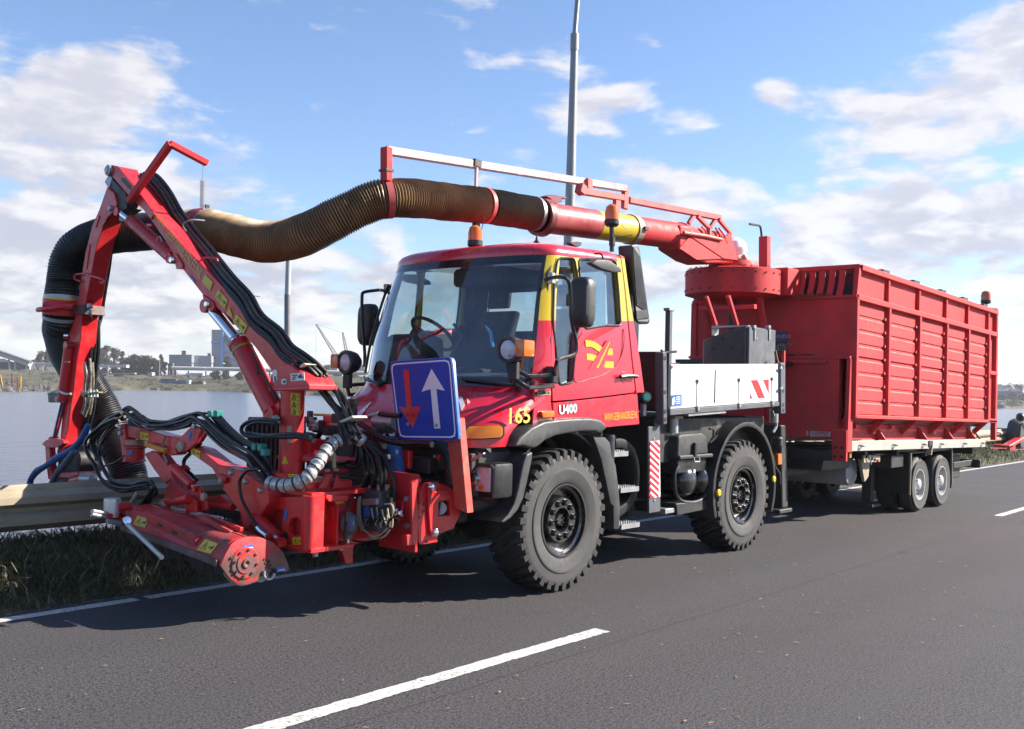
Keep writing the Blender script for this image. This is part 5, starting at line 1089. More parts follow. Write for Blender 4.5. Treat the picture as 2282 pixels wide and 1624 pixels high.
M().bar(T(XF-.09, -1.05, ZTOP-.02), T(XF-.09, 1.27, ZTOP-.02), .06, .06).obj('front_top_rail', TRED, trailer, .006); M().bar((XF+.0, -1.05, 2.93), (XF+.0, 1.27, 2.93), .06, .04).obj('front_middle_rail', TRED, trailer, .006)
M().prism([(XF+.02, 1.27, 2.93), (XF-.05, 1.27, 2.93), (XF-.14, 1.27, ZTOP), (XF-.07, 1.27, ZTOP)], (0, -.06, 0)).obj('raked_corner_post', TRED, trailer, .005)
for (y0, y1, z) in ((-.3, .95, 2.945), (-.9, .75, 2.18)):   # hay dust lying on the ledges
    m = M()
    for _ in range(260):
        y = random.uniform(y0, y1); c = Vec((XF+.03+random.uniform(-.02, .07), y, z+random.uniform(0, .03))); s = random.uniform(.006, .02); e = Vec((random.gauss(0, 1), random.gauss(0, 1), random.gauss(0, .6))).normalized(); g = e.orthogonal().normalized()
        m.add([c-e*s*2, c+g*s*.5, c+e*s*2, c-g*s*.5], [[0, 1, 2, 3]])
    setprops(m.obj('hay_dust', CLOVER, trailer), kind='stuff')
# plates on the front wall
lp_ = [Q('C6', *p, x=XF+.125) for p in [(560, 170), (775, 178), (772, 232), (558, 226)]]
pl = M().prism(lp_, (.004, 0, 0)).obj('maker_plate', SIGNW, trailer)
p0, p1 = Q('C6', 568, 195, x=XF+.131), Q('C6', 760, 200, x=XF+.131); text('ACKERMANN', p0, Vec((0, 1, 0)), (0, 0, 1), .038, SIGNR, pl, bold=.02, width=abs(p1.y-p0.y))
p0 = Q('C6', 568, 221, x=XF+.131); text('FAHRZEUGBAU', p0, Vec((0, 1, 0)), (0, 0, 1), .038, SIGNR, pl, bold=.02, width=abs(p1.y-p0.y))
M().prism([Q('C6', *p, x=XF+.125) for p in [(525, 166), (538, 196), (527, 226), (512, 196)]], (.004, 0, 0)).obj('maker_mark', SIGNW, trailer); M().prism([Q('C6', *p, x=XF+.130) for p in [(525, 180), (531, 196), (527, 212), (519, 196)]], (.002, 0, 0)).obj('maker_mark_core', SIGNR, trailer)
po = [Q('C5', *p, x=XF+.003) for p in [(1000, 884), (1180, 880), (1178, 1110), (1000, 1120)]]
pb_ = M().prism(po, (.004, 0, 0)).obj('poster', mat('poster_dusk', (.05, .04, .13), .5, var=.6, vscale=3), trailer)
pp = [Q('C5', *p, x=XF+.008) for p in [(1000, 995), (1179, 992), (1178, 1110), (1000, 1120)]]; M().prism(pp, (.002, 0, 0)).obj('poster_ground', mat('poster_land', (.02, .022, .03), .6, var=.5), pb_)
pw = mat('poster_ink', (.42, .38, .30), .5)
text('8770', Q('C5', 1062, 1100, x=XF+.012), (0, 1, 0), (0, 0, 1), .085, pw, pb_, width=abs(Q('C5', 1062, 1100, x=XF).y-Q('C5', 1170, 1098, x=XF).y)); text('ozie', Q('C5', 1062, 955, x=XF+.012), (0, 1, 0), (0, 0, 1), .06, pw, pb_, width=.20)
text('een deur', Q('C5', 1080, 1034, x=XF+.012), (0, 1, 0), (0, 0, 1), .04, mat('poster_gold', (.35, .22, .10), .5), pb_, width=.24)
# chassis
for s in (-1, 1): M().bar(T(-4.9, s*.42, .90), T(-11.7, s*.42, .90), .12, .20).obj('chassis_beam', DARK, trailer, .008)
for x in (-5.5, -6.6, -7.8, -9.0, -10.2, -11.4): M().box(T(x, 0, .92), (.10, 2.1, .12)).obj('cross_beam', DARK, trailer, .006)
M().prism([T(-5.5, -.95, .97), T(-5.5, .95, .97), T(-5.5, .9, .72), T(-5.5, -.9, .72)], (-.9, 0, 0)).obj('under_box', DARK, trailer, .01)
M().box2((-7.95, .5, .68), (-7.45, 1.08, .86)).obj('side_locker', DARK, trailer, .01)
m = M(); m.lathe([(0, -.6), (.17, -.58), (.19, -.5), (.19, .55), (0, .6)], (-6.6, .3, .66), (0, 1, 0), 20); m.obj('air_vessel', mat('vessel_grey', (.30, .30, .31), .5), trailer)
M().prism([T(-6.55, .99, .88), T(-6.9, .99, .88), T(-6.85, .99, .62), T(-6.72, .99, .55)], (0, -.04, 0)).obj('bracket_plate', GALV, trailer)
L = [Q('C6', *p, y=1.09) for p in [(1125, 432), (1300, 432), (1298, 498), (1127, 508)]]; vp = M().prism(L, (0, -.02, 0)).obj('valve_panel', GALV, trailer)
for k in range(5): c = L[0].lerp(L[2], .15+.17*k); M().lathe([(0, .02), (.018, .018), (.02, 0)], c, (0, 1, 0), 8).obj('valve_knob', DARK if k < 4 else SIGNR, vp)
M().tube([Q('C6', 1180, 425, y=1.12), Q('C6', 1205, 528, y=1.12)], .010, 5).obj('valve_lever', STEEL, vp)
M().box2((-7.75, .6, .16), (-7.62, .74, .9)).obj('landing_leg', DARK, trailer, .01); M().box2((-7.85, .55, .10), (-7.52, .8, .14)).obj('landing_foot', DARK, trailer, .006)
# drawbar and front stand
M().prism([(-4.75, .70, 1.30), (-4.75, .46, 1.30), (-4.75, .42, .30), (-4.75, .74, .30)], (-.16, 0, 0)).obj('front_stand', DARK, trailer, .012)
for s in (-1, 1): M().bar((-4.25, s*.05, .62), (-5.9, s*.5, .72), .10, .14).obj('drawbar', DARK, trailer, .01)
M().tube([(-3.95, 0, .62), (-4.3, 0, .62)], .05, 12).obj('tow_eye', STEEL, trailer)
M().box2((-4.95, .30, .24), (-4.6, .78, .29)).obj('stand_foot', DARK, trailer, .01)
# wheels
TT, _td = tyre_meshes(.405, .235, 8, 'wheel', .225)
GRIM = mat('rim_silver', (.48, .47, .46), .4, metal=.25, var=.15, dirt=(.16, .15, .14), damt=.4); h = .117
m = M(); m.lathe([(.232, h-.03), (.228, h-.006), (.212, h-.008), (.205, h-.06), (.19, h-.10), (.12, h-.11), (.10, h-.11), (0, h-.11)], (0, 0, 0), (0, 1, 0), 40); TRIM = m.mesh('rim', GRIM)
m = M(); m.lathe([(.085, h-.11), (.080, h-.02), (.06, h-.004), (.03, h), (0, h)], (0, 0, 0), (0, 1, 0), 24)
for k in range(8): m.lathe([(.010, h-.06), (.010, h-.01), (0, h-.01)], (.07*cos(k*pi/4), 0, .07*sin(k*pi/4)), (0, 1, 0), 6)
THUB = m.mesh('hub', GRIM)
m = M(); [m.lathe([(.013, h-.11), (.012, h-.085), (0, h-.083)], (.155*cos(k*pi/4), 0, .155*sin(k*pi/4)), (0, 1, 0), 6) for k in range(8)]; TNUT = m.mesh('wheel_nuts', GRIM)
m = M(); [m.lathe([(.4065, y), (.4065, y+.012)], (0, 0, 0), (0, 1, 0), 48) for y in (-.07, -.03, .018, .058)]; TGR = m.mesh('tread', mat('tread_dark', (.018, .018, .018), .8))
for x in (-8.50, -9.52):
    for y, fl in ((1.02, False), (.72, False), (-1.02, True), (-.72, True)):
        w = link('wheel', TT, trailer, Vec((x, y, .402))-Vec(trailer.location)); w.rotation_euler = (0, x*3+y, pi if fl else 0)
        for nm, me in (('rim', TRIM), ('hub', THUB), ('wheel_nuts', TNUT), ('tread', TGR)): link(nm, me, w, (0, 0, 0))
    M().cyl((x, -.7, .40), (x, .7, .40), .07, 12).obj('axle', DARK, trailer)
    for s in (-1, 1): M().bar((x+.45, s*.45, .50), (x-.45, s*.45, .50), .08, .06).obj('leaf_spring', DARK, trailer)
for s in (-1, 1):
    M().box2((-8.02, s*1.14, .30), (-7.98, s*.60, .86)).obj('mud_flap', BLACK, trailer, .004); M().tube([(-8.0, s*1.15, .28), (-8.02, s*1.15, .88)], .014, 6).obj('flap_edge', GALV, trailer)
    M().box2((-10.03, s*1.12, .26), (-10.0, s*.60, .86)).obj('mud_flap', BLACK, trailer, .004); M().tube([(-10.0, s*1.13, .32), (-9.97, s*1.13, .9)], .012, 6).obj('flap_edge', GALV, trailer)
    M().box2((-8.2, s*1.1, .86), (-9.95, s*.6, .88)).obj('mudguard_top', BLACK, trailer, .004)
# underrun guard at the rear
M().box2((-11.7, -1.1, .50), (-11.62, 1.1, .64)).obj('underrun_bar', DARK, trailer, .01)
for s in (-1, 1): M().bar((-10.6, s*.95, .58), (-11.65, s*.95, .58), .05, .10).obj('underrun_side', DARK, trailer, .006); M().bar((-11.4, s*.6, .9), (-11.5, s*.6, .6), .06, .06).obj('underrun_leg', DARK, trailer)
M().box2((-11.2, -.8, .35), (-10.5, .9, .72)).obj('spare_carrier', DARK, trailer, .01)
M().tube([T(-11.95, .9, 1.25), (-11.8, 1.15, .85)], .018, 6).obj('tail_rope', mat('rope_pale', (.5, .45, .32), .8), trailer)
beacon(trailer, Q('A8', 1375, 345, y=1.1)+Vec((0, 0, .02)), .21, .08, .16)
M().tube(QL('A8', [(1372, 372), (1400, 370), (1430, 376)], y=1.15), .02, 6).obj('beacon_cable', BLACK, trailer)

# ---- fan housing and suction pipe
DC = Vec((-4.95, -.18, 0)); RD = .615
cD = Q('D', 1634, 600, y=-.18-.0); zT_, zB_ = 3.255, 2.945
DC.x = float(cD.x)-.0
fan = M().lathe([(0, zB_-.06), (RD*.4, zB_-.06), (RD*.72, zB_-.05), (RD, zB_), (RD, zT_), (RD-.02, zT_+.012), (0, zT_+.012)], (DC.x, DC.y, 0), (0, 0, 1), 48).obj('fan_housing', TRED, trailer)
for z in (zB_+.05, zT_-.05):
    for k in range(26): a = 2*pi*k/26; M().lathe([(.012, 0), (.009, .012), (0, .013)], (DC.x+RD*cos(a), DC.y+RD*sin(a), z), (cos(a), sin(a), 0), 6).obj('rim_bolt', DARK, fan)
M().box2((DC.x-RD-.1, DC.y-.1, zB_+.0), (DC.x-.2, DC.y+RD+.05, zT_+.05)).obj('outlet_duct', TRED, trailer, .01)
m = M()
for _ in range(160):
    c = Vec(Q('B3', random.gauss(1905, 16), random.gauss(806, 13), y=.28)); e = Vec((random.gauss(0, 1), random.gauss(0, 1), random.gauss(0, 1))).normalized(); g = e.orthogonal().normalized(); s = random.uniform(.01, .03); m.add([c-e*s, c+g*s*.4, c+e*s, c-g*s*.4], [[0, 1, 2, 3]])
setprops(m.obj('hay_tuft', CLOVER, trailer), kind='stuff')
m = M()
for _ in range(300):
    a, r = random.uniform(0, 2*pi), RD*sqrt(random.uniform(.4, .98)); c = Vec((DC.x+r*cos(a), DC.y+r*sin(a), zT_+.015+random.uniform(0, .03))); e = Vec((random.gauss(0, 1), random.gauss(0, 1), random.gauss(0, .5))).normalized(); g = e.orthogonal().normalized(); s = random.uniform(.01, .025); m.add([c-e*s, c+g*s*.4, c+e*s, c-g*s*.4], [[0, 1, 2, 3]])
setprops(m.obj('hay_litter', CLOVER, trailer), kind='stuff')
for (a, b2) in [((1385, 905), (1455, 1115)), ((1545, 900), (1610, 1115))]:
    M().bar(Q('B3', *a, y=.15), Q('B3', *b2, y=.15), .05, .05).obj('fan_strut', TRED, trailer, .006)
for y in (-.55, .25): M().bar((DC.x+.1, y, zB_-.03), (XF+.1, y, 1.6), .07, .07).obj('fan_strut', TRED, trailer, .006)
M().bar((DC.x+.3, -.5, zB_-.18), (DC.x+.3, .3, zB_-.18), .08, .06).obj('strut_crossbar', TRED, trailer, .005)
M().cyl((DC.x, DC.y, 2.0), (DC.x, DC.y, zB_-.05), .05, 12).obj('drive_shaft', DARK, trailer); M().lathe([(0, 0), (.14, 0), (.16, .05), (.10, .1), (0, .1)], (DC.x, DC.y, 2.15), (0, 0, 1), 16).obj('drive_hub', DARK, trailer)
for k in range(1): M().prism([(DC.x-.5, -.75, 2.05), (DC.x+.45, -.75, 2.05), (DC.x+.45, .5, 2.05), (DC.x-.5, .5, 2.05)], (0, 0, .05)).obj('fan_platform', DARK, trailer, .005)
M().bar((XF+.3, -.75, 1.3), (XF+.3, -.75, 2.1), .08, .08).obj('platform_leg', DARK, trailer)
a, b2 = Q('B3', 1812, 690, y=-.3), Q('B3', 1812, 470, y=-.3); v = M().bar(a-Vec((0, 0, .05)), b2, .13, .11).obj('marker_post', TRED, trailer, .005); M().tube(QL('B3', [(1790, 468), (1785, 420), (1775, 392), (1740, 385), (1703, 379)], y=-.3), .016, 6, sm=3).obj('bent_rod', DARK, v)
YP = -.18
P0, P1 = Q('B3', 195, 330, y=-.28), Q('B3', 1205, 470, y=YP)
R0 = .158
def along(t): return P0.lerp(P1, t)
for a, b2, mt, lb in [(0, .33, mat('pipe_dull_red', (.34, .03, .035), .4, coat=.2, var=.2, dirt=(.25, .12, .10), damt=.6, dscale=3), 'dull dark red front length'), (.331, .575, YEL, 'yellow band of the pipe'), (.576, 1.0, TRED, None)]:
    o = M().tube([along(a), along(b2)], R0, 32, cap=False).obj('suction_pipe', mt, trailer); 
    if lb: o['label'] = lb
ax = (P1-P0).normalized()
for t, w, mt in ((.60, .05, GALV), (.995, .03, TRED)): M().lathe([(R0+.002, -w), (R0+.012, -w), (R0+.012, w), (R0+.002, w)], along(t), ax, 32).obj('pipe_clamp', mt, trailer)
M().box(along(.615)+Vec((0, R0+.02, .0)), (.07, .03, .04)).obj('clamp_bolt', DARK, trailer)
# hinged flange at the hose end
M().lathe([(R0+.0, -.05), (R0+.035, -.05), (R0+.04, .02), (R0, .02)], along(0.0), ax, 32).obj('pipe_flange', mat('flange_dark_red', (.16, .02, .025), .45, dirt=GRIME, damt=.5), trailer)
M().prism(QL('B3', [(165, 185), (215, 172), (325, 190), (318, 205), (285, 200), (290, 225), (215, 245), (205, 205)], y=-.30), (0, .10, 0)).obj('flange_latch', mat('flange_dark_red', (0, 0, 0)), trailer, .006)
# elbow dropping into the fan, with stiffener plates
EL = [(1200, 383), (1300, 392), (1500, 436), (1558, 470), (1600, 560), (1622, 640), (1600, 662), (1400, 668), (1320, 640), (1195, 556)]
M().prism(QL('B3', EL, y=DC.y+.155), (0, -.31, 0)).obj('chute', TRED, trailer, .035, segs=3, ang=40)
M().lathe([(.0, .0), (.30, 0), (.34, -.10), (.34, -.16), (0, -.16)], (DC.x, DC.y, zT_+.13), (0, 0, 1), 32).obj('swivel_collar', TRED, trailer)
M().prism(QL('B3', [(1220, 440), (1270, 466), (1515, 630), (1622, 642), (1600, 560), (1560, 440), (1500, 500), (1400, 470)], y=DC.y+.185), (0, -.025, 0)).obj('chute_plate', TRED, trailer, .004)
M().prism(QL('B3', [(1195, 556), (1320, 640), (1520, 632), (1270, 470)], y=DC.y+.175), (0, -.02, 0)).obj('chute_plate', TRED, trailer, .004)
m = M(); c = Q('B3', 1598, 560, y=DC.y); m.lathe([(0, -.14), (.10, -.13), (.15, -.04), (.15, .05), (.08, .13), (0, .15)], c, (.4, .1, 1), 14); m.obj('white_wrap', mat('wrap_white', (.78, .76, .74), .7, bump=.8, bscale=12), trailer)
m = M(); c = Q('B3', 1640, 655, y=DC.y+.1); [m.lathe([(0, -.05), (.06, -.03), (.07, .02), (0, .06)], c+Vec((random.gauss(0, .05), random.gauss(0, .05), random.gauss(0, .02))), (random.gauss(0, 1), random.gauss(0, 1), 1), 7) for _ in range(6)]; m.obj('rag', mat('rag_grey', (.36, .32, .26), .9, var=.4, bump=1, bscale=20), trailer)
# support beams above the pipe
yb = -.24
def beamB3(a, b2, w=.07, hgt=.07, nm='support_beam', mt=TREDF, y=yb): return M().bar(Q('B3', *a, y=y), Q('B3', *b2, y=y), w, hgt).obj(nm, mt, trailer, .006)
beamB3((475, 140), (780, 190)); beamB3((820, 205), (1485, 335)); 
ba, bb_ = Q('B2', 135, 215, y=-.45), Q('B3', 800, 122, y=yb)
beam = M().bar(ba, bb_, .075, .075).obj('boom_beam', mat('beam_sunlit', (.56, .38, .35), .35, metal=.25, coat=.3, var=.12, dirt=(.45, .10, .09), damt=.35, dscale=4), trailer, .006)  # pale pink colour carries the glare of sunlight on the red beam
beam['label'] = 'long beam above the hose, its pale colour painted-in sunlight'
for (p, q_) in [((535, 50), (535, 148)), ((803, 108), (795, 270)), ((740, 165), (735, 290))]: beamB3(p, q_, .05, .09, 'beam_clamp', TREDF)
beamB3((487, 95), (470, 160), .09, .09, 'beam_end_bracket', TREDF)
for (p, q_, y) in [((1315, 290), (1258, 378), -.24), ((1322, 322), (1408, 408), -.12), ((1470, 322), (1415, 408), -.24), ((1478, 345), (1560, 442), -.12), ((1560, 440), (1560, 620), -.02), ((1410, 405), (1407, 515), -.02)]:
    beamB3(p, q_, .045, .05, 'beam_brace', TREDF, y)
beamB3((1380, 400), (1420, 520), .0, .0) if False else None
M().tube(QL('B3', [(1225, 442), (1380, 465), (1500, 492)], y=.02), .022, 8).obj('guide_rod', TREDF, trailer)
for (u, w, u2, w2) in [(1355, 400, 1390, 460), (1455, 408, 1490, 490), (1480, 410, 1540, 520)]: M().tube(QL('B3', [(u, w), ((u+u2)/2+8, (w+w2)/2-6), (u2, w2)], y=.0), .012, 6).obj('retaining_strap', TRED, trailer)
vb = [Q('B2', 145, 185, y=-.45), Q('B2', 145, 525, y=-.45)]
hp = M().bar(vb[0], vb[1], .085, .075).obj('hanger_post', TRED, trailer, .006); M().bar(Q('B2', 145, 405, y=-.45), Q('B2', 145, 428, y=-.45), .10, .09).obj('hanger_clamp', DARK, hp)
M().bar(Q('B2', 1045, 312, y=-.36), Q('B2', 1036, 600, y=-.36), .03, .02).obj('hanger_strap', beam.data.materials[0], trailer); M().bar(Q('B2', 1048, 308, y=-.36), Q('B2', 1044, 378, y=-.36), .05, .09).obj('strap_clamp', DARK, trailer)

# ================================================================== SUCTION HOSE
hose = thing('suction_hose', 'long ribbed suction hose running over the cab from the trailer pipe to the mowing arm', 'hose', (1.5, -2.9, .5))
HP = [(('B2', 1640, 850), -.30), (('B2', 1400, 810), -.34), (('B2', 1115, 765), -.38), (('B2', 800, 735), -.41), (('B2', 500, 700), -.44), (('B2', 215, 690), -.50), (('B1', 1780, 645), -.60), (('B1', 1500, 775), -.78), (('B1', 1240, 910), -1.0), (('B1', 1020, 985), -1.25), (('B1', 800, 1000), -1.5), (('B1', 600, 955), -1.75), (('B1', 430, 915), -2.0), (('B1', 300, 885), -2.2),
      (('A1', 1500, 815), -2.5), (('A1', 1250, 830), -2.75), (('A1', 1000, 850), -3.0), (('A1', 800, 885), -3.25), (('A1', 640, 960), -3.42), (('A1', 560, 1090), -3.5), (('A1', 535, 1250), -3.5), (('A1', 520, 1400), -3.48), (('A1', 512, 1560), -3.52), (('A2', 545, 150), -3.60), (('A2', 600, 330), -3.70), (('A2', 700, 520), -3.78), (('A2', 830, 720), -3.78), (('A2', 930, 920), -3.7), (('A2', 1010, 1110), -3.6), (('A2', 1090, 1280), -3.5), (('A2', 1130, 1450), -3.45), (('A2', 1140, 1600), -3.4)]
HC = spline([Q(*p, y=y) for p, y in HP], 60)
def hose_r(i): return float(np.interp(i/60, [0, 5, 8, 11, 13, 18, 23, 31], [.162, .168, .176, .182, .180, .176, .176, .182]))
def hose_run(i0, i1, mt, label, pitch=.0235, amp=.010):
    P = HC[i0:i1+1]; d = [0.]
    for a, b2 in zip(P, P[1:]): d.append(d[-1]+(b2-a).length)
    n = int(d[-1]/pitch); pts = []; rr = []
    for k in range(n*4+1):
        s = d[-1]*k/(n*4); j = min(int(np.searchsorted(d, s)), len(P)-1); j0 = max(j-1, 0); f = 0 if j == j0 else (s-d[j0])/max(1e-9, d[j]-d[j0])
        pts.append(P[j0].lerp(P[j], f)); rr.append(hose_r(i0+j0+f)+(amp, .3*amp, -amp, .3*amp)[k % 4]*(.92+.16*((k//4*7919) % 13)/13)+.002*sin(s*17)+.0015*sin(s*41))
    m = M(); m.tube(pts, rr, 28, cap=False); o = m.obj('hose_section', mt, hose, ang=75); o['label'] = label
    at = o.data.attributes.new('rib', 'FLOAT', 'POINT'); at.data.foreach_set('value', np.repeat([(1., .6, 0., .6)[k % 4] for k in range(len(pts))], 28).astype(np.float32)); return o
cuts = [0, 2*60, 5*60+20, 13*60+10, 14*60-10, 21*60+20, 22*60, 31*60]
hose_run(0, 2*60-8, mat('olive_hose', (.13, .105, .055), .34, var=.3, dirt=(.05, .04, .02), damt=.6, rib=(.02, .016, .01)), 'dark olive length next to the pipe')
hose_run(2*60+6, 5*60+8, AMB, 'amber brown length above the cab'); hose_run(5*60+26, 13*60-6, AMB, 'long amber brown length that sags')
hose_run(13*60+26, 14*60+10, mat('grey_hose', (.20, .19, .19), .4, var=.3, dirt=(.06, .05, .04), damt=.5, rib=(.03, .03, .03)), 'short grey length beside the red collar'); hose_run(14*60+10, 20*60+50, BHOSE, 'black bend behind the arm', amp=.0055); hose_run(21*60+35, 31*60, BHOSE, 'black length down to the mowing head', amp=.0055)
def band(i, w, mt, dr=.012, nm='hose_clamp'):
    ax_ = (HC[i+4]-HC[i-4]).normalized(); r = hose_r(i)+dr; return M().lathe([(r-.02, -w), (r, -w), (r, w), (r-.02, w)], HC[i], ax_, 36).obj(nm, mt, hose)
band(5*60+17, .030, TREDF); band(2*60-1, .022, TREDF); band(8, .02, STEEL); band(13*60+4, .045, mat('collar_red', (.42, .02, .03), .5)); band(13*60-9, .014, STEEL); band(13*60+20, .05, AMB, .004)
M().box(HC[13*60]+Vec((0, 0, .19)), (.05, .05, .07)).obj('clamp_lever', DARK, hose, .006); M().box(HC[2*60]+Vec((.1, 0, -.20)), (.07, .05, .07)).obj('clamp_block', DARK, hose, .006)
band(20*60+52, .02, STEEL); band(20*60+58, .02, YEL); band(21*60+15, .075, MRED, .014, 'hose_collar'); band(21*60+45, .016, STEEL)
# ================================================================== FRONT-MOUNTED BOOM MOWER
bm = thing('boom_mower', 'red hydraulic boom mower with folded arm reaching over the guardrail', 'boom mower', (1.8, 0, .4))
XB = 2.10
def poly(v, pts, mt, nm, parent, depth, bevel=.006, label=None, **k):
    L = QL(v, pts, **k); d = (-depth, 0, 0) if 'x' in k else (0, -depth, 0)
    return M().prism(L, d).obj(nm, mt, parent, bevel, label=label)
def offs(pts, v): return [Vec(p)+Vec(v) for p in pts]
# carrier frame
ct = Q('A4', 650, 1050, y=.42); cb_ = Q('A4', 650, 1455, y=.42)
M().prism([(ct.x-.005+.055*cos(a), .37+.055*sin(a), cb_.z) for a in np.linspace(-.1, pi/2+.1, 9)]+[(ct.x-.09, .42, cb_.z), (ct.x-.09, .35, cb_.z), (ct.x+.04, .33, cb_.z)], (0, 0, ct.z-cb_.z)).obj('corner_tube', MRED, bm, ang=40)
FX = 2.13
M().plate(QL('A4', [(300, 1062), (600, 1050), (606, 1440), (385, 1445), (372, 1400), (405, 1240), (440, 1160), (312, 1135)], x=FX), [QL('A4', [(450, 1270), (470, 1215), (510, 1205), (545, 1225), (555, 1290), (545, 1340), (500, 1350), (462, 1325)], x=FX)], (-.05, 0, 0)).obj('front_plate', MRED, bm)
M().lathe([(0, .003), (.03, .002), (.03, 0)], Q('A4', 430, 1350, x=FX), (1, 0, 0), 12).obj('plate_hole', INK, bm)
M().lathe([(0, .016), (.02, .014), (.026, .004), (.026, 0)], Q('A4', 328, 1088, x=FX), (1, 0, 0), 14).obj('pivot_pin', GALV, bm)
M().box2((FX-.06, -.55, .50), (FX-.5, .26, .95)).obj('frame_core', MRED, bm, .01)
M().lathe([(0, 0), (.17, 0), (.17, -.55), (0, -.55)], (1.95, .12, .72), (1, 0, 0), 28).obj('main_tube', MRED, bm)
M().box2((FX-.02, .38, ct.z-.012), (1.50, -.45, ct.z+.018)).obj('top_plate', MRED, bm, .004)
M().box2((FX+.02, .44, cb_.z-.02), (1.75, -.1, cb_.z+.012)).obj('bottom_plate', MRED, bm, .004)
M().box2((1.88, .39, cb_.z), (1.86, .2, ct.z)).obj('web_plate', MRED, bm, .003)
M().box2((1.84, .30, .50), (1.40, .28, .62)).obj('lower_side_plate', MRED, bm, .003)
M().bar((2.0, .02, .50), (.95, .05, .52), .22, .16).obj('lower_beam', MRED, bm, .01)
M().prism(QL('A4', [(845, 1420), (942, 1415), (942, 1560), (885, 1562)], y=.12), (0, -.06, 0)).obj('stand_foot', MRED, bm, .004)
for P in ([(790, 995), (822, 880), (848, 945), (880, 935), (885, 985)], [(680, 992), (740, 880), (792, 882), (736, 985)]): M().prism(QL('A4', P, y=.30), (0, -.02, 0)).obj('gusset', MRED, bm, .003)
M().box2((2.0, -.2, 1.10), (1.62, .28, 1.118)).obj('column_base_plate', MRED, bm, .003)
for u, w in [(745, 862), (812, 858)]: M().lathe([(0, .02), (.02, .018), (.02, 0)], Q('A4', u, w, y=.22), (0, 0, 1), 6).obj('bolt', STEEL, bm)
M().prism(QL('A4', [(705, 850), (900, 838), (912, 850), (900, 866), (705, 880)], y=.1), (0, -.03, 0)).obj('stay_plate', MRED, bm, .003)
M().prism(QL('A4', [(740, 1040), (875, 1045), (905, 1040), (905, 1085), (760, 1090), (735, 1060)], y=.42), (0, -.04, 0)).obj('bracket', MRED, bm, .003)
M().prism(QL('A4', [(808, 1090), (872, 1088), (870, 1100), (815, 1108)], y=.40), (0, -.01, 0)).obj('yellow_tag', YEL, bm)
M().prism(QL('A4', [(780, 1130), (850, 1120), (862, 1170), (835, 1180), (845, 1230), (800, 1240)], y=.36), (0, -.03, 0)).obj('bracket', MRED, bm, .003)
M().cyl(Q('A4', 655, 1455, y=.36), Q('A4', 655, 1505, y=.36), .022, 10).obj('grease_fitting', STEEL, bm)
cp = M().box2((1.44, .36, .44), (1.41, .76, 1.02)).obj('cross_plate', MRED, bm, .004)
for u, w in [(1348, 1070), (1352, 1272)]: M().lathe([(0, .02), (.02, .018), (.024, .004), (.024, 0)], Q('A4', u, w, x=1.44), (1, 0, 0), 10).obj('bolt', STEEL, cp)
M().prism(QL('A4', [(1385, 945), (1455, 908), (1462, 930), (1425, 985), (1425, 1415), (1390, 1418)], y=.80), (0, -.03, 0)).obj('mount_flange', MRED, bm, .004)
L = QL('A4', [(1428, 1030), (1478, 955), (1560, 940), (1640, 965), (1702, 1000), (1718, 1075), (1755, 1180), (1700, 1290), (1580, 1340), (1578, 1395), (1455, 1415), (1438, 1400)], y=.76)
sp = M().plate(L, [QL('A4', [(1585, 1092), (1668, 1078), (1672, 1190), (1588, 1198)], y=.76)], (0, -.03, 0)).obj('side_plate', MRED, bm)
M().prism(QL('A4', [(1508, 958), (1560, 948), (1565, 1015), (1620, 1000), (1660, 1010), (1690, 1060), (1590, 1085), (1585, 1200), (1680, 1195), (1700, 1240), (1560, 1350), (1528, 1345), (1510, 1100)], y=.785), (0, -.025, 0)).obj('quick_hitch_plate', MRED, sp, .004) 
for u, w in [(1537, 978), (1556, 1322)]: M().lathe([(0, .035), (.018, .034), (.030, .026), (.034, .008), (.036, 0)], Q('A4', u, w, y=.785), (0, 1, 0), 18).obj('hitch_bolt', CHROME, sp)
for u, w in [(1472, 1107), (1473, 1162), (1492, 1390), (1440, 1100), (1443, 1208)]: M().lathe([(0, .003), (.012, .002), (.012, 0)], Q('A4', u, w, y=.76), (0, 1, 0), 8).obj('plate_hole', INK, sp)
M().cyl(Q('A4', 1600, 1140, y=.70), Q('A4', 1600, 1140, y=.55), .05, 16).obj('hitch_pin', STEEL, bm); M().box2((1.15, .45, .55), (.95, .70, .95)).obj('hitch_box', DARK, bm, .01)
M().prism(QL('A4', [(1345, 1345), (1392, 1335), (1392, 1418), (1350, 1425)], y=.80), (0, -.05, 0)).obj('hitch_lug', MRED, bm, .004)
gb = QL('A4', [(1090, 866), (1470, 858), (1540, 868), (1410, 905), (1130, 916)], z=.965)
M().prism(gb, (0, 0, -.028)).obj('green_board', GREENB, bm, .003)
M().box2((1.38, -.3, .87), (1.0, .36, .93)).obj('board_carrier', DARK, bm, .006)
# column and head
cx = Q('A4', 475, 560, y=0.0); zc0, zc1 = Q('A4', 480, 885, y=0).z, Q('A4', 470, 235, y=0).z
col = M().lathe([(0, zc0-.1), (.089, zc0-.1), (.089, zc1), (0, zc1)], (cx.x, 0, 0), (0, 0, 1), 36).obj('column', MRED, bm)
M().lathe([(.10, zc0-.02), (.15, zc0-.02), (.15, zc0+.02), (.10, zc0+.02)], (cx.x, 0, 0), (0, 0, 1), 30).obj('column_collar', MRED, col)
hd = poly('A4', [(302, 248), (312, 150), (335, 92), (395, 52), (455, 42), (545, 112), (582, 175), (606, 208), (606, 240), (560, 248)], MRED, 'column_head', bm, .26, .008, x=XB+.006)
poly('A4', [(298, 222), (606, 208), (606, 244), (300, 254)], MRED, 'head_flange', bm, .27, .006, x=XB+.015)
decal('data_plate', SIGNW, hd, QL('A4', [(470, 122), (572, 112), (576, 172), (472, 178)], x=XB+.007)); 
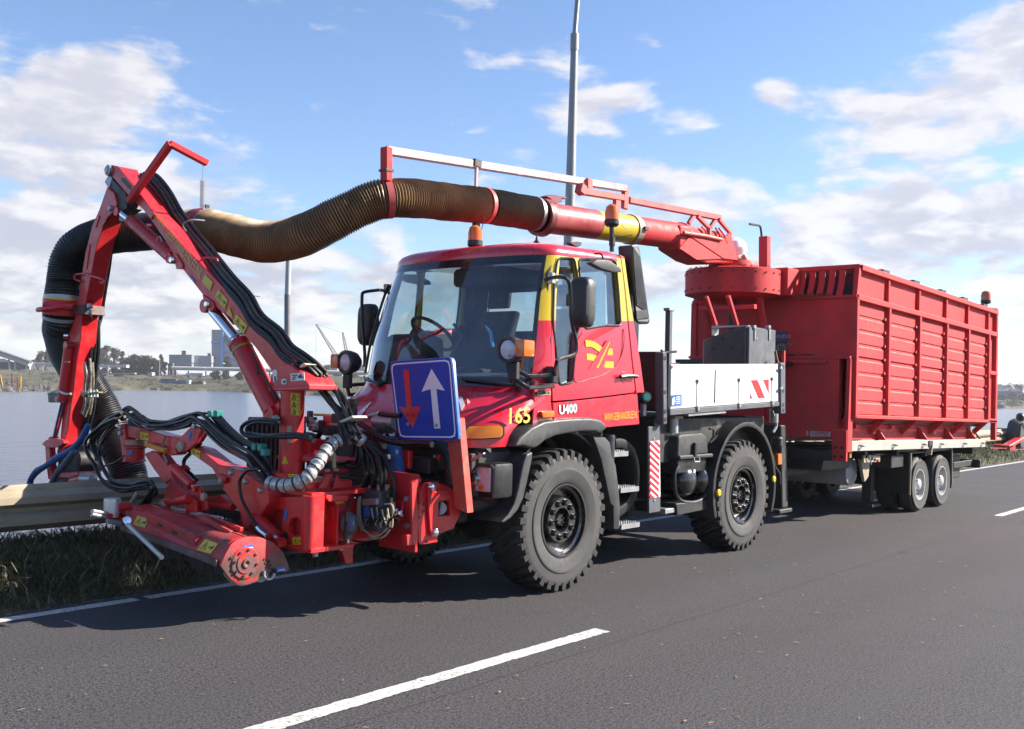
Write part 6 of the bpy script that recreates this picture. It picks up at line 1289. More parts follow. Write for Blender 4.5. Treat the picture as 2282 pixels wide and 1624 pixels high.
for k in range(3): decal('data_line', INK, hd, QL('A4', [(480, 130+15*k), (520-8*k, 128+15*k), (520-8*k, 136+15*k), (480, 138+15*k)], x=XB+.011))
decal('data_sketch', INK, hd, QL('A4', [(525, 140), (550, 124), (552, 140), (568, 150), (530, 156)], x=XB+.011))
decal('round_mark', SIGNW, hd, QL('A4', [(400, 170), (418, 158), (438, 164), (440, 190), (425, 205), (403, 196)], x=XB+.007)); decal('round_mark_core', INK, hd, QL('A4', [(410, 174), (430, 172), (430, 190), (414, 192)], x=XB+.011))
decal('slot_scale', SIGNW, hd, QL('A4', [(333, 100), (350, 88), (368, 100), (368, 170), (352, 190), (338, 175)], x=XB+.007)); decal('slot_mark', INK, hd, QL('A4', [(346, 140), (356, 140), (356, 178), (348, 180)], x=XB+.011))
def warn_sticker(parent, L, tri=True, nm='warning_sticker'):
    """yellow pictogram label on the quad L (corner order: bottom left, bottom right, top right, top left of the label)"""
    L = [Vec(p) for p in L]; o = decal(nm, STICKY, parent, L); n = (L[1]-L[0]).cross(L[3]-L[0]).normalized(); n = n if n.dot(Vec(CAM)-L[0]) > 0 else -n
    f = lambda a, b: L[0].lerp(L[1], a).lerp(L[3].lerp(L[2], a), b)+n*.004
    def tube2(ps): 
        for a, b in zip(ps, ps[1:]): M().prism([f(*a), f(*b), f(b[0]+.03, b[1]+.03), f(a[0]+.03, a[1]+.03)], n*.0006).obj('pictogram_line', INK, o)
    tube2([(.08, .15), (.48, .15), (.28, .85), (.08, .15)]); M().prism([f(.25, .3), f(.33, .3), f(.31, .6), f(.25, .6)], n*.0006).obj('pictogram', INK, o)
    M().prism([f(.58, .35), f(.70, .5), f(.82, .3), f(.93, .6), f(.85, .72), f(.75, .55), f(.62, .6)], n*.0006).obj('pictogram', INK, o)
    return o
def onc(u, w):     # on the column surface
    p = Q('A4', u, w, y=0); d = ray('A4', u, w); d = np.array(d)/np.linalg.norm(d); best = p
    for t in np.linspace(-.25, .05, 121):
        q = Vec([float(x) for x in np.array(p)+d*t])
        if (q.x-cx.x)**2+q.y**2 <= .0895**2: return q
    return best
def cyl_label(nm, mt, a0, a1, z0, z1, par, r=.0905): return M().sheet([[Vec((cx.x+r*cos(a), r*sin(a), z)) for a in np.linspace(a0, a1, 7)] for z in (z0, z1)], .0008).obj(nm, mt, par)
def cang(p): return math.atan2(p.y, p.x-cx.x)
for k in range(3):
    pa, pb2 = onc(466+2*k, 322+57*k), onc(540, 319+57*k); z0 = pa.z; z1 = onc(466+2*k, 268+57*k).z; a0, a1 = cang(pa), cang(pb2); o = cyl_label('warning_sticker', STICKY, a0, a1, z0, z1, col)
    am = lambda f: a0+(a1-a0)*f; zm = lambda f: z0+(z1-z0)*f
    for P in ([(.12, .15), (.52, .15)], [(.12, .15), (.32, .85)], [(.52, .15), (.32, .85)], [(.32, .3), (.32, .6)], [(.68, .5), (.85, .5)]): M().tube([Vec((cx.x+.0918*cos(am(f)), .0918*sin(am(f)), zm(g))) for f, g in P], .0028, 4).obj('pictogram_line', INK, o)
M().prism([p+(p-Vec((cx.x, 0, p.z)))*.03 for p in (onc(405, 805), onc(452, 802), onc(426, 738))], (.003, 0, 0)).obj('warning_triangle', STICKY, col)

M().prism([onc(445, 520)+Vec((.008, .004, 0)), onc(480, 516)+Vec((.008, .004, 0)), onc(482, 640)+Vec((.008, .004, 0)), onc(448, 646)+Vec((.008, .004, 0))], (.006, .006, 0)).obj('hose_clip', GALV, col)
# boom
UP = [('A1', 902, 292), ('A1', 955, 305), ('A1', 1060, 432), ('A1', 1120, 502), ('A1', 1190, 602), ('A1', 1250, 692), ('A1', 1500, 965), ('A1', 1620, 1085), ('A1', 1790, 1262), ('A1', 2088, 1580), ('D', 592, 748), ('D', 640, 782), ('D', 660, 805), ('D', 632, 845)]
LO = [('D', 606, 828), ('C2', 1800, 540), ('C2', 1340, 0), ('A1', 1885, 1592), ('A1', 1800, 1490), ('A1', 1640, 1342), ('A1', 1478, 1136), ('A1', 1395, 1002), ('A1', 1330, 897), ('A1', 1220, 735), ('A1', 1160, 655), ('A1', 1060, 562), ('A1', 890, 367)]
MBOOM = mat('boom_red_paint', (.56, .014, .020), .42, coat=.2, var=.12, dirt=(.22, .09, .075), damt=.28, dscale=3)
boom = M().prism(QL('A1', UP[4:]+LO[:-3], x=XB), (-.17, 0, 0)).obj('boom', MBOOM, bm, .008)
M().prism(QL('A1', UP[:6]+LO[-4:], x=XB+.02), (-.03, 0, 0)).obj('elbow_plate', MBOOM, bm, .005); M().prism(QL('A1', UP[:6]+LO[-4:], x=XB-.20), (-.03, 0, 0)).obj('elbow_plate', MBOOM, bm, .005)
M().prism(QL('A1', UP[:6]+[(1230, 722), (1150, 600), (1050, 490), (940, 340)], x=XB-.012), (-.19, 0, 0)).obj('elbow_top', MBOOM, bm, .004)
decal('slot_hole', INK, boom, QL('A1', [(985, 395), (1010, 400), (1060, 460), (1065, 495), (1040, 480), (990, 425)], x=XB+.021))
M().lathe([(0, .06), (.03, .058), (.035, .05), (.05, .045), (.055, .0), (.055, -.24)], Q('A1', 908, 342, x=XB+.0), (1, 0, 0), 20).obj('elbow_pin', STEEL, bm)
for P in ([(1395, 1005), (1425, 1010), (1478, 1095), (1478, 1136), (1428, 1136)], [(1640, 1342), (1725, 1400), (1740, 1450), (1702, 1486), (1655, 1432)], ): M().prism(QL('A1', P, x=XB+.015), (-.20, 0, 0)).obj('cylinder_lug', MBOOM, boom, .004)
for u, w in [(1404, 1064), (1690, 1424)]: M().lathe([(0, .03), (.022, .028), (.03, .015), (.03, 0)], Q('A1', u, w, x=XB+.015), (1, 0, 0), 16).obj('lug_pin', CHROME, boom)
a, b2 = Q('A1', 1238, 722, x=XB+.004), Q('A1', 1622, 1222, x=XB+.004); text('WWW.GEBRVANDERLEE.NL', a, b2-a, Vec((0, 1, 0)).cross((b2-a)) if False else Vec((1, 0, 0)).cross(b2-a), .088, mat('lettering_ochre', (.62, .50, .08), .5), boom, width=(b2-a).length, bold=-.004)
for L in ([(1640, 1240), (1705, 1315), (1730, 1245), (1665, 1180)], [(1745, 1365), (1825, 1465), (1850, 1390), (1775, 1300)]):
    q = QL('A1', L, x=XB+.003); warn_sticker(boom, q) if L[0][0] > 1700 else decal('yellow_label', STICKY, boom, q)
decal('warning_triangle', STICKY, boom, QL('A1', [(1838, 1498), (1892, 1535), (1866, 1448)], x=XB+.003)); warn_sticker(boom, QL('C2', [(1440, 122), (1605, 312), (1672, 172), (1495, -15)], x=XB+.003))
decal('maker_sticker', STICKB, boom, QL('A1', [(1538, 1200), (1578, 1248), (1582, 1228), (1545, 1185)], x=XB+.003))
M().tube(QL('A1', [(1620, 1110), (1632, 1065), (1665, 1045), (1750, 1052), (1765, 1075)], x=XB-.03), .010, 6, sm=3).obj('hose_guide', MRED, boom)
# gallows holding the hose spring
gA, gB, gC = Q('A1', 1045, 590, x=XB+.06), Q('A1', 1385, 115, x=XB+.02), Q('A1', 1680, 280, x=XB-.3)
g_ = M().bar(gA, gB, .055, .06).obj('gallows_post', TRED, bm, .005); M().bar(gB+Vec((0, -.02, 0)), gC, .07, .05).obj('gallows_arm', TRED, bm, .005)
hk = Q('A1', 1648, 290, x=XB-.3); pts = [hk, hk-Vec((0, 0, .14))]
ht = Q('A1', 1640, 665, x=XB-.45); d = ht-pts[1]
for i in range(241): a = i/240*24*2*pi; pts.append(pts[1]+d*(i/240)+Vec((.020*cos(a), .020*sin(a), 0)))
M().tube(pts, .0032, 4).obj('tension_spring', mat('spring_zinc', (.5, .5, .52), .5), bm)
# stick
LFT = [('A1', 868, 470), ('A1', 805, 650), ('A1', 745, 790), ('A1', 718, 900), ('A1', 692, 1000), ('A1', 660, 1200), ('A1', 640, 1350), ('A1', 600, 1560), ('A2', 582, 190), ('A2', 602, 262), ('A2', 590, 420), ('A2', 570, 640), ('A2', 550, 800), ('A2', 526, 1080), ('A2', 498, 1190)]
RGT = [('A2', 556, 1190), ('A2', 562, 1110), ('A2', 592, 1000), ('A2', 612, 830), ('A2', 642, 640), ('A2', 668, 400), ('A2', 700, 230), ('A2', 716, 0), ('A1', 692, 1420), ('A1', 735, 1200), ('A1', 772, 1000), ('A1', 802, 890), ('A1', 850, 745), ('A1', 938, 650), ('A1', 946, 600), ('A1', 925, 520)]
stick = M().prism(QL('A1', LFT+RGT, x=XB+.01), (-.16, 0, 0)).obj('stick', MBOOM, bm, .006)
for P in ([(885, 705), (900, 700), (845, 750), (828, 790)], [(718, 930), (728, 940), (700, 1140), (690, 1130)], [(795, 700), (806, 704), (775, 800), (765, 790)]): M().prism(QL('A1', P, x=XB+.018), (-.01, 0, 0)).obj('weld_rib', MRED, stick)
for k in range(5):
    a, b2 = Q('A1', 735+8*(k % 2), 1265+62*k, x=XB-.01), Q('A1', 728, 1290+62*k, x=XB-.13); M().bar(a+Vec((0, .012, 0)), b2+Vec((0, .02, .06 if k % 2 else -.05)), .012, .014, up=(0, 1, 0)).obj('zigzag_bar', mat('zigzag_dark', (.12, .01, .012), .6), stick)
for u, w in [(905, 645), (735, 1437), (735, 1490)]: M().lathe([(0, .03), (.022, .028), (.028, .01), (.028, 0)], Q('A1', u, w, x=XB+.012), (1, 0, 0), 12).obj('stick_bolt', STEEL, stick)
M().lathe([(0, .05), (.03, .04), (.03, 0)], Q('A2', 590, 185, x=XB+.012), (1, -.3, 0), 12).obj('stick_bolt', CHROME, stick)
M().prism(QL('A1', [(845, 430), (890, 350), (910, 400), (880, 490)], x=XB-.02), (-.14, 0, 0)).obj('elbow_link', STEEL, bm, .006)
M().prism(QL('A1', [(905, 400), (1020, 520), (1030, 640), (960, 690), (900, 560)], x=XB-.01), (-.15, 0, 0)).obj('elbow_gap_shade', DARK, bm, .004)  # dark block stands in for the shade between the elbow plates
M().prism(QL('A1', [(968, 712), (1015, 740), (990, 750), (965, 742)], x=XB), (-.08, 0, 0)).obj('green_fitting', GREENF, bm)
for P in ([(655, 1235), (612, 1222), (602, 1198), (625, 1178), (700, 1175)], [(700, 1180), (800, 1210), (838, 1225), (845, 1248), (815, 1246)]): M().tube(QL('A1', P, x=XB+.03), .010, 6, sm=3).obj('hose_loop_guide', MRED, stick)
M().prism(QL('A1', [(590, 1430), (680, 1425), (690, 1505), (600, 1510)], x=XB+.03), (-.2, 0, 0)).obj('clamp_block', mat('block_worn', (.10, .045, .04), .6, var=.3), stick, .006)
hp_ = HC[21*60+15]; hx = (HC[21*60+19]-HC[21*60+11]).normalized(); hu = hx.orthogonal().normalized(); hv = hx.cross(hu)
rg = M().tube([hp_+(hu*cos(a)+hv*sin(a))*.225+Vec((0, 0, .05*sin(a))) for a in np.linspace(0, 2*pi, 33)], .024, 8).obj('hose_ring', MRED, bm)
M().tube([hp_+Vec((.2, .03, .0)), Q('A1', 600, 1445, x=XB+.06)], .03, 8).obj('ring_arm', MRED, rg)
# cylinders
def cylinder(nm, a, b, c, r1, r2, parent=bm, mt=MRED):
    """rod from a to b, barrel from b to c"""
    o = M().tube([b, b.lerp(c, .015), b.lerp(c, .016), b.lerp(c, .05), b.lerp(c, .051), c], [r1*.9, r1*1.03, r1*1.06, r1*1.06, r1, r1], 24).obj(nm, mt, parent)
    M().cyl(a, b, r2, 16).obj('piston_rod', CHROME, o); M().lathe([(0, -r1*.9), (r1*.75, -r1*.9), (r1*.75, r1*.9), (0, r1*.9)], c+(c-b).normalized()*r1*.4, (1, 0, 0), 16).obj('cylinder_eye', mt, o)
    M().lathe([(0, -r1*.7), (r2*1.25, -r1*.7), (r2*1.25, r1*.7), (0, r1*.7)], a, (1, 0, 0), 16).obj('rod_eye', mt, o); return o
c1 = cylinder('stick_cylinder', Q('A1', 972, 676, x=XB-.02), Q('A1', 1060, 742, x=XB-.02), Q('A1', 1398, 1045, x=XB-.02), .058, .032)
M().tube([Q('A1', 1290, 925, x=XB+.05)+Vec((0, .04*sin(a), .055*cos(a))) for a in np.linspace(-1.2, 1.5, 7)], .005, 5).obj('hose_tie', STEEL, c1)
M().prism(QL('A1', [(1180, 765), (1230, 770), (1225, 795), (1190, 790)], x=XB), (-.06, 0, 0)).obj('port_block', MRED, c1, .004)
c2 = cylinder('lift_cylinder', Q('A1', 1700, 1440, x=XB-.04), Q('A2', 2085, 240, x=XB-.04), Q('A4', 345, 405, x=XB-.04), .083, .045)
for u, w in [(2120, 320), (2060, 262)]:
    p = Q('A2', u, w, x=XB-.04); d_ = (Q('A4', 345, 405, x=XB-.04)-Q('A2', 2085, 240, x=XB-.04)).normalized(); M().lathe([(.084, -.007), (.087, -.006), (.087, .006), (.084, .007)], Q('A2', 2085, 240, x=XB-.04)+d_*(p-Q('A2', 2085, 240, x=XB-.04)).dot(d_), d_, 24).obj('cylinder_band', mat('tie_green', (.25, .45, .03), .5) if u > 2100 else STEEL, c2)
M().prism(QL('A4', [(300, 395), (375, 330), (385, 375), (350, 470), (300, 470)], x=XB-.0), (-.12, 0, 0)).obj('cylinder_foot', MRED, bm, .006)
M().tube(QL('A2', [(2200, 330), (2240, 420), (2249, 520)], x=XB+.02)+QL('A4', [(230, 90), (300, 200), (360, 320)], x=XB+.02), .008, 6, sm=3).obj('cylinder_pipe', DARK, bm)
c3 = cylinder('head_cylinder', Q('A2', 470, 1095, x=XB+.03), Q('A2', 548, 760, x=XB+.03), Q('A2', 610, 290, x=XB+.03), .055, .028)
M().tube([Q('A2', 590, 412, x=XB+.085)+Vec((0, .05*sin(a)-.01, 0)) for a in np.linspace(-1.2, 1.2, 5)], .006, 5).obj('hose_tie', STEEL, c3)
# mower-head end behind the guardrail
hb = poly('A2', [(415, 695), (445, 680), (548, 690), (555, 770), (418, 766)], BLACK, 'lamp_housing', bm, .14, .01, x=XB+.05)
poly('A2', [(478, 712), (540, 720), (545, 768), (474, 765)], mat('housing_grey', (.30, .30, .29), .5), 'housing_cover', hb, .01, .002, x=XB+.06)
M().tube(QL('A2', [(420, 690), (500, 665), (560, 690), (620, 690)], x=XB+.1), .012, 6, sm=3).obj('housing_bracket', STEEL, hb)
poly('A2', [(360, 1130), (395, 1095), (470, 1078), (545, 1095), (555, 1125), (500, 1160), (400, 1160)], MRED, 'link_plate', bm, .06, .006, x=XB+.1)
poly('A2', [(392, 1140), (432, 1150), (440, 1290), (455, 1420), (420, 1440), (400, 1290)], MRED, 'link_arm', bm, .06, .006, x=XB+.08)
poly('A2', [(490, 1170), (640, 1120), (690, 1240), (680, 1380), (560, 1500), (430, 1500), (440, 1380), (500, 1300)], DARK, 'head_bracket', bm, .25, .02, x=XB+.0)
poly('A2', [(520, 1385), (680, 1370), (690, 1400), (600, 1425), (500, 1420)], MRED, 'head_plate', bm, .2, .006, x=XB+.04)
M().cyl(Q('A2', 640, 1455, x=XB+.0), Q('A2', 745, 1432, x=XB+.0), .05, 14).obj('roller_arm', MRED, bm); M().lathe([(0, .08), (.05, .07), (.058, .03), (.058, -.06), (0, -.06)], Q('A2', 765, 1430, x=XB+.0), (-.3, 1, .05), 20).obj('roller', mat('roller_pale', (.42, .42, .42), .3, metal=.4), bm)
poly('A2', [(240, 1490), (850, 1470), (850, 1560), (240, 1580)], MREDD, 'mower_hood', bm, .5, .02, x=XB-.05)
mh = poly('A2', [(60, 1640), (880, 1600), (880, 1700), (60, 1740)], BLACK, 'mower_skirt', bm, .5, .02, x=XB-.1)
# hose bundles
def bundle(nm, paths, n, jit, r, parent=bm, mt=HOSE, seed=1, sm=6, wob=1.):
    """n separate hoses along one run; paths = list of 3-D points"""
    r_ = random.Random(seed)
    for k in range(n):
        a = 2*pi*k/n; o = [Vec((r_.gauss(0, .35)+cos(a), r_.gauss(0, .35)+sin(a)*.6, r_.gauss(0, .35)+sin(a)))*jit for _ in paths]
        base_ = Vec((cos(a), sin(a)*.5, sin(a)))*jit
        M().tube([p+base_*(1.2-.5*wob)+q*.5*wob for p, q in zip(paths, o)], r*r_.uniform(.8, 1.15), 7, sm=sm).obj(nm, mt, parent)
BP = [(('A1', 1165, 400), .22), (('A1', 1240, 435), .23), (('A1', 1340, 555), .23), (('A1', 1425, 710), .23), (('A1', 1530, 850), .22), (('A1', 1640, 985), .18), (('A1', 1735, 1105), .12), (('A1', 1850, 1250), .06), (('A1', 1985, 1400), .04), (('C2', 1810, 110), .04), (('C2', 2110, 360), .04), (('A4', 430, -40), .04), (('A4', 525, 30), .05), (('A4', 612, 95), .10), (('A4', 690, 170), .16)]
BPT = [Q(*p, x=XB-o) for p, o in BP]; bundle('boom_hose', BPT, 9, .036, .019, seed=3, wob=.25); bundle('boom_hose', [p+Vec((-.03, .02, .03)) for p in BPT], 4, .024, .015, seed=21, wob=.3)
bundle('boom_hose', QL('A4', [(640, 120), (700, 190), (780, 280), (850, 380), (895, 480), (930, 560), (960, 620)], x=1.85), 6, .04, .016, seed=5)
M().tube(QL('A4', [(700, 170), (790, 230), (870, 300), (885, 350), (890, 420)], x=1.85), .010, 6, sm=4).obj('thin_hose', HOSE, bm)
for L in ([(520, 68), (560, 40), (580, 50), (540, 78)], [(832, 482), (930, 438), (942, 455), (845, 492)]): M().prism(QL('A4', L, x=XB-.02 if L[0][0] < 600 else 1.93), (-.14, 0, 0)).obj('hose_strap', mat('strap_cream', (.62, .58, .45), .6), bm, .004)
for u, w in [(1535, 795), (1975, 1410)]: p = Q('A1', u, w, x=XB-.06); M().tube([p+Vec((0, -.05, -.03)), p+Vec((.06, 0, .01)), p+Vec((.02, .06, .05)), p+Vec((-.1, .07, .06))], .007, 5, sm=3).obj('cable_tie', STEEL, bm)
bundle('stick_hose', QL('A1', [(1060, 420), (1010, 560), (960, 760), (890, 960), (850, 1150), (820, 1350), (790, 1560)], x=XB-.2)+QL('A2', [(840, 100), (830, 350), (800, 600), (790, 820), (740, 1000)], x=XB-.16), 5, .030, .016, seed=8)
bundle('stick_hose', QL('A2', [(770, 420), (790, 520), (775, 620), (770, 760), (750, 860)], x=XB-.05), 4, .03, .014, mt=mat('hose_scuffed', (.16, .14, .11), .4, var=.6, vscale=20), seed=9)
for k in range(5): M().cyl(Q('A2', 730+28*k, 655+8*(k % 2), x=XB-.04), Q('A2', 735+28*k, 720, x=XB-.04), .014, 8).obj('hose_fitting', STEEL, bm)
M().prism(QL('A2', [(690, 690), (850, 670), (862, 682), (700, 708)], x=XB+.0), (-.05, 0, 0)).obj('fitting_bracket', mat('bracket_olive', (.30, .25, .10), .5), bm, .003)
M().tube(QL('A2', [(770, 960), (720, 1080), (620, 1180), (500, 1250), (400, 1320), (320, 1370), (270, 1440), (262, 1490)], x=XB+.15), [.024, .034, .028, .036, .027, .034, .028, .033], 12, sm=5).obj('wrapped_hose', BLUEC, bm)
M().tube(QL('A2', [(650, 1190), (580, 1290), (500, 1380), (450, 1480)], x=XB+.2), [.028, .035, .028, .03], 10, sm=4).obj('wrapped_hose', mat('blue_grey_cloth', (.07, .09, .13), .6, bump=.8, bscale=14), bm)
# taped hose and fan of hoses to the valve block
TP = [Q('A4', u, w, x=x) for u, w, x in [(312, 948, 2.28), (400, 966, 2.29), (500, 955, 2.27), (590, 905, 2.22), (660, 820, 2.14), (725, 722, 2.04), (800, 645, 1.93), (880, 605, 1.84), (960, 600, 1.77), (1008, 635, 1.72)]]
tp = spline(TP, 9); rr = [.047+.004*sin(i*1.9)+.003*sin(i*.7) for i in range(len(tp))]
tape = M().tube(tp, rr, 14).obj('taped_hose', TAPE, bm)
for i in range(4, len(tp)-3, 5): d_ = (tp[i+1]-tp[i-1]).normalized(); M().lathe([(.045, -.006), (.053, -.004), (.053, .004), (.045, .006)], tp[i], d_+Vec((.15*sin(i), .1, .1*cos(i))), 14).obj('tape_tie', BLACK, tape)
VX = 1.50
for k, (P, r) in enumerate([([(1000, 640), (1050, 740), (1065, 860), (1040, 960), (1015, 1010)], .018), ([(1010, 650), (1085, 760), (1110, 880), (1080, 1000), (1072, 1020)], .016), ([(1030, 640), (1120, 740), (1150, 840), (1150, 960), (1140, 1010)], .017), ([(1040, 640), (1140, 720), (1175, 820), (1185, 940), (1200, 1010)], .016), ([(1060, 640), (1180, 760), (1240, 900), (1255, 1000), (1240, 1110)], .017), ([(990, 640), (1010, 780), (1040, 900), (1000, 1000), (985, 1030)], .015),
      ([(950, 640), (975, 720), (960, 800), (900, 830), (850, 790)], .017), ([(940, 620), (940, 720), (900, 790), (820, 800)], .016), ([(1000, 660), (1010, 760), (980, 820), (920, 840)], .016), ([(1170, 900), (1190, 980), (1240, 1030), (1245, 1090)], .013)]):
    M().tube(QL('A4', P, x=VX+.02*(k % 3)), r, 8, sm=5).obj('valve_hose', HOSE, bm)
    if k < 5: p = Q('A4', *P[-1], x=VX+.02*(k % 3)); M().cyl(p+Vec((0, 0, .05)), p-Vec((0, 0, .05)), r*1.25, 8).obj('hose_fitting', GALV, bm)
vb_ = Q('A4', 1110, 1150, x=VX+.03); VB = thing_ = None
vblk = M().box(vb_, (.16, .26, .30)).obj('valve_block', mat('valve_grey', (.10, .10, .115), .4, metal=.4, var=.2), bm, .01)
def vb(u0, w0, u1, w1, mt, nm, dx=.02, x=VX+.115): return M().prism(QL('A4', [(u0, w0), (u1, w0-8), (u1, w1-8), (u0, w1)], x=x), (dx, 0, 0)).obj(nm, mt, vblk, .004)
vb(1030, 1070, 1140, 1120, STEEL, 'valve_section', .03); vb(1035, 1125, 1075, 1215, STICKB, 'solenoid'); vb(1080, 1150, 1170, 1205, mat('solenoid_blue', (.02, .07, .25), .3), 'solenoid', .03); vb(1040, 1220, 1090, 1270, STEEL, 'valve_section'); vb(1090, 1210, 1160, 1270, DARK, 'valve_section', .04); vb(1165, 1130, 1235, 1190, DARK, 'valve_section', .05); vb(1170, 1195, 1225, 1260, GREYM, 'valve_section', .03)
for k in range(5): M().cyl(Q('A4', 1050+38*k, 1060, x=VX+.06), Q('A4', 1050+38*k, 1025, x=VX+.06), .018, 8).obj('valve_port', DARK, vblk)
for k in range(9):
    u0 = 1060+20*k; P = [(u0, 1130+10*(k % 3)), (u0+10, 1200), (u0+35*(1 if k % 2 else -.6), 1260+8*(k % 4)), (u0+40, 1210-10*k % 30)]
    M().tube(QL('A4', P, x=VX+.17+.012*(k % 3)), .006, 5, sm=5).obj('control_cable', mat('cable_tan', (.40, .35, .24), .5) if k % 2 else HOSE, vblk)
for P in ([(985, 1060), (975, 1160), (985, 1250), (1010, 1310)], [(995, 1050), (990, 1150), (1000, 1240), (1020, 1290)], [(1040, 1320), (1100, 1370), (1180, 1350), (1220, 1290), (1215, 1240)], [(1020, 1300), (1080, 1350), (1150, 1340), (1200, 1290)], [(1180, 1110), (1230, 1110), (1245, 1160), (1225, 1210)], [(940, 1385), (1020, 1395), (1120, 1380), (1180, 1330)], [(1210, 1300), (1270, 1260), (1288, 1225), (1260, 1215)]): M().tube(QL('A4', P, x=VX+.14), .008, 6, sm=6).obj('control_cable', mat('cable_tan', (0, 0, 0)) if P[0][0] not in (940, 1210) else HOSE, vblk)
for u, w in [(1265, 1165), (1302, 1178)]: M().lathe([(0, .05), (.022, .04), (.026, .0), (.02, -.06)], Q('A4', u, w, x=VX), (.6, .8, .1), 12).obj('pressure_port', CHROME, vblk)
M().box(Q('A4', 1290, 1150, x=VX-.06), (.05, .12, .14)).obj('port_plate', MRED, bm, .004)
ac = Q('A4', 905, 1255, x=1.78); k_ = M().lathe([(0, -.115), (.03, -.11), (.035, -.08), (.066, -.05), (.073, 0), (.066, .05), (.035, .075), (.015, .085), (0, .09)], ac, (0, 0, 1), 22).obj('accumulator', CHAR, bm)
M().prism(QL('A4', [(895, 1245), (945, 1240), (945, 1270), (895, 1275)], x=ac.x+.074), (.002, 0, 0)).obj('maker_sticker', STICKB, k_)
M().tube(QL('A4', [(955, 1060), (910, 1090), (890, 1180), (882, 1300), (880, 1400)], x=ac.x+.08), [.003, .012, .012, .012, .012, .012], 7, sm=4).obj('accumulator_hose', HOSE, k_); M().tube([ac-Vec((0, 0, .1)), ac-Vec((0, -.0, .17)), ac-Vec((-.05, .03, .19))], .016, 8).obj('elbow_fitting', CHROME, k_)
# pump, cooler and odd fittings behind the column
M().box2((1.75, -.95, .95), (1.60, -.35, 1.38)).obj('oil_cooler', DARK, bm, .01)
for k in range(9): M().box2((1.765, -.92+.063*k, .98), (1.75, -.895+.063*k, 1.35)).obj('cooler_fin', INK, bm)
fit = random.Random(4)
for (u, w, x, sx, sy, sz, mt) in [(590, 470, 1.5, .10, .16, .05, DARK), (615, 440, 1.5, .04, .05, .08, GREYM), (650, 500, 1.5, .08, .12, .06, STEEL), (700, 520, 1.45, .12, .10, .10, DARK), (640, 530, 1.55, .06, .07, .05, STEEL), (740, 435, 1.4, .10, .22, .018, mat('ochre_bracket', (.5, .30, .02), .5)), (780, 480, 1.4, .10, .12, .10, MRED), (800, 505, 1.45, .03, .10, .02, GALV), (850, 500, 1.4, .12, .12, .16, DARK), (610, 700, 1.55, .2, .25, .18, MRED), (580, 775, 1.7, .03, .04, .03, YEL), (760, 560, 1.5, .10, .06, .06, DARK), (980, 760, 1.35, .05, .08, .10, STICKB), (1150, 700, 1.35, .06, .07, .12, MRED), (1160, 670, 1.37, .05, .10, .04, GALV), (1205, 750, 1.36, .05, .06, .04, GALV), (1345, 770, 1.22, .05, .10, .14, MRED), (1150, 800, 1.34, .06, .10, .06, MRED), (1100, 760, 1.25, .1, .5, .35, DARK), (1350, 800, 1.1, .1, .6, .12, DARK)]:
    M().box(Q('A4', u, w, x=x), (sx, sy, sz)).obj('hydraulic_fitting', mt, bm, min(.008, sz*.25))
fc = Q('A4', 940, 395, x=1.25); M().lathe([(.0, .09), (.045, .09), (.045, .04), (.036, .035), (.036, -.12), (0, -.12)], fc, (0, 0, 1), 18).obj('filler_cap', BLACK, bm)
for (u, w, u2, w2, r, mt) in [(1110, 480, 1260, 490, .05, STEEL), (1130, 570, 1220, 520, .06, GREYM), (1060, 440, 1140, 425, .022, STEEL), (1180, 600, 1230, 580, .04, CHROME)]: M().cyl(Q('A4', u, w, x=1.28), Q('A4', u2, w2, x=1.28), r, 14).obj('quick_coupling', mt, bm)
for P, r in [([(1140, 425), (1230, 435), (1300, 440)], .022), ([(960, 480), (1060, 540), (1160, 610), (1300, 650), (1440, 650), (1540, 658)], .024), ([(1000, 570), (1060, 560), (1150, 600), (1250, 630)], .022), ([(940, 560), (1040, 590), (1120, 660), (1150, 720)], .02), ([(650, 640), (700, 560), (760, 520), (840, 480)], .024), ([(560, 580), (640, 590), (700, 640), (740, 700)], .022)]: M().tube(QL('A4', P, x=1.42), r, 8, sm=5).obj('hydraulic_hose', HOSE, bm)
for P in ([(380, 480), (240, 470), (140, 490), (95, 540), (130, 590), (240, 600), (380, 585), (520, 580), (620, 600)], [(360, 500), (220, 490), (150, 520), (140, 560), (220, 585), (380, 600), (540, 600), (640, 630)]): M().tube(QL('A4', P, x=XB+.09), .016, 8, sm=5).obj('loop_hose', HOSE, bm)
M().lathe([(0, .05), (.025, .045), (.03, .0), (.03, -.06), (0, -.06)], Q('A4', 345, 470, x=XB+.04), (.3, 1, .4), 12).obj('loop_fitting', STEEL, bm)
bl = Q('A4', 1255, 760, x=1.30); M().tube([bl+Vec((0, -.06, .15)), bl+Vec((0, -.02, .08)), bl+Vec((0, .02, 0)), bl+Vec((0, .03, -.06)), bl+Vec((0, .06, -.15))], [.045, .07, .05, .06, .045], 14, sm=5).obj('blue_wrap', BLUEC, bm)
M().cyl(Q('A4', 798, 720, x=1.9), Q('A4', 798, 835, x=1.9), .014, 8).obj('dip_rod', mat('rod_olive', (.32, .28, .14), .5), bm)
for P in ([(440, 560), (400, 300), (412, 282)],): pass
decal('maker_sticker', STICKB, bm, QL('A4', [(412, 1225), (435, 1230), (450, 1150), (428, 1145)], x=FX+.001)); warn_sticker(bm, QL('A4', [(486, 1416), (566, 1414), (566, 1357), (484, 1360)], x=FX+.001)); warn_sticker(bm, QL('A4', [(455, 905), (520, 905), (520, 880), (455, 880)], x=XB+.05))
M().cyl(Q('A4', 430, 1478, x=2.1), Q('A4', 600, 1462, x=2.1), .012, 8).obj('parking_rod', STEEL, bm)
M().prism(QL('A4', [(400, -20), (430, -20), (430, 10), (395, 20)], x=XB+.0), (-.05, 0, 0)).obj('green_fitting', GREENF, bm)

